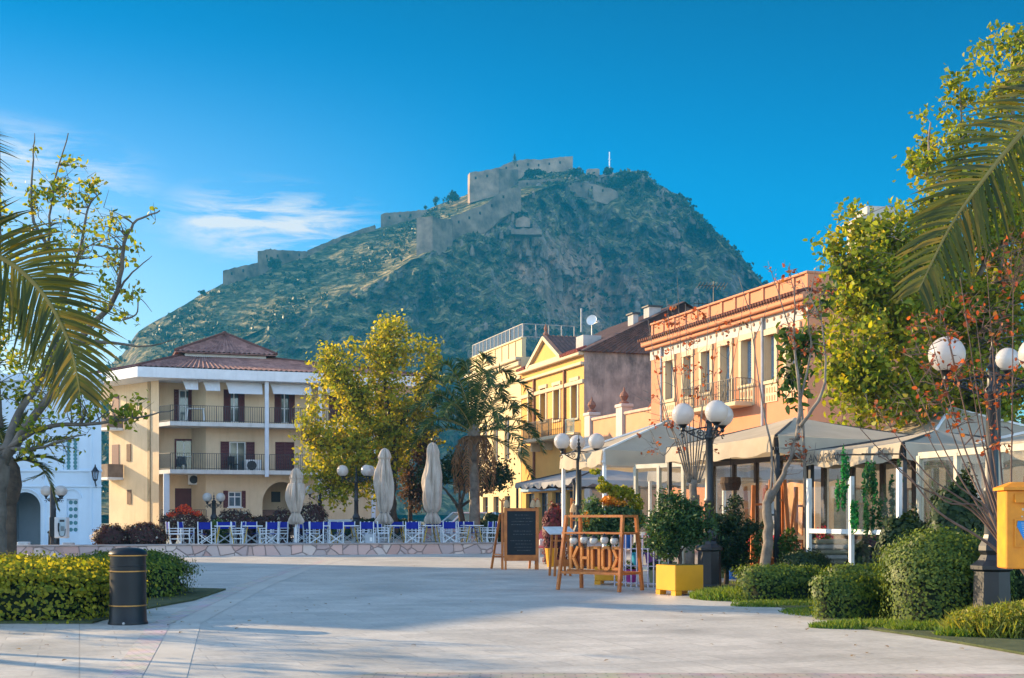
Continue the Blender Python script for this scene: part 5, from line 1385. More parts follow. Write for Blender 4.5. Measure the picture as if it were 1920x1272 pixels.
# ---------------------------------------------------------------- left: bin, payphone, boxes
bn = thing('litter_bin', 'black round litter bin with gold bands beside the bright hedge', 'litter bin', G(240, 1170))
bm_ = mat('bin_black', (0.006,0.008,0.012), 0.42, 0.15, 5, spec=0.3)
MB().lathe([(0.272,0),(0.275,0.02),(0.258,0.05),(0.25,0.26),(0.246,0.80),(0.252,0.80),(0.252,0.815),(0.244,0.82),(0.244,0.965)], 40).build('body', bm_, bn, smooth=True)
MB().lathe([(0.262,0.972),(0.266,0.985),(0.25,1.02),(0.19,1.055),(0.10,1.072),(0.001,1.078)], 40).build('lid', bm_, bn, smooth=True)
gold = mat('gold_band', (0.45,0.24,0.07), 0.35, 0.15, 6, metal=0.6)
for z in (0.255, 0.735, 0.955):
    MB().lathe([(0.249,z),(0.262,z+0.002),(0.262,z+0.016),(0.249,z+0.018)], 40).build('band', gold, bn)
m = MB(); m.M = Matrix.Translation((0.02,-0.262,0.025)) @ Matrix.Rotation(R(90),4,'X'); m.lathe([(0.001,0.025),(0.018,0.02),(0.02,0)],10); m.build('lock', grey_metal, bn)
pp = thing('payphone', 'grey payphone box fixed to a dark post in front of the church', 'payphone', G(97, 1043.5))
m = MB(); m.tube([(0,0,0),(0,0,2.75)], 0.065, 10); m.build('post', dark_metal, pp)
MB().bbox(-0.04,0.16,-0.16,0.16,0.75,1.5,0.02).build('back_box', bm_, pp)
hb = MB(); hb.bbox(0.16,0.62,-0.2,0.2,0.7,1.5,0.03); hbx = hb.build('hood', mat('payphone_grey', (0.5,0.53,0.55), 0.5, 0.08, 3), pp)
m = MB(); m.box(0.33,0.6,-0.206,-0.2,0.78,1.44); fpn = m.build('front_panel', mat('payphone_panel', (0.35,0.48,0.55), 0.4), pp)
m = MB()
for i in range(3):
    for j in range(4): m.box(0.42+i*0.05,0.455+i*0.05,-0.214,-0.206,0.98+j*0.045,1.01+j*0.045)
m.box(0.38,0.56,-0.212,-0.206,1.32,1.40); m.build('keypad', dark_metal, fpn)
m = MB(); m.tube(smooth_path([(0.35,-0.24,1.28),(0.34,-0.25,1.1),(0.35,-0.24,0.95)],4), 0.028, 8); m.tube(smooth_path([(0.35,-0.24,0.95),(0.42,-0.27,0.78),(0.56,-0.25,0.80),(0.6,-0.22,1.05)],5), 0.012, 6); m.build('handset', bm_, pp)
ub = thing('utility_box', 'small grey utility cabinet by the payphone', 'cabinet', G(124, 1042)+Vector((0,0.3,0)))
MB().bbox(-0.2,0.2,-0.15,0.15,0,0.5,0.02).build('body', mat('cabinet_grey', (0.42,0.47,0.52), 0.6), ub); MB().box(0.09,0.13,-0.158,-0.15,0.12,0.42).build('hinge_strip', white_paint, ub)
ub = thing('utility_box', 'pale box standing in front of the church arch', 'cabinet', G(41, 1041)+Vector((0,0.2,0)))
MB().bbox(-0.22,0.22,-0.15,0.15,0,0.52,0.02).build('body', mat('cabinet_pale', (0.5,0.56,0.6), 0.6), ub)
m = MB(); m.M = Matrix.Translation((0.03,-0.152,0.3)) @ Matrix.Rotation(R(90),4,'X'); m.lathe([(0.08,-0.01),(0.08,0.008)],14); m.build('dial', mat('dial_cream', (0.7,0.6,0.45), 0.6), ub)

# ---------------------------------------------------------------- terrace: director chairs, tables, parasols
blue = cloth_mat('blue_canvas', (0.012,0.022,0.30), 0.2)
chw = mat('chair_white', (0.62,0.68,0.72), 0.5, 0.08, 5)
def make_chair():
    t = thing('director_chair', 'x', 'chair', (0,0,0), 0, 'blue director chairs on the terrace')
    m = MB()                                             # canvas sags a little
    k = 8; vs = []
    for i in range(k+1):
        x = -0.25+0.5*i/k; s = -0.03*math.sin(math.pi*i/k)
        vs += [(x,-0.21,0.45+s),(x,0.21,0.45+s)]
    m.add(vs, [(2*i,2*i+2,2*i+3,2*i+1) for i in range(k)]); m.build('seat', blue, t)
    m = MB(); vs = []
    for i in range(k+1):
        x = -0.27+0.54*i/k; s = 0.04*math.sin(math.pi*i/k)
        vs += [(x,0.23+s,0.62),(x,0.26+s,0.9)]
    m.add(vs, [(2*i,2*i+2,2*i+3,2*i+1) for i in range(k)]); m.build('backrest', blue, t)
    for sx in (-1,1):
        m = MB(); x = sx*0.27
        m.bar((x,-0.24,0.02),(x,0.24,0.02),0.045,0.035)
        m.bar((x,0.22,0.03),(x,0.27,0.92),0.035,0.045); m.bar((x,-0.2,0.03),(x,-0.2,0.64),0.035,0.04)
        m.bar((x,-0.27,0.655),(x,0.24,0.655),0.05,0.025); m.bar((x,-0.2,0.44),(x,0.23,0.44),0.03,0.045); m.bar((x,-0.2,0.24),(x,0.22,0.24),0.025,0.035); m.bar((x,-0.2,0.55),(x,0.23,0.55),0.02,0.03)
        m.build('side_frame', chw, t)
    for y in (-0.17,0.17):
        m = MB(); m.bar((-0.26,y,0.05),(0.26,y,0.42),0.03); m.bar((-0.26,y+0.031,0.42),(0.26,y+0.031,0.05),0.03); m.build('cross_brace', chw, t)
    return t
ylw_leg = mat('yellow_leg', (0.50,0.33,0.03), 0.5, 0.15, 5)
def make_table():
    t = thing('cafe_table', 'x', 'table', (0,0,0), 0, 'white topped tables on the terrace')
    MB().bbox(-0.40,0.40,-0.40,0.40,0.72,0.76,0.008).build('tabletop', mat('table_white', (0.66,0.68,0.68), 0.45, 0.06, 4), t)
    for sx in (-1,1):
        for sy in (-1,1):
            MB().bar((sx*0.2,sy*0.32,0.72),(sx*0.36,sy*0.34,0),0.05,0.035).build('leg', ylw_leg, t)
    m = MB(); m.bar((-0.3,-0.33,0.3),(-0.3,0.33,0.3),0.03); m.bar((0.3,-0.33,0.3),(0.3,0.33,0.3),0.03); m.build('stretcher', ylw_leg, t)
    return t
wdir = wv.normalized(); wn_ = Vector((-wdir.y, wdir.x, 0)); wang = math.atan2(wdir.y, wdir.x)
def ter(px, b):
    """terrace point in photo column px, b metres behind the wall face"""
    o = w0 + wn_*b; r = (px-960)/F
    t = (r*o.y - o.x)/(wdir.x - r*wdir.y)
    p = o + wdir*t; return Vector((p.x, p.y, TZ))
ch0 = make_chair(); tb0 = make_table(); used = [0,0]
def put_chair(px, b, rz, label):
    p = ter(px + random.uniform(-2,2), b + random.uniform(-0.15,0.15)); a = wang + R(rz) + random.uniform(-0.45, 0.45)
    if not used[0]: ch0.location = p; ch0.rotation_euler = (0,0,a); ch0['label'] = label; used[0] = 1
    else: copy_tree(ch0, p, a, label)
def put_table(px, b, label):
    p = ter(px, b); a = wang + random.uniform(-0.12, 0.12)
    if not used[1]: tb0.location = p; tb0.rotation_euler = (0,0,a); tb0['label'] = label; used[1] = 1
    else: copy_tree(tb0, p, a, label)
ordn = ['leftmost','second','third','fourth','fifth','sixth','seventh','eighth']
tabs = [421, 474, 607, 652, 743, 806, 885]
for i, px in enumerate(tabs):
    put_table(px, 1.75, f'white topped table with yellow legs, {ordn[i]} from the left on the terrace' if i else 'white topped table with yellow legs, leftmost on the terrace')
    nm = f'{ordn[i]} terrace table' + ('' if i == 0 else ' from the left')
    if i in (1,2,4,5,6): put_chair(px-24, 1.7, 90, f'director chair at the left side of the {nm}')
    if i in (0,1,3,4,5,6): put_chair(px+25, 1.8, -90, f'blue director chair at the right side of the {nm}')
    put_chair(px+random.uniform(-6,6), 2.75, 0, f'blue director chair behind the {nm}')
for px, lab in ((388,'to the left of the leftmost terrace table'),(503,'by the wall right of the second table'),(592,'just right of the leftmost parasol'),(629,'between the third and fourth tables'),(692,'left of the middle parasol'),(772,'between the middle and right parasols'),(845,'right of the rightmost parasol')):
    put_chair(px, 0.95, 180, f'chair with its blue back to the plaza, {lab}')
for px, b, lab in ((327,1.6,'outermost blue director chair at the left terrace end'),(349,1.9,'blue director chair next to the outermost one at the left end'),(523,2.0,'blue director chair beside the leftmost closed parasol'),(918,1.5,'blue director chair at the right end of the terrace near the chalkboard')):
    put_chair(px, b, 80 if px < 400 else -80, lab)
for px, b, lab in ((365,4.2,'in the back row before the left bushes'),(566,4.0,'in the back row behind the leftmost parasol'),(624,4.2,'in the back row in front of the white plinth'),(705,4.1,'in the back row behind the middle parasol'),(775,4.2,'in the back row left of the rightmost parasol'),(832,4.0,'in the back row before the brick wall'),(868,4.3,'in the back row in front of the dark palm trunk')):
    put_chair(px, b, 0, f'blue director chair {lab}')

par_m = cloth_mat('parasol_canvas', (0.54,0.46,0.38), 0.12, 0.2)
def parasol(px, b, ztop, label, seed, wd=1.0, lean=0.0):
    p = ter(px, b); t = thing('closed_parasol', label, 'parasol', p, 0, 'closed parasols on the terrace')
    H = ztop - TZ; r_ = random.Random(seed); ph = [r_.uniform(0,6.28) for _ in range(4)]
    def fold(a, z): return 1 + 0.24*math.cos(5*a+ph[0]+1.1*z) + 0.18*math.cos(9*a+ph[1]-1.2*z) + 0.10*math.cos(15*a+ph[2]+2.6*z) + 0.05*math.sin(3*z+2*a)
    zb = 0.85
    prof = [(0.02,H),(0.16,H-0.10),(0.25,H-0.38),(0.22,H-0.48),(0.24,H-0.7),(0.31,(H+zb)*0.62),(0.36,(H+zb)*0.5),(0.33,zb+0.75),(0.22,zb+0.5),(0.18,zb+0.42),(0.27,zb+0.25),(0.33,zb+0.08),(0.27,zb-0.04)]
    prof = [(rr*wd*(1+0.08*r_.uniform(-1,1)), z) for rr, z in prof]
    # smooth profile
    sp = smooth_path([(a,0,b_) for a,b_ in prof], 4)
    m = MB(); m.lathe([(max(q.x,0.01), q.z) for q in sp][::-1], 90, cap=False, fold=fold); m.build('canopy', par_m, t, smooth='all')
    m = MB(); m.lathe([(0.185*wd,-0.03),(0.20*wd,0.0),(0.185*wd,0.03)], 20, (0,0,zb+0.44), cap=False, fold=fold); m.build('tie_strap', mat('strap_grey', (0.3,0.28,0.26), 0.8), t)
    MB().tube([(0,0,0),(0,0,H-0.05)], 0.045, 10).build('pole', white_paint, t)
    MB().bbox(-0.35,0.35,-0.35,0.35,0,0.07,0.02).build('base', grey_metal, t)
    MB().tube([(0.10,0,0.0),(0.13,0.02,zb+0.2)], 0.018, 6).build('crank_rod', white_paint, t)
    return t
parasol(555, 1.3, 3.50, 'closed grey beige parasol, leftmost and lowest of the three', 1, 0.80)
parasol(721, 2.6, 4.42, 'closed grey beige parasol, middle one, tied crookedly', 2, 0.88)
parasol(811, 2.6, 4.70, 'closed grey beige parasol, rightmost and tallest', 3, 0.90)

# small box on the terrace, white plinth, brick wall
ub = thing('utility_box', 'small grey box behind the stone wall between the terrace tables', 'cabinet', ter(695, 0.7)); MB().bbox(-0.22,0.22,-0.15,0.15,0,0.42,0.015).build('body', MATS['cabinet_grey'], ub); MB().box(-0.02,0.08,-0.157,-0.15,0.12,0.28).build('label_plate', white_paint, ub)
wp = thing('white_plinth', 'white masonry plinth with a moulded top behind the terrace chairs', 'plinth', tpt(636, 62), ROT_U)
MB().box(-0.55,0.55,-0.4,0.4,0,0.85).build('body', ch_m, wp); MB().bbox(-0.68,0.68,-0.5,0.5,0.85,0.98,0.03).build('cap', ch_m, wp)
bw = thing('brick_wall', 'low brick wall in front of the palm trunk', 'wall', tpt(750, 64), ROT_U)
MB().box(0,4.0,0,0.3,0,0.62).build('masonry', small_brick('red_brick', (0.28,0.10,0.07), (0.2,0.075,0.055), (0.35,0.3,0.26), 0.22, 0.075), bw); MB().bbox(-0.03,4.03,-0.04,0.34,0.62,0.68,0.01).build('coping', MATS['coping_stone'], bw)

# parked cars behind
def car(loc, rz, col, label, seed):
    t = thing('parked_car', label, 'car', loc, rz, 'cars parked behind the terrace')
    pm_ = mat('car_paint_%d' % seed, col, 0.25, 0.03, 2, spec=0.6)
    body = [(-2.05,0.35),(-2.1,0.6),(-2.0,0.85),(-1.1,0.95),(1.3,0.95),(1.95,0.88),(2.1,0.6),(2.05,0.35)]
    m = MB(); m.prism(body, -0.85, 0.85); m.build('body', pm_, t)
    m = MB(); lo = [(-1.05,0.95),(1.45,0.95)]; hi = [(-0.45,1.45),(1.0,1.47)]
    vs = []
    for y in (-0.78,0.78): vs += [(lo[0][0],y,0.95),(lo[1][0],y,0.95),(hi[1][0],y*0.84,1.46),(hi[0][0],y*0.84,1.46)]
    m.add(vs, [(3,2,6,7)]); m.bar((-0.45,-0.65,1.46),(1.0,-0.65,1.46),0.07); m.bar((-0.45,0.65,1.46),(1.0,0.65,1.46),0.07)
    for a, b_ in ((0,3),(1,2),(4,7),(5,6)): m.bar(vs[a], vs[b_], 0.07)
    m.build('roof', pm_, t)
    m = MB(); m.add([(x*0.985 if 1 else x, y*0.985, z) for x, y, z in vs], [(0,1,2,3),(4,7,6,5),(1,5,6,2),(0,3,7,4)]); m.build('windows', mat('car_glass', (0.03,0.16,0.18), 0.05, 0.1, 2, spec=0.8), t)
    for x in (-1.3,1.3):
        for y in (-0.8,0.8):
            m = MB(); m.M = Matrix.Translation((x,y,0.32)) @ Matrix.Rotation(R(90),4,'X'); m.lathe([(0.2,-0.1),(0.32,-0.09),(0.32,0.09),(0.2,0.1)],18); w_ = m.build('wheel', mat('tyre', (0.015,0.015,0.016), 0.8), t)
            m = MB(); m.M = Matrix.Translation((x,y,0.32)) @ Matrix.Rotation(R(90),4,'X'); m.lathe([(0.19,-0.11),(0.19,0.11)],14); m.build('rim', grey_metal, w_)
    return t
car(tpt(872, 69, 0.28), ROT_U+0.1, (0.7,0.7,0.72), 'white parked car with teal windows behind the palm trunk', 1)
car(tpt(948, 73, 0.30), ROT_U+R(80), (0.42,0.48,0.52), 'pale grey parked car between the palm and the chalkboard', 2)

# ---------------------------------------------------------------- wooden things on the square
def frame_at(loc, rz): return Matrix.Translation(loc) @ Matrix.Rotation(rz, 4, 'Z')
# chalkboard easel
D_ = 36.6
ez = thing('chalkboard_easel', 'wooden easel holding a tall black chalkboard menu', 'chalkboard', P(977, HY, D_)-Vector((0,0,CH)), 0.05)
s_ = D_/F
def ex(px): return (px-977)*s_
def ezz(py): return CH + (HY-py)*s_
m = MB(); m.frame(ex(945), ex(1010), ezz(1052), ezz(953), -0.05, 0.02, 0.085); m.build('frame', wood_orange, ez)
MB().box(ex(945), ex(1010), -0.055, 0.02, ezz(1052), ezz(1052)+0.17).build('bottom_rail', wood_orange, ez)
bd_ = MB().box(ex(945)+0.07, ex(1010)-0.07, -0.025, -0.005, ezz(1052)+0.16, ezz(953)-0.07).build('board', mat('slate_black', (0.007,0.009,0.013), 0.75, 0.3, 3, col2=(0.013,0.016,0.02)), ez)
m = MB(); r_ = random.Random(5)
for row in range(12):                                    # faint illegible chalk lines
    z = ezz(965) - row*0.092 - 0.02
    x = ex(957) + r_.uniform(0,0.2)
    xe = ex(1000) - r_.uniform(0,0.15)
    if row in (4, 7): continue
    while x < xe:
        w = r_.uniform(0.02,0.07); m.box(x, min(x+w, xe), -0.0265, -0.0255, z, z+r_.uniform(0.005,0.012)); x += w + r_.uniform(0.01,0.03)
m.build('chalk_lines', mat('chalk', (0.14,0.15,0.16), 0.9), bd_)
for px, lean in ((942, 0.0), (1005, 0.0)):
    m = MB(); m.bar((ex(px),0.05,0),(ex(px),0.05,ezz(938)),0.07,0.06)
    for q in range(5):
        a = q*1.256; m.bar((ex(px),0.05,ezz(941)),(ex(px)+0.11*math.cos(a),0.05+0.03*math.sin(a),ezz(936)+0.03*math.sin(a)),0.03,0.03)
    m.build('post', wood_orange, ez)
for px in (948, 1008): MB().bar((ex(px),-0.02,0),(ex(px),-0.02,ezz(1050)),0.06,0.05).build('leg', wood_orange, ez)
for px0, px1 in ((938,923),(1000,996)):
    MB().bar((ex(px0),0.1,ezz(964)),(ex(px1),0.75,0),0.06,0.045).build('leg', wood_orange, ez)
m = MB(); m.bar((ex(927),0.6,0.35),(ex(1003),0.6,0.35),0.05); m.bar((ex(927),0.6,0.42),(ex(941),0.05,0.42),0.04); m.build('stretcher', wood_orange, ez)
for px in (948.5, 998, 1007):
    lt = thing('paper_lantern', {948.5:'small cream cone lantern hanging from the left easel post',998:'small cream cone lantern on the right easel post, inner one',1007:'small cream cone lantern on the right easel post, outer one'}[px], 'lantern', Vector(ez.location)+Vector((ex(px)+0.02,-0.06,ezz(951))), 0)
    MB().lathe([(0.085,-0.0),(0.075,0.1),(0.04,0.19),(0.02,0.2)], 10).build('shade', cloth_mat('lantern_cream', (0.6,0.42,0.24), 0.3), lt); MB().tube([(0,0,0.2),(0,0,0.26)],0.006,4).build('cord', dark_metal, lt)

# sign rack with the wooden letters
fl, fr, br_, bl = G(1046,1106), G(1161,1111), G(1222,1110), G(1103,1103)
br_ = fr + (bl-fl)
cen = (fl+fr+br_+bl)/4
ax = (fr-fl).normalized(); ay = Vector((-ax.y, ax.x, 0)); rza = math.atan2(ax.y, ax.x)
LW = (fr-fl).length; LD = 0.85
rk = thing('sign_rack', 'wooden A-frame rack carrying large wooden letters in front of the plants', 'sign rack', fl, rza)
Hr = 1.54; ins = 0.18
def rp(u, v, z):   # leaning legs: u along, v across
    k = z/Hr; x = ins*0.5*k if u == 0 else LW-ins*0.2*k; y = ins*k if v == 0 else LD-ins*k
    return Vector((x, y, z))
for u in (0,1):
    for v in (0,1): MB().bar(rp(u,v,0), rp(u,v,Hr), 0.075, 0.055, up=(1,0,0)).build('leg', wood_orange, rk)
def rail(z, name='rail', w=0.055, ends=True):
    m = MB()
    m.bar(rp(0,0,z), rp(1,0,z), w, 0.05); m.bar(rp(0,1,z), rp(1,1,z), w, 0.05)
    if ends: m.bar(rp(0,0,z), rp(0,1,z), w, 0.05); m.bar(rp(1,0,z), rp(1,1,z), w, 0.05)
    return m.build(name, wood_orange, rk)
rail(Hr-0.02); rail(0.36)
m = MB(); a = rp(0,0,1.17); b = rp(1,1,1.17); m.bbox(a.x-0.05, b.x+0.05, a.y-0.04, b.y+0.04, 1.15, 1.19, 0.008); m.build('shelf', wood_orange, rk)
m = MB(); m.bar((0.1,LD*0.25,0.40),(LW-0.05,LD*0.25,0.40),0.05); m.build('letter_rail', wood_orange, rk)
wood_light = mat('letter_wood', (0.62,0.22,0.04), 0.45, 0.2, 6, 0.15, 60, col2=(0.44,0.135,0.022))
def letter(strokes, x0, w, name, z0=0.44, h=0.46):
    m = MB()
    for (a, b) in strokes: m.bar((x0+a[0]*w, 0.10, z0+a[1]*h), (x0+b[0]*w, 0.10, z0+b[1]*h), 0.056, 0.062, up=(0,1,0))
    lo = m.build(name, wood_light, rk)
    m = MB(); m.bbox(x0-0.02, x0+w*0.98, 0.145, 0.19, z0+0.05, z0+h-0.04, 0.02); m.build('back_board', mat('letter_board', (0.24,0.06,0.016), 0.5, 0.25, 5), lo)
KAPPA = [((0.08,0),(0.08,1)),((0.9,1),(0.35,0.5)),((0.35,0.5),(0.9,0))]
ETA = [((0.08,0),(0.08,1)),((0.85,0),(0.85,1)),((0.08,0.5),(0.85,0.5))]
PI_ = [((0.08,0),(0.08,1)),((0.85,0),(0.85,1)),((0.0,0.96),(0.93,0.96))]
OMI = [((0.08,0.15),(0.08,0.85)),((0.08,0.85),(0.25,0.97)),((0.25,0.97),(0.7,0.97)),((0.7,0.97),(0.87,0.85)),((0.87,0.85),(0.87,0.15)),((0.87,0.15),(0.7,0.03)),((0.7,0.03),(0.25,0.03)),((0.25,0.03),(0.08,0.15))]
SIG = [((0.05,0.96),(0.92,0.96)),((0.1,0.94),(0.55,0.5)),((0.55,0.5),(0.1,0.06)),((0.05,0.04),(0.92,0.04))]
xw = [0.25, 0.52, 0.785, 1.04, 1.285]
for st, x0 in zip((KAPPA, ETA, PI_, OMI, SIG), xw): letter(st, x0, 0.22 if st is not SIG else 0.22, 'letter')
for i, x in enumerate((0.36,0.62,0.86,1.12,1.36)):
    q = Matrix.Translation(fl) @ Matrix.Rotation(rza,4,'Z') @ Vector((x, 0.06, 1.05+0.02*(i%2)))
    hb_ = thing('hanging_bulb', ['leftmost','second','middle','fourth','rightmost'][i] + ' of the five white globe bulbs hanging over the wooden letters', 'bulb', q, 0, 'white bulbs under the rack shelf')
    MB().sphere((0,0,-0.03), 0.085, 16, 10).build('globe', opal, hb_, smooth='all'); MB().lathe([(0.075,0.03),(0.07,0.06),(0.03,0.075),(0.012,0.1)], 12).build('cap', bm_, hb_)
# menu stand behind it on the left
mnst = thing('menu_stand', 'slim wooden stand with a tilted white menu top left of the letters', 'stand', G(1040,1081), 0.3)
for x in (0,0.42):
    for y in (0,0.4): MB().bar((x+(0.06 if x==0 else -0.06),y*0.8+0.04,1.08+y*0.25),(x,y,0),0.055,0.05).build('leg', wood_orange, mnst)
m = MB(); m.M = Matrix.Translation((0.21,0.2,1.15)) @ Matrix.Rotation(R(18),4,'X'); m.bbox(-0.36,0.36,-0.26,0.30,-0.015,0.015,0.005); m.build('top', mat('menu_white', (0.62,0.62,0.6), 0.5), mnst)
m = MB(); m.box(0.03,0.39,0.0,0.03,0.25,0.42); m.bar((0.02,0,0.9),(0.4,0,0.9),0.04); m.bar((0.02,0.33,0.9),(0.4,0.33,0.9),0.04); m.build('rail', wood_orange, mnst)
# ladder shelf behind
ld = thing('ladder_shelf', 'narrow wooden ladder with a hanging cream lantern behind the menu stand', 'ladder', G(1078,1060), 0.15)
for x in (-0.12,0.14): MB().bar((x*0.85,0,2.1),(x,0,0),0.06,0.05).build('side_rail', wood_orange, ld)
m = MB()
for z in (0.4,0.9,1.4,2.02): m.bar((-0.12,0,z),(0.13,0,z),0.045)
m.build('rung', wood_orange, ld)
lt = thing('paper_lantern', 'cream bell lantern hanging in the narrow ladder', 'lantern', G(1078,1060)+Vector((-0.03,-0.06,1.65)))
MB().lathe([(0.14,0),(0.13,0.1),(0.06,0.27),(0.02,0.3)], 10).build('shade', MATS['lantern_cream'], lt); MB().tube([(0,0,0.3),(0,0.04,0.36)],0.006,4).build('cord', dark_metal, lt)
# yellow planters
ylw = mat('yellow_paint', (0.68,0.30,0.008), 0.42, 0.07, 3, 0.05, 30)
def planter(loc, rz, w, h, label):
    t = thing('planter_box', label, 'planter', loc, rz, 'yellow planter boxes')
    m = MB(); f = 0.09; b = 0.02
    m.bbox(-w/2,w/2,-w/2,w/2,f,h,0.012)
    for sx in (-1,1):
        for sy in (-1,1): m.box(*(sorted((sx*w/2, sx*(w/2-w*0.22)))), *(sorted((sy*w/2, sy*(w/2-w*0.22)))), 0, f-0.001)
    m.build('box', ylw, t)
    MB().box(-w/2+0.02,w/2-0.02,-w/2+0.02,w/2-0.02,h-0.04,h+0.006).build('soil', MATS['bed_soil'], t)
    return t
planter(G(1276,1117)+Vector((0.02,0.3,0)), R(-62), 0.66, 0.58, 'bright yellow planter box holding a dark green shrub beside the triple lamp')
planter(G(1146,1097)+Vector((0,0.3,0)), R(-12), 0.62, 0.50, 'yellow planter box half hidden behind the wooden letters')
# tall yellow pot and pink chair behind the easel
yp = thing('tall_pot', 'tall tapered yellow pot beside the pink chair', 'pot', G(1034,1063)); MB().lathe([(0.13,0),(0.19,0.5),(0.2,0.56),(0.17,0.56),(0.15,0.45)],14).build('pot', ylw, yp)
pk = thing('pink_chair', 'pink and red chair with white legs half hidden by the menu stand', 'chair', G(1021,1057), -0.3)
pkm = mat('pink_red', (0.55,0.10,0.11), 0.5, 0.12, 4)
m = MB(); m.bbox(-0.28,0.28,-0.26,0.26,0.50,0.56,0.02); m.build('seat', pkm, pk)
m = MB(); m.prism([(-0.27,0.62),(0.27,0.62),(0.28,0.9),(0.2,1.08),(0,1.14),(-0.2,1.08),(-0.28,0.9)], 0.24, 0.29); m.build('backrest', pkm, pk)
for sx in (-1,1):
    for sy in (-1,1): MB().bar((sx*0.22,sy*0.2,0.5),(sx*0.27,sy*0.27,0),0.04).build('leg', white_paint, pk)
m = MB(); m.bbox(-0.16,0.16,-0.12,0.02,0.565,0.80,0.04)
cu = thing('seat_cushion', 'white cushion propped on the pink chair', 'cushion', G(1021,1057)+Vector((0,0.05,0)), -0.3); m.build('cushion', cloth_mat('cushion_white', (0.62,0.58,0.54), 0.1), cu)
# metal plant rack and its pots
pr_ = thing('plant_rack', 'white wire plant rack with coloured pots behind the letters', 'rack', G(1196,1102)+Vector((0,0.25,0)), R(-35))
lil = mat('lilac_rod', (0.55,0.52,0.62), 0.45)
m = MB()
for k in range(9):
    x = -0.55+1.1*k/8; m.bar((x,0,0),(x,0,1.15),0.022)
for x in (-0.55,0.55): m.bar((x,0.4,0),(x,0.4,1.15),0.022)
m.build('upright', lil, pr_)
for z in (0.08,0.45,0.82): MB().box(-0.57,0.57,0.012,0.4,z-0.01,z+0.01).build('shelf', lil, pr_)
cols = {'blue':(0.02,0.13,0.42),'cyan':(0.02,0.30,0.42),'magenta':(0.42,0.04,0.26),'purple':(0.16,0.045,0.24),'olive':(0.24,0.26,0.14),'red':(0.42,0.03,0.04)}
for i,(c,x,z,where) in enumerate([('blue',-0.38,0.83,'top shelf left'),('magenta',0.30,0.83,'top shelf right'),('cyan',-0.1,0.46,'middle shelf left'),('purple',0.25,0.46,'middle shelf right'),('magenta',-0.25,0.09,'bottom shelf left'),('olive',0.33,0.09,'bottom shelf right')]):
    q = pr_.matrix_basis @ Vector((x,0.2,z)) if False else Matrix.Translation(pr_.location) @ Matrix.Rotation(R(-35),4,'Z') @ Vector((x,0.2,z))
    po = thing('flower_pot', f'{c} flower pot on the {where} of the wire rack', 'pot', q, 0, 'coloured pots on the wire rack')
    MB().lathe([(0.10,0),(0.14,0.24),(0.155,0.25),(0.155,0.28),(0.13,0.28),(0.12,0.2)], 16).build('pot', mat('pot_'+c, cols[c], 0.5, 0.1, 4), po)
    leaves('plant', in_blobs([(Vector((0,0,0.36)),(0.16,0.16,0.12))], 160, 90+i), 0.07, leaf_mat('pot_leaf', [(0.02,0.06,0.015),(0.06,0.12,0.02),(0.1,0.14,0.03)]), po, 91+i)

# ---------------------------------------------------------------- cafe canopies
can_m = cloth_mat('canopy_beige', (0.50,0.42,0.31), 0.25, 0.12)
can_g = cloth_mat('canopy_grey', (0.33,0.32,0.31), 0.2, 0.12)
def canopy(label, near, Lu, Lv, zb, zt, zp, m_=None, posts=True, scallop=0.0, sag=0.12, post_mat=None, peakf=(0.5,0.5), name='cafe_canopy', text=None):
    t = thing(name, label, 'canopy', Vector((near[0], near[1], 0)), ROT_U, 'canopies over the cafe')
    m_ = m_ or can_m
    C = [(0,0),(Lu,0),(Lu,Lv),(0,Lv)]; pk_ = Vector((Lu*peakf[0], Lv*peakf[1], zp))
    rf_ = MB(); n = 8
    for i in range(4):
        a, b = Vector((*C[i], zt)), Vector((*C[(i+1)%4], zt)); vs = []; idx = {}
        for j in range(n+1):
            for k in range(n+1):
                e = a.lerp(b, k/n); p = e.lerp(pk_, j/n)
                p.z -= sag*math.sin(math.pi*j/n)*(0.6+0.4*math.sin(math.pi*k/n)) + 0.05*math.sin(math.pi*k/n)*(1-j/n)
                idx[j,k] = len(vs); vs.append(p)
        rf_.add(vs, [(idx[j,k], idx[j,k+1], idx[j+1,k+1], idx[j+1,k]) for j in range(n) for k in range(n)])
    rf_.build('roof', m_, t, smooth='all')
    for i in range(4):
        a, b = Vector((*C[i], zt)), Vector((*C[(i+1)%4], zt)); nrm = Vector(((b-a).y, -(b-a).x, 0)).normalized(); n2 = 24; vs = []
        for k in range(n2+1):
            f = 0.01+0.98*k/n2; e = a.lerp(b, f); e.z -= 0.05*math.sin(math.pi*k/n2) - 0.003
            w = 0.03*math.sin(k*1.3+i) ; drop = (zt-zb)
            if scallop: drop -= scallop*(1-abs(math.sin(math.pi*(f*max(1,round((b-a).length/0.9))))))
            vs += [e + nrm*0.012, e + nrm*(0.05+w*0.5) - Vector((0,0,drop*0.5)), e + nrm*(0.06+w) - Vector((0,0,drop + 0.03*math.sin(k*0.9+i)))]
        vm = MB(); vm.add(vs, [(3*k+q, 3*k+3+q, 3*k+4+q, 3*k+1+q) for k in range(n2) for q in (0,1)]); vm.build('valance', m_, t, smooth='all')
    fr_ = MB()
    for i in range(4):
        a, b = Vector((*C[i], zb+0.1)), Vector((*C[(i+1)%4], zb+0.1)); fr_.bar(a, b, 0.06); fr_.bar(Vector((*C[i], zt-0.02)), pk_-Vector((0,0,0.05)), 0.05)
    fr_.build('frame', post_mat or dark_metal, t)
    if posts:
        for i in range(4): 
            x, y = C[i]; x += 0.06 if x == 0 else -0.06; y += 0.06 if y == 0 else -0.06
            MB().box(x-0.045, x+0.045, y-0.045, y+0.045, 0, zt-0.05).build('post', post_mat or white_paint, t)
    return t
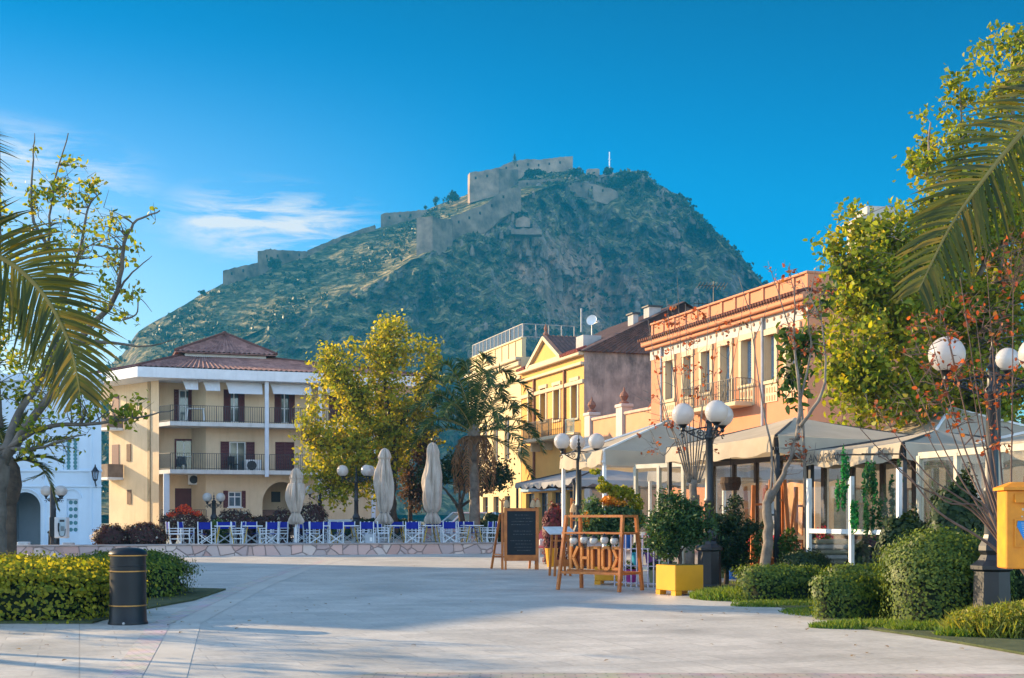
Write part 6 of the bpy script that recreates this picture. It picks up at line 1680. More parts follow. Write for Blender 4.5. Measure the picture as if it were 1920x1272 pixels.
canopy('small beige canopy with a gap at its front corner beside the wooden stands', (2.565,36), 5.6, 3.33, 2.97, 3.40, 4.45, post_mat=white_paint)
canopy('large beige canopy over the glazed middle of the cafe', (5.67,27.5), 4.2, 5.41, 2.88, 3.27, 3.90, sag=0.05, post_mat=dark_metal)
cC = canopy('low beige canopy with lettering on its edge above the glass windbreak', (7.45,24.4), 4.0, 3.38, 2.60, 2.93, 3.32, sag=0.08, post_mat=dark_metal)
canopy('beige canopy at the far right behind the large lamp', (10.4,22.6), 4.0, 3.4, 2.62, 3.0, 3.6, post_mat=white_paint)
canopy('pale canopy peeping over the lettered one', (9.6,29.3), 4.5, 4.5, 3.0, 3.35, 4.3, post_mat=white_paint)
canopy('far grey canopy with a scalloped edge in front of the yellow house', (2.4,50), 6.0, 7.0, 2.72, 3.0, 3.85, m_=can_g, scallop=0.16, post_mat=dark_metal)
canopy('grey canopy between the small beige one and the far scalloped one', (6.4,40.5), 5.0, 5.0, 2.75, 3.1, 4.0, m_=can_g, post_mat=white_paint)
def text_obj(txt, size, M_, m_, parent, name):
    c = bpy.data.curves.new(name, 'FONT'); c.body = txt; c.size = size; c.extrude = 0.002; c.align_x = 'CENTER'
    o = bpy.data.objects.new('tmp_text', c); COL.objects.link(o)
    bpy.context.view_layer.update()
    me = bpy.data.meshes.new_from_object(o.evaluated_get(bpy.context.evaluated_depsgraph_get()))
    bpy.data.objects.remove(o)
    me.materials.clear(); me.materials.append(m_); me.transform(M_); me.name = name
    o = bpy.data.objects.new(name, me); COL.objects.link(o); o.parent = parent
    return o
ink = mat('lettering_grey', (0.10,0.09,0.085), 0.8)
# left (outer) edge of the lettered canopy is its -x side: text runs from far to near along -y
Mt = Matrix.Translation((-0.085, 2.55, 2.66)) @ Matrix.Rotation(R(-90),4,'Z') @ Matrix.Rotation(R(90),4,'X')
text_obj('ANAGRAM', 0.26, Mt, ink, cC, 'lettering')
Mt = Matrix.Translation((-0.085, 0.45, 2.67)) @ Matrix.Rotation(R(-90),4,'Z') @ Matrix.Rotation(R(90),4,'X')
text_obj('ECA', 0.26, Mt, ink, cC, 'lettering')

# ---------------------------------------------------------------- cafe glass and furniture
def windbreak(label, pa, pb, n, ztop, zrail, name='glass_windbreak', pm=None, gm=None, low=True, pw=0.08, zpost=None, base=0.05):
    pa, pb = Vector(pa), Vector(pb); d = pb-pa; L_ = d.length
    t = thing(name, label, 'windbreak', pa, math.atan2(d.y, d.x)); pm = pm or white_paint
    for k in range(n+1):
        x = L_*k/n; MB().box(x-pw/2, x+pw/2, -pw/2, pw/2, 0, (zpost or ztop)+0.12*(k == n)).build('post', pm, t)
    for k in range(n):
        a, b = L_*k/n+pw/2, L_*(k+1)/n-pw/2
        MB().box(a, b, -0.03, 0.03, zrail-0.05, zrail+0.04).build('rail', pm, t); MB().box(a, b, -0.03, 0.03, base, base+0.08).build('rail', pm, t)
    for k in range(n):
        a, b = L_*k/n+pw/2, L_*(k+1)/n-pw/2
        MB().box(a, b, -0.006, 0.006, zrail+0.042, ztop).build('glass_panel', gm or clear_glass, t)
        MB().box(a, b, -0.006, 0.006, base+0.082, zrail-0.052).build('glass_panel', gm or clear_glass, t)
    return t
def gp(px, D): return P(px, HY, D) - Vector((0,0,CH))
windbreak('white framed glass windbreak with green plants behind it', gp(1517,26.6), gp(1686,23.6), 2, 2.12, 1.22, zpost=2.3)
pvc = glass_clear('pvc_sheet', (0.965,0.95,0.92), 0.02)
def milky(m, col, f):                                   # scratched plastic scatters some of the light that falls on it
    nt = m.node_tree; out = nt.nodes['Material Output']; src = out.inputs[0].links[0].from_socket
    tr = nt.nodes.new('ShaderNodeBsdfTranslucent'); tr.inputs[0].default_value = (*col, 1)
    mx = nt.nodes.new('ShaderNodeMixShader'); nz_ = nt.nodes.new('ShaderNodeTexNoise'); nz_.inputs['Scale'].default_value = 1.3; nz_.inputs['Detail'].default_value = 6
    mr = nt.nodes.new('ShaderNodeMapRange'); mr.inputs[1].default_value = 0.35; mr.inputs[2].default_value = 0.7; mr.inputs[3].default_value = f*0.5; mr.inputs[4].default_value = f*1.5
    nt.links.new(nz_.outputs['Fac'], mr.inputs[0]); nt.links.new(mr.outputs[0], mx.inputs[0])
    nt.links.new(src, mx.inputs[1]); nt.links.new(tr.outputs[0], mx.inputs[2]); nt.links.new(mx.outputs[0], out.inputs[0])
milky(pvc, (0.9,0.76,0.55), 0.09)
def enclosure(label, pa, pb, n, zt, pm):
    t = windbreak(label, pa, pb, n, zt-0.06, 1.05, 'glazed_screen', pm, pvc, pw=0.10, zpost=zt)
    L_ = (Vector(pb)-Vector(pa)).length
    MB().box(0, L_, -0.04, 0.04, zt-0.055, zt+0.06).build('top_beam', pm, t)
    return t
brown_post = mat('brown_post', (0.07,0.04,0.026), 0.55, 0.2, 5)
enclosure('glazed cafe screen with cream posts under the small canopy', gp(1192,35.6), gp(1330,33.2), 3, 2.9, mat('cream_post', (0.5,0.46,0.36), 0.6))
enclosure('glazed cafe screen with dark brown posts behind the bare tree', gp(1338,32.8), gp(1512,28.2), 4, 2.85, brown_post)
enclosure('glazed cafe screen behind the lettered canopy', gp(1545,29.4), gp(1780,26.0), 4, 2.75, brown_post)
enclosure('glazed cafe screen at the far right behind the rounded hedge', gp(1725,24.0), gp(1960,20.5), 3, 2.65, MATS['cream_post'])
def easel_ladder(px, D, h, w, label, rz=0.0):
    t = thing('wooden_easel', label, 'easel', gp(px, D), rz, 'tall wooden easels in the cafe')
    for sx in (-1,1):
        MB().bar((sx*w*0.28,0,h),(sx*w*0.5,-0.25,0),0.085,0.055,up=(0,1,0)).build('leg', wood_orange, t)
        MB().bar((sx*w*0.22,0.05,h*0.97),(sx*w*0.42,0.5,0),0.06,0.045,up=(0,1,0)).build('leg', wood_orange, t)
    m = MB()
    for f in (0.12, 0.42, 0.80): m.bar((-w*(0.5-0.22*f),-0.25*(1-f),h*f),(w*(0.5-0.22*f),-0.25*(1-f),h*f),0.07,0.05)
    m.build('crossbar', wood_orange, t)
    MB().bbox(-w*0.44,w*0.44,-0.32,-0.02,h*0.42+0.03,h*0.42+0.07,0.01).build('shelf', wood_orange, t)
    MB().bbox(-w*0.48,w*0.48,-0.40,-0.05,h*0.12+0.03,h*0.12+0.30,0.01).build('box_shelf', wood_orange, t)
easel_ladder(1458, 29.0, 2.35, 0.55, 'tall wooden easel right behind the forked bare tree')
easel_ladder(1425, 30.2, 2.25, 0.55, 'tall wooden easel partly hidden by the trunk of the forked bare tree', 0.1)
easel_ladder(1388, 33.5, 2.3, 0.5, 'tall wooden easel deep in the cafe under a hanging lamp', -0.2)
easel_ladder(1503, 29.8, 2.2, 0.5, 'tall wooden easel beside the white canopy post', 0.2)
hl = thing('basket_lamp', 'dark wicker basket lamp hanging inside the cafe', 'lamp', gp(1370,31.2)+Vector((0,0,2.15)))
MB().lathe([(0.2,0),(0.26,0.18),(0.24,0.32),(0.22,0.32)],16).build('basket', mat('wicker', (0.09,0.055,0.035), 0.9, 0.3, 30), hl); MB().tube([(0,0,0.3),(0,0,0.9)],0.008,4).build('cord', dark_metal, hl)
ln = thing('candle_lantern', 'small white lantern hanging by the trunk of the forked bare tree', 'lantern', gp(1447,28.6)+Vector((0,0,1.55)))
m = MB(); m.frame(-0.09,0.09,0,0.36,-0.09,-0.07,0.02); m.frame(-0.09,0.09,0,0.36,0.07,0.09,0.02); m.box(-0.1,0.1,-0.1,0.1,0.36,0.38); m.box(-0.1,0.1,-0.1,0.1,-0.02,0.0); m.build('case', dark_metal, ln); MB().box(-0.08,0.08,-0.065,0.065,0.0,0.3).build('pane', mat('lantern_white', (0.6,0.62,0.62), 0.4), ln)
# cafe tables and chairs inside
def stool(px, D, label, h=0.75):
    t = thing('wooden_chair', label.replace('slatted ', ''), 'chair', gp(px, D), random.uniform(-1,1), 'wooden chairs inside the cafe')
    MB().bbox(-0.2,0.2,-0.2,0.2,0.44,0.48,0.01).build('seat', wood_orange, t)
    m = MB(); 
    for z in (0.62,0.74,0.86): m.bar((-0.19,0.2,z),(0.19,0.2,z),0.05,0.02)
    m.build('backrest', wood_orange, t)
    for sx in (-1,1):
        MB().bar((sx*0.18,-0.18,0.44),(sx*0.2,-0.2,0),0.04).build('leg', wood_orange, t); MB().bar((sx*0.18,0.2,0.92),(sx*0.2,0.22,0),0.04).build('leg', wood_orange, t)
def ctable(px, D, label):
    t = thing('wooden_table', label, 'table', gp(px, D), random.uniform(-0.4,0.4), 'wooden tables inside the cafe')
    MB().bbox(-0.45,0.45,-0.4,0.4,0.72,0.76,0.01).build('tabletop', wood_orange, t)
    for sx in (-1,1):
        for sy in (-1,1): MB().box(sx*0.38-0.03,sx*0.38+0.03,sy*0.33-0.03,sy*0.33+0.03,0,0.72).build('leg', wood_orange, t)
for i,(a,b,lab) in enumerate([(1535,28.5,'behind the left pane of the windbreak'),(1560,31,'deep behind the left pane of the windbreak'),(1620,28,'behind the right pane of the windbreak'),(1720,28.5,'right of the windbreak behind its tall end post'),(1385,36.5,'in the glazed part behind the triple lamp'),(1265,38.5,'under the small beige canopy')]):
    ctable(a, b, 'varnished wooden cafe table ' + lab)
    stool(a-22, b+0.5, 'slatted wooden chair left of the cafe table ' + lab); stool(a+22, b+0.3, 'slatted wooden chair right of the cafe table ' + lab)
for px, D, lab in ((1463, 28.6, 'box of red flowers on the low shelf of the front easel'), (1510, 28.2, 'pot of red flowers beside the white canopy post')):
    t = thing('flower_box', lab, 'flowers', gp(px, D)+Vector((0,0,0.6 if px == 1463 else 0)))
    MB().bbox(-0.2,0.2,-0.12,0.12,0,0.22,0.01).build('box', wood_brown, t)
    leaves('foliage', in_blobs([(Vector((0,0,0.32)),(0.25,0.16,0.14))], 300, 11), 0.06, leaf_mat('pot_leaf', [(0.02,0.06,0.015),(0.06,0.12,0.02)]), t, 12)
    leaves('blossoms', in_blobs([(Vector((0,0,0.36)),(0.26,0.18,0.14))], 90, 13), 0.06, leaf_mat('red_blossom', [(0.5,0.02,0.03),(0.6,0.06,0.14)], 0.3), t, 14, aspect=0.9)
rp_ = np.random.default_rng(9)
for i, (px, D, cc, fc) in enumerate([(1350,31.5,'olive','red_blossom'),(1376,31.0,'blue','pot_leaf'),(1402,30.4,'red','red_blossom'),(1428,27.6,'cyan','pot_leaf'),(1225,33.5,'red','red_blossom'),(1255,33.0,'olive','pot_leaf'),(1540,27.6,'red','red_blossom'),(1480,27.4,'purple','pot_leaf')]):
    po = thing('potted_plant', ['potted plant with red flowers in an olive pot, leftmost behind the triple lamp','green potted plant in a blue pot behind the yew shrub','potted plant with red flowers in a red pot behind the yew shrub','green plant in a cyan pot left of the forked bare tree trunk','red flowered plant in a red pot under the small beige canopy','green plant in an olive pot under the small beige canopy','red flowered plant in a red pot at the left windbreak post','green plant in a purple pot right of the forked bare tree trunk'][i], 'potted plant', gp(px, D), 0, 'potted plants in front of the cafe screens')
    MB().lathe([(0.13,0),(0.18,0.3),(0.2,0.31),(0.2,0.35),(0.17,0.35),(0.16,0.28)], 16).build('pot', mat('pot_'+cc, (0.2,0.2,0.2), 0.5), po)
    hh = 0.45+0.5*rp_.random()
    leaves('plant', in_blobs([(Vector((0,0,0.35+hh*0.5)),(0.24,0.24,hh*0.55))], 420, 190+i), 0.085, MATS['pot_leaf'], po, 191+i)
    if fc != 'pot_leaf': leaves('blossoms', in_blobs([(Vector((0,-0.05,0.4+hh*0.65)),(0.26,0.24,hh*0.4))], 110, 200+i), 0.065, MATS[fc], po, 201+i, aspect=0.9)
# stacked cushions and crates behind the windbreak's lower left pane
sc = thing('cushion_stack', 'stack of striped grey cushions behind the lower left windbreak pane', 'cushions', gp(1556,27.2), 0.2)
for k in range(6): MB().bbox(-0.42,0.42,-0.25,0.25,0.38+k*0.11,0.38+k*0.11+0.1,0.03).build('cushion', mat('cushion_khaki' if k % 2 else 'cushion_grey', (0.24,0.22,0.15) if k % 2 else (0.36,0.35,0.32), 0.9), sc)
MB().box(-0.4,0.4,-0.22,0.22,0,0.37).build('bench', wood_brown, sc)

# ---------------------------------------------------------------- yellow letter box
lbx = thing('letter_box', 'yellow letter box with a blue notice on its post at the right edge', 'letter box', P(1929, HY, 13)-Vector((0,0,CH)), R(-6))
lm_ = mat('letterbox_yellow', (0.74,0.27,0.010), 0.5, 0.1, 5, 0.06, 30, col2=(0.50,0.17,0.010))
z0, z1 = P(0,1066,13).z, P(0,920,13).z
MB().bbox(-0.27,0.27,-0.17,0.17,z0,z1,0.012).build('body', lm_, lbx)
m = MB(); m.M = Matrix.Translation((0,0,z1)); m.add([(-0.30,-0.2,0),(0.30,-0.2,0),(0.30,0.2,0),(-0.30,0.2,0),(-0.30,-0.2,0.03),(0.30,-0.2,0.03),(0.30,0.2,0.03),(-0.30,0.2,0.03),(-0.17,-0.05,0.085),(0.17,-0.05,0.085),(0.17,0.1,0.085),(-0.17,0.1,0.085)],
    [(3,2,1,0),(0,1,5,4),(1,2,6,5),(2,3,7,6),(3,0,4,7),(4,5,9,8),(5,6,10,9),(6,7,11,10),(7,4,8,11),(8,9,10,11)]); m.build('roof', lm_, lbx)
m = MB(); m.add([(-0.19,-0.172,z1-0.10),(0.05,-0.172,z1-0.10),(0.05,-0.215,z1-0.125),(-0.19,-0.215,z1-0.125),(-0.19,-0.172,z1-0.03),(0.05,-0.172,z1-0.03)], [(0,1,2,3),(4,3,2,5),(0,3,4),(1,5,2)]); fl_ = m.build('slot_flap', lm_, lbx)
MB().box(-0.12,-0.01,-0.1735,-0.172,z1-0.058,z1-0.045).build('label_plate', white_paint, lbx)
m = MB(); m.frame(-0.19,0.03,z0+0.22,z0+0.50,-0.185,-0.17,0.016); ho = m.build('notice_holder', lm_, lbx)
MB().add([(-0.155,-0.175,z0+0.49),(-0.02,-0.175,z0+0.495),(0.012,-0.175,z0+0.24),(-0.07,-0.175,z0+0.235),(-0.165,-0.175,z0+0.43)], [(0,1,2,3,4)]).build('notice', mat('notice_blue', (0.02,0.22,0.55), 0.6, 0.1, 8), ho)
m = MB(); r_ = random.Random(3)
for k in range(9): z = z0+0.29+k*0.021; m.box(-0.125+0.004*(8-k),-0.125+0.004*(8-k)+r_.uniform(0.05,0.10),-0.1762,-0.1755,z,z+0.006)
m.build('print', mat('notice_print', (0.4,0.5,0.6), 0.7), ho)
m = MB()
for cx_, cz_ in ((-0.06,z1-0.22),(-0.13,z1-0.36),(0.06,z1-0.38),(-0.1,z1-0.30)):
    for q in range(7): 
        x = cx_+r_.uniform(-0.06,0.06); z = cz_+r_.uniform(-0.03,0.03); w = r_.uniform(0.008,0.03)
        m.box(x, x+w, -0.1725, -0.1705, z, z+r_.uniform(0.006,0.02))
m.build('worn_emblem', mat('worn_white', (0.55,0.47,0.36), 0.8), lbx)
m = MB(); m.M = Matrix.Translation((-0.03,-0.171,z0+0.1)) @ Matrix.Rotation(R(90),4,'X'); m.lathe([(0.012,0),(0.012,0.008)],8); m.build('keyhole', dark_metal, lbx)
MB().box(0.16,0.26,0.18,0.28,0,z1-0.1).build('post', dark_metal, lbx)
# ---------------------------------------------------------------- planting
L_yel = leaf_mat('leaf_yellow_green', [(0.14,0.19,0.012),(0.34,0.32,0.02),(0.48,0.37,0.025),(0.24,0.26,0.018),(0.10,0.13,0.012)], 0.5)
L_spr = leaf_mat('leaf_spring', [(0.10,0.16,0.012),(0.26,0.31,0.02),(0.38,0.37,0.025),(0.16,0.22,0.014),(0.40,0.28,0.03)], 0.5)
L_tree = leaf_mat('leaf_tree_green', [(0.06,0.11,0.012),(0.19,0.25,0.016),(0.34,0.34,0.02),(0.12,0.18,0.014),(0.42,0.32,0.03)], 0.5)
L_red = leaf_mat('leaf_red', [(0.30,0.05,0.02),(0.42,0.10,0.03),(0.20,0.04,0.02),(0.36,0.16,0.05)], 0.45)
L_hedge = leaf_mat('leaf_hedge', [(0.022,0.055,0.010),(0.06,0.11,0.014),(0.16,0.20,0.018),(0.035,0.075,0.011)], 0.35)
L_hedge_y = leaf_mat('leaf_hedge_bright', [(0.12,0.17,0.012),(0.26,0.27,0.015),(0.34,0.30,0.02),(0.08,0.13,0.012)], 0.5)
L_dark = leaf_mat('leaf_dark', [(0.010,0.026,0.010),(0.025,0.05,0.014),(0.045,0.07,0.02)], 0.25)
L_grass = leaf_mat('grass_blade', [(0.05,0.12,0.015),(0.12,0.20,0.02),(0.20,0.24,0.04)], 0.4)
L_palm = leaf_mat('palm_leaf', [(0.02,0.035,0.008),(0.045,0.065,0.010),(0.075,0.085,0.012),(0.14,0.11,0.016)], 0.35, 0.4)
L_palm_d = leaf_mat('palm_leaf_dark', [(0.016,0.04,0.012),(0.04,0.075,0.018),(0.085,0.12,0.025)], 0.3, 0.35)
L_deadp = leaf_mat('palm_leaf_dead', [(0.16,0.075,0.03),(0.26,0.13,0.055),(0.10,0.05,0.025)], 0.35)
L_burg = leaf_mat('leaf_burgundy', [(0.05,0.022,0.02),(0.09,0.03,0.028),(0.035,0.035,0.018)], 0.3)
L_wht = leaf_mat('white_blossom', [(0.55,0.50,0.42),(0.42,0.38,0.32),(0.60,0.50,0.38)], 0.35)

# yellow leaved tree on the terrace
D_ = 61
root = thing('plane_tree', 'yellow green leaved tree in the middle behind the parasols', 'tree', tpt(737, D_, 0.3))
B_ = Vector(root.location)
def rel(px, py, D): return P(px, py, D) - B_
limbs = [([rel(737,1000,61), rel(734,930,61), rel(738,860,61), rel(730,790,61)], 0.26, 0.17),
         ([rel(730,800,61), rel(722,720,61), rel(726,650,61.3), rel(735,618,61)], 0.15, 0.03),
         ([rel(736,850,61), rel(680,770,60.5), rel(640,700,60), rel(610,665,60)], 0.13, 0.03),
         ([rel(733,880,61), rel(670,845,60), rel(600,835,59.5), rel(565,825,59)], 0.10, 0.02),
         ([rel(732,820,61), rel(780,750,61.5), rel(810,700,62), rel(822,665,62)], 0.11, 0.02),
         ([rel(732,800,61), rel(705,740,63), rel(700,690,64)], 0.1, 0.03), ([rel(736,880,61), rel(650,900,59.5), rel(610,920,59)], 0.07, 0.02)]
blobs = [(rel(735,650,61),(1.5,1.5,1.1)), (rel(650,690,60.5),(1.5,1.6,1.2)), (rel(620,745,60),(1.3,1.6,1.1)), (rel(790,690,61.5),(1.2,1.4,1.0)), (rel(720,760,61),(2.4,2.2,1.6)), (rel(640,830,60),(1.8,1.9,1.6)), (rel(690,860,60.5),(2.0,2.0,1.6)), (rel(610,880,59.5),(1.2,1.4,1.1)), (rel(775,800,61.5),(1.5,1.8,1.4)), (rel(595,800,60),(0.9,1.2,0.9)), (rel(640,925,59.5),(1.2,1.1,0.8)), (rel(700,920,60.5),(1.3,1.3,0.9)), (rel(822,672,62),(0.4,0.5,0.4)), (rel(600,672,60),(0.5,0.6,0.4))]
make_tree(root, limbs, blobs, 460, 42, 0.20, L_yel, bark_dark, 21, clump=0.42, sub_twigs=2, flat=True)

# plane tree at the left edge, thin spring leaves
root = thing('plane_tree', 'pale barked tree at the left edge with sparse spring leaves on long branches', 'tree', P(-2, HY, 28)-Vector((0,0,CH)))
B_ = Vector(root.location); D_ = 28
limbs = [([rel(-14,1100,28), rel(-7,1000,28), rel(-6,930,28), rel(2,860,28)], 0.26, 0.20),
         ([rel(4,870,28), rel(50,800,27.8), rel(100,730,27.5), rel(145,640,27), rel(215,560,26.8), rel(232,470,26.5), rel(250,420,26.5), rel(300,395,26.5)], 0.125, 0.014),
         ([rel(2,860,28), rel(35,775,28.4), rel(75,715,28.6), rel(105,650,28.8), rel(118,560,29), rel(92,470,29), rel(100,360,29), rel(128,250,29)], 0.105, 0.012),
         ([rel(6,850,28), rel(80,802,27.4), rel(170,795,27), rel(250,785,26.8), rel(328,768,26.6)], 0.075, 0.010),
         ([rel(150,640,27), rel(210,643,27), rel(270,650,26.8), rel(330,636,26.6)], 0.05, 0.008),
         ([rel(120,560,29), rel(150,470,29), rel(165,390,29), rel(190,360,29)], 0.06, 0.008),
         ([rel(215,560,26.8), rel(240,520,26.6), rel(285,480,26.4)], 0.04, 0.006), ([rel(95,470,29), rel(60,400,29), rel(62,300,29.2), rel(65,250,29)], 0.05, 0.007),
         ([rel(0,860,28), rel(-60,760,28.5), rel(-120,600,29), rel(-140,450,29)], 0.14, 0.03), ([rel(0,800,28.5), rel(-10,650,29), rel(0,450,29.5), rel(-2,225,29.5)], 0.09, 0.012),
         ([rel(2,840,28), rel(60,842,27.5), rel(110,828,27.2), rel(160,815,27)], 0.06, 0.01), ([rel(230,600,26.8), rel(255,590,26.7), rel(262,560,26.6), rel(285,585,26.5)], 0.025, 0.005)]
blobs = [(rel(215,440,26.6),(0.45,0.8,0.75)), (rel(230,560,26.7),(0.35,0.7,0.45)), (rel(100,420,29),(0.8,1.0,1.0)), (rel(130,330,29),(0.5,0.7,0.5)), (rel(130,620,27.5),(1.0,1.0,0.8)), (rel(60,700,28.5),(1.1,1.1,0.8)), (rel(40,600,29),(0.9,1.0,0.9)), (rel(200,750,27),(0.9,0.7,0.5)), (rel(120,790,27.4),(1.0,0.8,0.5)), (rel(240,775,26.9),(0.5,0.4,0.25)), (rel(285,402,26.5),(0.18,0.3,0.14)), (rel(60,260,29),(0.25,0.4,0.25)), (rel(160,400,29),(0.35,0.5,0.4)), (rel(170,480,28),(0.7,0.8,0.5)), (rel(90,850,27.5),(0.9,0.6,0.3)), (rel(-60,500,29),(1.4,1.2,2.4))]
make_tree(root, limbs, blobs, 380, 14, 0.12, L_tree, mat('grey_bark', (0.17,0.145,0.12), 0.9, 0.2, 3.5, 0.6, 14, col2=(0.06,0.05,0.04)), 31, clump=0.2, sub_twigs=2, twig_r=0.016, bare=0.14)

# the big spring green tree on the right, and one beyond it
def right_tree(label, px0, D, limbs, blobs, n, per, seed, lm):
    global B_
    root = thing('plane_tree', label, 'tree', P(px0, HY, D)-Vector((0,0,CH))); B_ = Vector(root.location)
    make_tree(root, [([rel(*q) for q in pts], a, b) for pts, a, b in limbs], [(rel(*c), s) for c, s in blobs], n, per, 0.150, lm, bark_pale, seed, clump=0.28, sub_twigs=2, twig_r=0.022)
right_tree('large spring green tree spreading over the cafe canopies on the right', 1800, 33,
    [([(1800,1100,33),(1790,960,33),(1800,830,33),(1780,720,33)], 0.3, 0.2), ([(1780,740,33),(1690,640,32.5),(1620,560,32),(1570,500,31.5)], 0.15, 0.02), ([(1785,730,33),(1790,600,33),(1770,450,33),(1740,330,33),(1745,230,33)], 0.16, 0.02),
     ([(1790,700,33),(1860,560,33.5),(1890,380,33.5),(1900,200,33.5),(1890,70,33.5)], 0.17, 0.02), ([(1780,750,33),(1680,740,32),(1590,720,31.5)], 0.1, 0.02), ([(1690,640,32.5),(1640,480,32.5),(1600,400,32.5)], 0.08, 0.012), ([(1860,560,33.5),(1960,420,34),(1990,250,34)], 0.12, 0.02), ([(1790,600,33),(1850,470,33),(1810,300,33),(1800,150,33)], 0.1, 0.012)],
    [((1630,640,32),(1.5,1.8,1.6)), ((1720,600,32.5),(1.8,2.0,1.8)), ((1620,480,32),(1.0,1.3,0.9)), ((1700,440,32.5),(1.2,1.4,0.9)), ((1760,520,33),(1.5,1.8,1.5)), ((1850,500,33.5),(1.6,2.0,2.0)), ((1620,750,31.8),(1.2,1.5,1.0)), ((1730,740,32.5),(1.7,1.8,1.1)), ((1850,700,33),(1.8,2.0,1.8)), ((1760,330,33),(0.9,1.2,1.1)), ((1860,300,33.5),(1.3,1.5,1.8)), ((1890,130,33.5),(1.0,1.2,1.2)), ((1750,220,33),(0.5,0.7,0.5)), ((1580,560,31.8),(0.7,1.0,0.8)), ((1950,400,34),(1.5,1.8,3)), ((1600,400,32.5),(0.35,0.5,0.3)), ((1800,160,33),(0.5,0.6,0.5)), ((1570,470,31.8),(0.35,0.4,0.3)), ((1600,600,31.5),(1.0,1.2,1.2)), ((1650,700,31.8),(1.4,1.4,1.1)), ((1580,680,31.5),(0.7,0.9,0.9)), ((1700,540,32),(1.5,1.6,1.4)), ((1640,540,31.8),(1.2,1.4,1.2)), ((1680,800,32),(1.3,1.3,0.6)), ((1820,420,33),(1.3,1.5,1.4)), ((1590,430,32),(0.5,0.6,0.4)), ((1575,500,31.6),(0.55,0.7,0.5)), ((1640,440,32),(0.8,0.9,0.6)), ((1920,640,33),(1.2,1.6,1.8)), ((1920,770,33),(1.5,1.6,1.1)), ((1790,790,32.5),(1.4,1.4,0.7))],
    1150, 38, 41, L_tree)

# palm in the middle with a skirt of dead fronds
root = thing('feather_palm', 'dark feather palm with brown dead fronds under its crown', 'palm', tpt(889, 58, 0.3)); B_ = Vector(root.location)
cr_ = rel(889, 815, 58)
fr_ = []; r_ = random.Random(8)
ends = [(-105,-45,-0.4),(-92,-90,0.3),(-60,-112,-0.6),(-20,-122,0.4),(25,-128,-0.3),(62,-108,0.5),(95,-80,-0.5),(112,-40,0.3),(118,10,-0.4),(-112,10,0.4),(-70,-70,1.2),(70,-60,1.2),(100,60,0.2),(30,-95,-1.3),(-40,-90,-1.2),(85,20,-1.2),(-85,-10,-1.1),(0,-90,1.5),(-80,-55,-1.0),(50,-85,1.2),(-50,-55,1.6),(105,-15,1.0),(-100,-15,1.1),(45,-30,-1.8),(-45,-35,-1.8)]
s_ = 58/F
for dx, dy, dz in ends:
    e = Vector((dx*s_*0.95, dz*1.5, -dy*s_)); c = cr_
    hi = Vector((0,0,0.55 + max(0,-dy)*s_*0.25))
    fr_.append([c, c+e*0.35+hi*0.6, c+e*0.75+hi*0.75, c+e*1.02+hi*0.3-Vector((0,0,0.1)), c+e*1.16-Vector((0,0,0.35+0.35*r_.random()))])
nd = len(fr_)
for k in range(9):
    a = k*0.7+0.2; d = Vector((math.cos(a), math.sin(a), 0))
    fr_.append([cr_-Vector((0,0,0.2)), cr_+d*0.55-Vector((0,0,0.15)), cr_+d*0.95-Vector((0,0,1.1)), cr_+d*0.85-Vector((0,0,2.3+0.5*r_.random()))])
palm(root, cr_, fr_, L_palm_d, [rel(890,1000,58), rel(890,930,58), rel(888,860,58), cr_], 0.26, 0.17, 0.62, 60, 0.055, bark_pale, 51, plume=0.38, hang=0.5, dead=set(range(nd, nd+9)), dead_mat=L_deadp, boot=[(0.2,-1.3),(0.27,-0.8),(0.22,-0.3),(0.3,0.05),(0.12,0.5)])
# dark low tree in front of it
root = thing('small_tree', 'small dark many stemmed tree left of the palm trunk', 'tree', tpt(864, 60, 0.3)); B_ = Vector(root.location)
make_tree(root, [([rel(864,1000,60), rel(864,970,60), rel(862,945,60)], 0.16, 0.13), ([rel(862,955,60), rel(840,925,60), rel(822,905,60)], 0.1, 0.03), ([rel(862,950,60), rel(872,915,60), rel(880,880,60)], 0.1, 0.03), ([rel(862,950,60), rel(860,910,60.5), rel(845,870,60.5)], 0.08, 0.03), ([rel(864,950,60), rel(905,925,60), rel(940,900,60)], 0.08, 0.02)],
    [(rel(860,880,60.5),(1.3,1.0,0.7)), (rel(930,900,60),(1.0,0.8,0.6)), (rel(810,890,61),(0.8,0.8,0.6)), (rel(900,880,61.5),(1.5,0.8,0.9)), (rel(955,905,60),(0.5,0.5,0.3))], 150, 40, 0.15, L_dark, bark_dark, 61, clump=0.3, flat=True)
root = thing('purple_shrub_tree', 'dusky shrub tree with reddish leaves between the two right hand parasols', 'tree', tpt(775, 63, 0.3)); B_ = Vector(root.location)
make_tree(root, [([rel(770,1000,63), rel(768,930,63), rel(772,880,63)], 0.12, 0.08), ([rel(772,890,63), rel(795,850,63), rel(800,810,63)], 0.06, 0.02), ([rel(772,890,63), rel(750,860,63)], 0.06, 0.02)],
    [(rel(775,880,63),(0.9,0.9,1.2)), (rel(795,830,63),(0.8,0.8,0.8)), (rel(780,940,63),(0.8,0.8,0.7))], 150, 36, 0.14, leaf_mat('leaf_dusky', [(0.05,0.04,0.03),(0.10,0.06,0.05),(0.16,0.07,0.04),(0.07,0.07,0.03)], 0.35), bark_dark, 63, clump=0.3, flat=True)

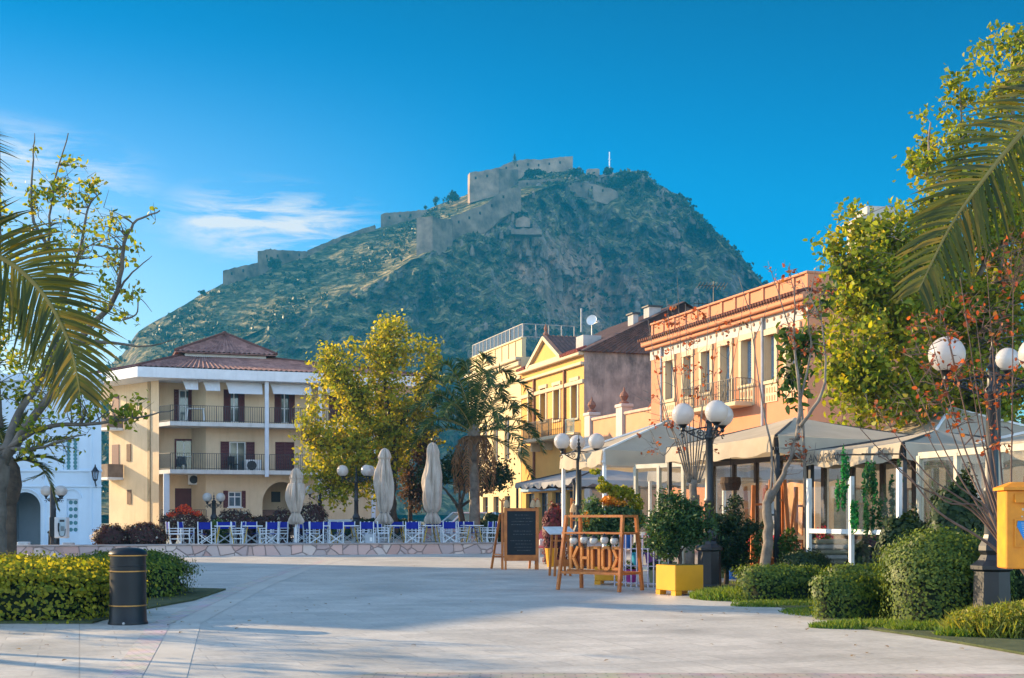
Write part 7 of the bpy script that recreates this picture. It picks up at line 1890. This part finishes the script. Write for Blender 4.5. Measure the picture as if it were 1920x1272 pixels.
# short palm at the left edge
root = thing('short_palm', 'stout short palm with a scaly trunk head behind the left tree trunk', 'palm', P(20, HY, 36)-Vector((0,0,CH))); B_ = Vector(root.location)
cr_ = rel(16, 870, 36)
fe = [(118,-46,0),(95,-2,0.2),(85,85,0.3),(-70,-60,0),(-40,-90,0.4),(30,-95,0.2),(60,-80,-0.5),(-90,10,0.2),(-60,60,0.1),(10,-60,-1.2)]
fr_ = []
s_ = 36/F
for dx, dy, dz in fe:
    e = Vector((dx*s_, dz, -dy*s_)); hi = Vector((0,0,0.25))
    if dy > 50: fr_.append([cr_, cr_+Vector((0.45,0.1,0.1)), cr_+Vector((0.95,0.2,-0.25)), cr_+e])
    else: fr_.append([cr_, cr_+e*0.4+hi*0.6, cr_+e*0.75+hi*0.6, cr_+e])
palm(root, cr_, fr_, L_palm, [rel(20,1080,36), rel(18,960,36), rel(17,905,36)], 0.17, 0.2, 0.42, 46, 0.04, bark_dark, 71, hang=0.6, boot=[(0.12,-1.35),(0.28,-1.0),(0.36,-0.6),(0.30,-0.1),(0.12,0.2)])

# two palms just outside the frame, whose fronds hang into it
def near_palm(label, base, crown, fronds, seed, rel_pix):
    root = thing('date_palm', label, 'palm', base); 
    b = Vector(base)
    fr_ = [([p - b for p in f[0]], f[1]) if isinstance(f, tuple) else [p - b for p in f] for f in fronds]
    c = Vector(crown) - b
    palm(root, c, fr_, L_palm, [(0,0,0), (c.x*0.4,0,c.z*0.4), (c.x*0.8,0,c.z*0.8), c], 0.24, 0.2, 0.50, 84, 0.021, bark_dark, seed, hang=0.42, rise=0.25, boot=[(0.22,-0.9),(0.33,-0.4),(0.3,0.0),(0.12,0.35)])
cl_ = P(-330, 500, 8.6)
near_palm('date palm outside the left edge whose frond hangs into the picture', Vector((cl_.x-0.1, 8.6, 0)), cl_,
    [([cl_, P(-170,430,8.4), P(-10,478,8.3), P(75,545,8.3), P(128,640,8.3), P(150,735,8.3)], (0.1,-1,0.1)),
     [cl_, P(-240,330,8.6), P(-160,260,8.8), P(-90,260,9.0), P(-50,330,9.2)], [cl_, P(-450,300,8.6), P(-560,300,8.4), P(-680,420,8.3)], [cl_, P(-420,420,8.9), P(-560,460,9.4), P(-700,600,9.8)],
     [cl_, P(-300,350,8.2), P(-300,280,7.6), P(-300,330,7.0), P(-300,470,6.6)], [cl_, P(-330,330,9.0), P(-300,250,9.8), P(-270,300,10.6)], [cl_, P(-420,560,8.4), P(-500,680,8.3), P(-540,850,8.2)]], 81, None)
cr2 = P(2110, -60, 8.4)
near_palm('date palm outside the right edge with a long frond drooping into the picture', Vector((cr2.x+0.1, 8.4, 0)), cr2,
    [([cr2, P(2030,90,8.2), P(1955,200,8.1), P(1865,310,8.0), P(1785,420,8.0), P(1722,545,8.0)], (0,-1,0.1)),
     [cr2, P(2200,-200,8.5), P(2330,-180,8.6), P(2450,0,8.6)], [cr2, P(2120,-260,9.0), P(2100,-360,9.8), P(2060,-300,10.8)], [cr2, P(2180,60,8.4), P(2280,240,8.4), P(2320,480,8.4)], [cr2, P(2180,-220,7.8), P(2240,-240,7.0), P(2300,-100,6.2)]], 83, None)

# bare shrubs with a few red leaves
def bare_shrub(label, px0, D, trunk, stems, blobs, n, per, seed, leaf=0.09, lm=L_red, r0=0.10, tw=0.010, bk=None):
    global B_
    root = thing('bare_tree', label, 'tree', P(px0, HY, D)-Vector((0,0,CH)), 0, 'bare trees with red leaves'); B_ = Vector(root.location)
    limbs = [([rel(*q) for q in trunk], r0, r0*0.7)] + [([rel(*q) for q in st], rr, 0.004) for st, rr in stems]
    make_tree(root, limbs, [(rel(*c), s) for c, s in blobs], n, per, leaf, lm, bk or bark_pale, seed, clump=0.10, sub_twigs=1, twig_r=tw, bare=0.5)
D1 = 28
st = []
r_ = random.Random(17)
for tx, ty in ((1215,600),(1228,680),(1250,560),(1262,640),(1285,570),(1300,640),(1330,560),(1345,610),(1372,640),(1395,560),(1240,760),(1225,820),(1270,520),(1318,700)):
    bx = 1300 + (tx-1300)*0.12; st.append(([(bx,905,D1),(bx+(tx-bx)*0.3,830,D1+r_.uniform(-.3,.3)),(bx+(tx-bx)*0.72,905-(905-ty)*0.6,D1+r_.uniform(-.6,.6)),(tx,ty,D1+r_.uniform(-.9,.9))], 0.022))
bare_shrub('slender many stemmed bare tree with red leaf tufts behind the yellow planter', 1292, D1, [(1291,1100,D1),(1294,1000,D1),(1302,900,D1)], st,
    [((1225,760,D1),(0.4,0.5,0.6)), ((1262,640,D1),(0.5,0.6,0.8)), ((1330,620,D1),(0.6,0.6,0.6)), ((1300,820,D1),(0.7,0.6,0.5)), ((1215,830,D1),(0.3,0.4,0.4)), ((1310,720,D1),(0.5,0.5,0.5))], 120, 6, 101, r0=0.115)
D2 = 26
bare_shrub('forked grey bare tree leaning right in front of the glazed cafe', 1437, D2, [(1434,1085,D2),(1440,1000,D2),(1438,945,D2),(1448,920,D2)],
    [([(1440,940,D2),(1470,890,D2),(1490,830,D2),(1505,790,D2)], 0.09), ([(1495,825,D2),(1500,740,D2+0.2),(1488,640,D2+0.3),(1490,560,D2+0.2),(1478,500,D2)], 0.05), ([(1500,800,D2),(1540,740,D2-0.2),(1548,680,D2-0.2),(1540,600,D2-0.2),(1535,545,D2)], 0.045), ([(1440,960,D2),(1448,860,D2+0.3),(1430,760,D2+0.4),(1412,640,D2+0.5),(1404,560,D2+0.5)], 0.035), ([(1498,760,D2+0.2),(1520,660,D2+0.2),(1515,590,D2),(1530,500,D2)], 0.03), ([(1488,850,D2),(1520,870,D2-0.2),(1530,830,D2-0.3)], 0.02), ([(1488,640,D2+0.3),(1462,560,D2+0.3),(1440,490,D2+0.3)], 0.02), ([(1540,600,D2-0.2),(1520,560,D2-0.2),(1500,520,D2)], 0.02), ([(1412,640,D2+0.5),(1430,600,D2+0.5),(1440,570,D2+0.5)], 0.012), ([(1404,580,D2+0.5),(1385,520,D2+0.6)], 0.012)],
    [((1510,620,D2),(0.5,0.5,0.6)), ((1490,850,D2),(0.3,0.4,0.5)), ((1411,600,D2+.5),(0.25,0.3,0.25)), ((1525,560,D2),(0.4,0.4,0.4)), ((1478,520,D2),(0.4,0.4,0.3))], 130, 4, 103, r0=0.12)
# the green leaves that hang beside that tree
root = thing('evergreen_sapling', 'young evergreen with large glossy leaves among the branches of the forked bare tree', 'tree', P(1510, HY, 27.3)-Vector((0,0,CH))); B_ = Vector(root.location)
make_tree(root, [([rel(1512,1090,27.3), rel(1512,950,27.3), rel(1505,800,27.3), rel(1500,640,27.3), rel(1550,540,27.3)], 0.05, 0.012)], [(rel(1485,740,27.3),(0.25,0.3,0.6)), (rel(1500,660,27.3),(0.4,0.3,0.4)), (rel(1552,560,27.3),(0.3,0.3,0.3))], 45, 11, 0.22, L_hedge, bark_pale, 104, clump=0.2, sub_twigs=2, aspect=0.45, droop=0.6)
D3 = 15.6
st = []
for tx, ty in ((1640,760),(1700,690),(1735,600),(1690,850),(1760,560),(1600,790),(1800,520),(1850,500),(1780,640),(1900,540),(1830,600),(1720,780),(1960,560),(1745,700),(1815,680)):
    b0 = 1895; st.append(([(b0,1045,D3),(b0+(tx-b0)*0.25,960+r_.uniform(-10,10),D3+r_.uniform(-.1,.2)),(b0+(tx-b0)*0.62,1045-(1045-ty)*0.55,D3+r_.uniform(-.2,.5)),(tx,ty,D3+r_.uniform(-.4,.8))], 0.020))
st.append(([(1890,1050,D3),(1840,1010,D3),(1760,960,D3),(1700,890,D3),(1640,850,D3)], 0.024))
bare_shrub('wide many stemmed bare tree with red leaves behind the yellow letter box', 1899, D3, [(1958,1190,D3),(1940,1110,D3),(1902,1040,D3)], st,
    [((1700,760,D3),(0.45,0.4,0.4)), ((1760,640,D3),(0.5,0.5,0.5)), ((1850,580,D3),(0.5,0.5,0.5)), ((1800,760,D3),(0.5,0.4,0.4)), ((1880,700,D3),(0.4,0.4,0.5)), ((1880,850,D3),(0.3,0.3,0.4)), ((1900,470,D3+.5),(0.4,0.4,0.5))], 170, 5, 107, leaf=0.065, r0=0.045, tw=0.007, bk=mat('reddish_bark', (0.16,0.10,0.075), 0.9, 0.25, 6))

# hedges
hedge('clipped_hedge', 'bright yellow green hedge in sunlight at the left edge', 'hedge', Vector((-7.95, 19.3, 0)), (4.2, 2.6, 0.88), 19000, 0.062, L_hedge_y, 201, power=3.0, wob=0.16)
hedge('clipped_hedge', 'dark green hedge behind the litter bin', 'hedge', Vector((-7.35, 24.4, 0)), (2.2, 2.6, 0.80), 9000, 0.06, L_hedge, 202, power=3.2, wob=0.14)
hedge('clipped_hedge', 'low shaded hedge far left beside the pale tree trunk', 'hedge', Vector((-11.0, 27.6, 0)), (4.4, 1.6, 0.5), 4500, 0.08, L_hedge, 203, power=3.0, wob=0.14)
hedge('clipped_hedge', 'low square hedge below the forked bare tree', 'hedge', P(1462, HY, 23.0)-Vector((0,0,CH)), (1.42, 0.95, 0.60), 6500, 0.05, L_hedge, 204, rz=0.1, power=5.5, wob=0.09)
hedge('clipped_hedge', 'dark round hedge beside the glass windbreak', 'hedge', P(1508, HY, 26)-Vector((0,0,CH)), (1.0, 0.9, 0.78), 3500, 0.05, L_dark, 205, power=3, wob=0.12)
hedge('clipped_hedge', 'low L-shaped looking hedge on the kerb left of the big rounded one', 'hedge', P(1585, HY, 18.9)-Vector((0,0,CH)), (0.88, 0.75, 0.62), 6000, 0.045, L_hedge, 206, rz=-0.2, power=5.5, wob=0.09)
hedge('clipped_hedge', 'clipped hedge tucked against the big rounded one', 'hedge', P(1648, HY, 19.3)-Vector((0,0,CH)), (0.70, 0.9, 0.64), 5000, 0.045, L_hedge, 207, rz=-0.2, power=5.0, wob=0.09)
hedge('clipped_hedge', 'flat topped hedge under the glass windbreak', 'hedge', P(1612, HY, 21.6)-Vector((0,0,CH)), (1.15, 0.8, 0.66), 5000, 0.05, L_hedge, 208, power=4.5, wob=0.1)
hedge('clipped_hedge', 'big rounded hedge left of the large lamp', 'hedge', P(1772, HY, 18.0)-Vector((0,0,CH)), (1.62, 1.7, 1.24), 22000, 0.046, L_hedge, 209, power=2.7, wob=0.09)
hedge('clipped_hedge', 'dark hedge in the shade behind the letter box', 'hedge', P(1935, HY, 18.4)-Vector((0,0,CH)), (1.6, 1.3, 1.05), 7000, 0.06, L_dark, 210, power=3, wob=0.1)
# loose light bush and grasses
def tuft(name, label, cat, loc, rx, ry, h, n, lm, seed, w=0.018, kind=None, spread=0.5):
    r2 = np.random.default_rng(seed)
    a = r2.random(n)*2*np.pi; rr = np.sqrt(r2.random(n))
    b = np.stack([rx*rr*np.cos(a), ry*rr*np.sin(a), np.zeros(n)], 1)
    hh = h*(0.5+0.6*r2.random((n,1)))*(1.15-0.5*rr[:,None]**2)
    d = np.stack([r2.normal(0,spread,n), r2.normal(0,spread,n), np.ones(n)], 1); d = unit(d)
    sd_ = unit(np.cross(d, r2.normal(0,1,(n,3))))
    mid = b + d*hh*0.55; tip = b + d*hh + np.stack([r2.normal(0,0.25,n), r2.normal(0,0.25,n), -0.1*np.ones(n)],1)*hh*0.5
    V = np.stack([b-sd_*w*0.5, b+sd_*w*0.5, mid+sd_*w*0.5, tip, mid-sd_*w*0.5], 1)
    if kind:
        o = np_mesh(name, V, 5, lm, None); o.location = loc; tag(o, kind=kind); return o
    t = thing(name, label, cat, loc); np_mesh('foliage', V, 5, lm, t); return t
L_bush = leaf_mat('leaf_light_bush', [(0.13,0.19,0.02),(0.22,0.25,0.03),(0.30,0.27,0.06),(0.09,0.14,0.02)], 0.45)
t = tuft('light_bush', 'loose light green bush with upright sprigs at the foot of the large lamp', 'bush', P(1888, HY, 16.1)-Vector((0,0,CH)), 0.75, 0.6, 0.44, 1500, L_bush, 301, 0.02, spread=0.35)
pts = in_blobs([(Vector((0,0,0.2)),(0.75,0.6,0.2)),(Vector((0.2,-0.1,0.26)),(0.55,0.5,0.2))], 7500, 302); pts = pts[pts[:,2] > 0.02]
leaves('leaflets', pts, 0.05, L_bush, t, 303, aspect=0.4)
t = tuft('light_bush', 'small low green plant spilling over the kerb by the rounded hedge', 'bush', P(1815, HY, 16.0)-Vector((0,0,CH)), 0.4, 0.3, 0.2, 900, L_grass, 304, 0.02)
tuft('verge_grass', None, None, P(1372, HY, 23.6)-Vector((0,0,CH)), 0.75, 0.9, 0.24, 4500, L_grass, 305, 0.014, kind='stuff')
tuft('verge_grass', None, None, P(1640, HY, 17.4)-Vector((0,0,CH)), 0.9, 0.35, 0.14, 2500, L_grass, 306, 0.012, kind='stuff')
tuft('verge_grass', None, None, P(1470, HY, 21.6)-Vector((0,0,CH)), 0.9, 0.35, 0.13, 1800, L_grass, 308, 0.012, kind='stuff')
tuft('verge_grass', None, None, P(1745, HY, 16.9)-Vector((0,0,CH)), 0.6, 0.3, 0.15, 1800, L_grass, 309, 0.012, kind='stuff')
tuft('verge_grass', None, None, P(1560, HY, 20.0)-Vector((0,0,CH)), 0.8, 0.9, 0.10, 2200, L_grass, 310, 0.012, kind='stuff')
tuft('verge_grass', None, None, P(1500, HY, 22.6)-Vector((0,0,CH)), 1.2, 0.5, 0.1, 1500, L_grass, 307, 0.012, kind='stuff')

# dark shrub in the yellow planter, conifer-like shrub beside the lamp
root = thing('planter_shrub', 'dense dark green shrub growing in the bright yellow planter box', 'shrub', G(1276,1117)+Vector((0.02,0.3,0.58))); B_ = Vector(root.location)
make_tree(root, [([(0,0,-0.05),(0.02,0,0.15),(0.0,0,0.3)], 0.035, 0.03), ([(0,0,0.1),(-0.25,0,0.5),(-0.35,0.1,0.9)], 0.02, 0.006), ([(0,0,0.2),(0.2,-0.1,0.6),(0.3,0,1.0)], 0.02, 0.006), ([(0,0,0.2),(0,0.1,0.7),(-0.05,0,1.3)], 0.02, 0.006)],
    [(Vector((-0.1,0,0.62)),(0.62,0.5,0.42)), (Vector((0.2,0,0.8)),(0.5,0.45,0.35)), (Vector((-0.25,0,1.0)),(0.35,0.35,0.35)), (Vector((-0.3,0,0.4)),(0.4,0.4,0.25)), (Vector((0.15,0,1.1)),(0.3,0.3,0.25))], 190, 40, 0.085, leaf_mat('leaf_planter', [(0.015,0.045,0.015),(0.035,0.08,0.022),(0.07,0.12,0.03)], 0.3), bark_dark, 311, clump=0.14, sub_twigs=1, twig_r=0.006, aspect=0.4)
root = thing('yew_shrub', 'dark spiky evergreen shrub behind the triple lamp', 'shrub', P(1362, HY, 28)-Vector((0,0,CH))); B_ = Vector(root.location)
make_tree(root, [([(0,0,0),(0.0,0,0.5),(0.05,0,0.9)], 0.06, 0.04), ([(0,0,0.5),(0.1,0,1.2),(0.18,0,1.95)], 0.03, 0.006), ([(0,0,0.5),(0.4,0,1.0),(0.75,0,1.35)], 0.03, 0.006), ([(0,0,0.5),(-0.3,0,1.0),(-0.35,0,1.5)], 0.03, 0.006)],
    [(Vector((0.05,0,1.0)),(0.55,0.5,0.6)), (Vector((0.15,0,1.6)),(0.22,0.2,0.4)), (Vector((0.55,0,1.2)),(0.35,0.25,0.25)), (Vector((0.05,0,0.55)),(0.55,0.4,0.35)), (Vector((-0.25,0,1.2)),(0.3,0.3,0.3))], 170, 44, 0.10, L_dark, bark_dark, 313, clump=0.11, sub_twigs=2, twig_r=0.008, aspect=0.25)
# orange flowering shrub over the letters
root = thing('flowering_shrub', 'bushy plant with orange and yellow flowers behind the wooden letters', 'shrub', G(1146,1097)+Vector((0,0.3,0.50))); B_ = Vector(root.location); dd = B_.y
make_tree(root, [([(0,0,-0.05),(0,0,0.4),(0,0,0.7)], 0.04, 0.03), ([(0,0,0.5),(-0.3,0,0.9),(-0.4,0,1.3)], 0.02, 0.005), ([(0,0,0.5),(0.25,0,1.0),(0.4,0,1.5)], 0.02, 0.005), ([(0,0,0.5),(0.05,0,1.2),(-0.05,0,1.75),(-0.25,0,1.95)], 0.02, 0.005)],
    [(rel(1120,970,dd),(0.45,0.4,0.35)), (rel(1170,975,dd),(0.45,0.4,0.3)), (rel(1100,985,dd),(0.25,0.3,0.25)), (rel(1140,1000,dd),(0.5,0.4,0.2))], 110, 45, 0.08, leaf_mat('leaf_bluegreen', [(0.03,0.08,0.04),(0.08,0.14,0.05),(0.13,0.17,0.06)], 0.35), bark_dark, 321, clump=0.12, twig_r=0.006)
leaves('bright_leaves', in_blobs([(rel(1135,915,dd),(0.20,0.2,0.12)), (rel(1165,925,dd),(0.30,0.25,0.18)), (rel(1190,945,dd),(0.20,0.2,0.22)), (rel(1200,975,dd),(0.12,0.15,0.15)), (rel(1115,885,dd),(0.14,0.12,0.06)), (rel(1128,900,dd),(0.08,0.1,0.08))], 1100, 322), 0.085, L_hedge_y, root, 323)
leaves('blossoms', in_blobs([(rel(1142,940,dd),(0.22,0.2,0.12)), (rel(1105,975,dd),(0.14,0.2,0.22)), (rel(1160,945,dd),(0.18,0.2,0.08))], 650, 324), 0.065, leaf_mat('orange_blossom', [(0.62,0.22,0.02),(0.66,0.34,0.03),(0.5,0.12,0.02)], 0.35), root, 325, aspect=0.9)
hedge('burgundy_shrub', 'round burgundy shrub in front of the far blue shopfront', 'shrub', P(1041, HY, 41)-Vector((0,0,CH)), (0.75, 0.7, 1.75), 2600, 0.10, leaf_mat('leaf_burg2', [(0.10,0.02,0.03),(0.2,0.04,0.05),(0.08,0.04,0.02)], 0.35), 331, power=2.4, wob=0.2, core=(0.03,0.012,0.012))
# vines behind the windbreak
for px, D, lab in ((1607, 24.6, 'bright green hanging vine behind the left pane of the windbreak'), (1655, 24.3, 'darker hanging vine behind the right pane of the windbreak')):
    t = thing('hanging_vine', lab, 'vine', P(px, HY, D)+Vector((0,0,1.15)), 0)
    blobs = [(Vector((random.uniform(-0.35,0.35), random.uniform(-0.1,0.15), -random.uniform(0.1,1.3))), (0.05,0.05,0.35)) for k in range(11)]
    leaves('leaves', in_blobs(blobs, 1100, int(px)), 0.085, leaf_mat('leaf_vine_a', [(0.01,0.16,0.05),(0.02,0.25,0.08),(0.02,0.08,0.03)], 0.5) if px < 1630 else leaf_mat('leaf_vine_b', [(0.015,0.06,0.02),(0.03,0.12,0.04)], 0.4), t, int(px)+1, aspect=0.4, droop=1.2)
    m = MB()
    for b in blobs[:6]: m.tube([b[0]+Vector((0,0,0.4)), b[0]-Vector((0,0,0.35))], 0.006, 4)
    m.tube([(-0.4,0,0.05),(0.4,0,0.05)], 0.015, 5); m.build('stems', bark_dark, t)
for px, D, h, n, lab in ((1700, 23.4, 1.45, 3000, 'dark shrub in the gap right of the windbreak'), (1800, 21.8, 2.0, 3800, 'tall dark climber on the right hand glazed screen'), (1640, 25.4, 1.0, 1800, 'low dark shrub behind the lower right windbreak pane')):
    hedge('dark_shrub', lab, 'shrub', gp(px, D), (0.95, 0.6, h), n, 0.10, L_dark, int(px), power=2.2, wob=0.35)
# flowering bushes behind the wall
for i,(px, b, w, h, lm, fl, lab) in enumerate([(206,0.9,1.2,1.15,L_burg,60,'leftmost dark burgundy bush with a few white flowers behind the stone wall'),(268,1.0,1.7,1.2,L_burg,120,'wide burgundy bush second from the left behind the stone wall'),
     (346,3.4,1.9,1.25,L_burg,650,'white flowered bush with red leafed top in front of the brown roller door'),(441,4.6,1.6,1.35,L_burg,380,'pinkish bush with white flowers below the ground floor window'),(408,4.0,0.9,0.95,L_hedge,260,'small white flowered bush left of the pinkish one'),(494,5.0,1.7,1.05,L_burg,90,'low wine red bush before the arched porch'),(528,5.0,0.9,1.35,L_burg,160,'narrow bush with white flowers left of the leftmost parasol'),(585,4.8,1.3,1.6,L_burg,420,'tall white flowered bush right of the leftmost parasol')]):
    p = ter(px, b); p.z = 0 if px < 300 else TZ
    t = hedge('flowering_bush', lab, 'bush', p, (w, 1.0, h), int(3200*w), 0.085, lm, 400+i, power=2.3, wob=0.25, core=(0.03,0.015,0.012))
    r2 = np.random.default_rng(420+i); d = unit(r2.normal(0,1,(fl*3,3))); d = d[d[:,2] > -0.1]
    q = d*np.array([w/2*1.0,0.52,h*0.5])*(0.9+0.16*r2.random((len(d),1))) + np.array([0,0,h*0.52])
    leaves('blossoms', q, 0.09, L_wht, t, 440+i, aspect=0.95, flat=True)
    if px == 346: leaves('red_leaves', in_blobs([(Vector((0.0,-0.1,h+0.12)),(0.35,0.3,0.28)),(Vector((0.5,-0.1,h)),(0.25,0.3,0.12)),(Vector((-0.4,-0.2,h-0.05)),(0.3,0.3,0.1))], 420, 461), 0.10, leaf_mat('leaf_scarlet', [(0.55,0.03,0.025),(0.6,0.12,0.04),(0.4,0.03,0.03)], 0.45), t, 462)
hedge('clipped_hedge', 'dark hedge behind the terrace under the yellow leaved tree', 'hedge', tpt(712, 64), (3.6, 1.2, 0.95), 5000, 0.12, L_dark, 470, power=4, wob=0.12)
t = hedge('rose_bush', 'dark bush with one red rose in front of the white plinth', 'bush', tpt(630, 60.6), (1.7, 0.7, 0.72), 1800, 0.09, L_dark, 471, power=2.3, wob=0.3)
leaves('blossoms', in_blobs([(Vector((-0.3,-0.3,0.72)),(0.13,0.1,0.08))], 60, 472), 0.09, MATS['leaf_scarlet'], t, 473, aspect=0.9)
fl_ = np.random.default_rng(77); nl_ = 150
fx = np.concatenate([fl_.normal(-4.6,1.3,50), fl_.normal(4.4,1.6,70), fl_.uniform(-6,8,30)]); fy = np.concatenate([fl_.normal(18.5,2.5,50), fl_.normal(19.5,3.5,70), fl_.uniform(12,40,30)])
fpn = np.stack([fx, fy, np.full(nl_, 0.012)], 1)
tag(leaves('fallen_leaves', fpn, 0.055, leaf_mat('leaf_fallen', [(0.20,0.10,0.03),(0.30,0.18,0.05),(0.12,0.06,0.025)], 0.2), None, 78, normals=np.tile([0,0,1.0], (nl_,1)), nj=0.15), kind='stuff')
hedge('dark_shrub', 'dark feathery shrub at the foot of the palm', 'shrub', tpt(930, 60, 0.3), (1.8, 0.9, 1.25), 2600, 0.14, L_dark, 474, power=2.2, wob=0.35)

# ---------------------------------------------------------------- unseen house and trees added left of the frame to shade the square
def sun_uv(u, v):  # u across the sun's path, v towards the sun
    return Vector((SUN_H.y*u + SUN_H.x*v, -SUN_H.x*u + SUN_H.y*v, 0))
def shade_caster_house(label, u0, u1, v0, v1, h, col, seed):
    c = sun_uv((u0+u1)/2, (v0+v1)/2); ang = math.atan2(SUN_H.x*-1, SUN_H.y*1)
    t = thing('shade_caster_house', label, 'house', c, math.atan2(-SUN_H.x, SUN_H.y))
    w, d = (u1-u0)/2, (v1-v0)/2
    m_ = mat('house_stucco_%d' % seed, col, 0.9, 0.1, 1, 0.2, 30, stain=0.3)
    hs_ = [(-w+0.9+2.4*k, -w+2.0+2.4*k, z, z+1.7) for k in range(int((2*w-0.8)/2.4)) for z in (0.9, 4.2, 7.4) if z+2.2 < h]
    m = MB(); m.wall(-w, w, 0, h, -d, hs_, 0.2)
    for a, b in (((w,-d),(w,d)),((w,d),(-w,d)),((-w,d),(-w,-d))): m.add([(a[0],a[1],0),(b[0],b[1],0),(b[0],b[1],h),(a[0],a[1],h)], [(0,1,2,3)])
    m.add([(-w,-d,h),(w,-d,h),(w,d,h),(-w,d,h)], [(0,1,2,3)]); m.build('wall', m_, t)
    for r in hs_: window(t, r, 0.18, white_paint, mull=1)
    MB().bbox(-w-0.2, w+0.2, -d-0.25, d+0.2, h, h+0.3, 0.05).build('cornice', trim, t)
    return t
# added shade casters: a blocker house, and trees that streak the foreground
shade_caster_house('pale unseen house added left of the square to shade it', SH_U0, SH_U1, SH_V, SH_V+9, SH_H, (0.5,0.42,0.32), 1)
def streak_tree(u, v, h, label, seed):
    p = sun_uv(u, v); root = thing('streak_tree', label, 'tree', p)
    make_tree(root, [([(0,0,0),(0.05,0,h*0.25),(0,0.05,h*0.45)], 0.2, 0.15), ([(0,0,h*0.42),(0.6,0.2,h*0.65),(1.0,0.3,h*0.9)], 0.1, 0.02), ([(0,0,h*0.42),(-0.7,-0.1,h*0.6),(-1.4,0.2,h*0.85)], 0.1, 0.02), ([(0,0,h*0.42),(0.1,-0.7,h*0.7),(0,-1.2,h*0.95)], 0.09, 0.02)],
        [(Vector((0.7,0.2,h*0.8)),(1.0,1.0,h*0.14)), (Vector((-1.0,0,h*0.75)),(1.1,1.0,h*0.14)), (Vector((0,-0.8,h*0.85)),(1.0,1.0,h*0.13))], 46, 9, 0.16, L_spr, bark_pale, seed, clump=0.35, flat=True)
streak_tree(9.6, 21, 6.0, 'low unseen tree nearer the camera, added left of the square for shadow streaks', 503)
streak_tree(12.4, 27, 7.0, 'slim unseen tree added left of the square for shadow streaks', 502)
# ---------------------------------------------------------------- air
hz = MB(); hz.box(-420, 700, -60, 1060, -1.5, 262)
ho_ = hz.build('haze', None or bpy.data.materials.new('haze_air'))
hm_ = bpy.data.materials['haze_air']; hm_.use_nodes = True
nt = hm_.node_tree
for n in list(nt.nodes): nt.nodes.remove(n)
o_ = nt.nodes.new('ShaderNodeOutputMaterial'); pv_ = nt.nodes.new('ShaderNodeVolumePrincipled')
pv_.inputs['Color'].default_value = (0.02,0.42,0.80,1); pv_.inputs['Density'].default_value = 0.00031; pv_.inputs['Anisotropy'].default_value = 0.2
nt.links.new(pv_.outputs[0], o_.inputs['Volume'])
tag(ho_, kind='stuff')
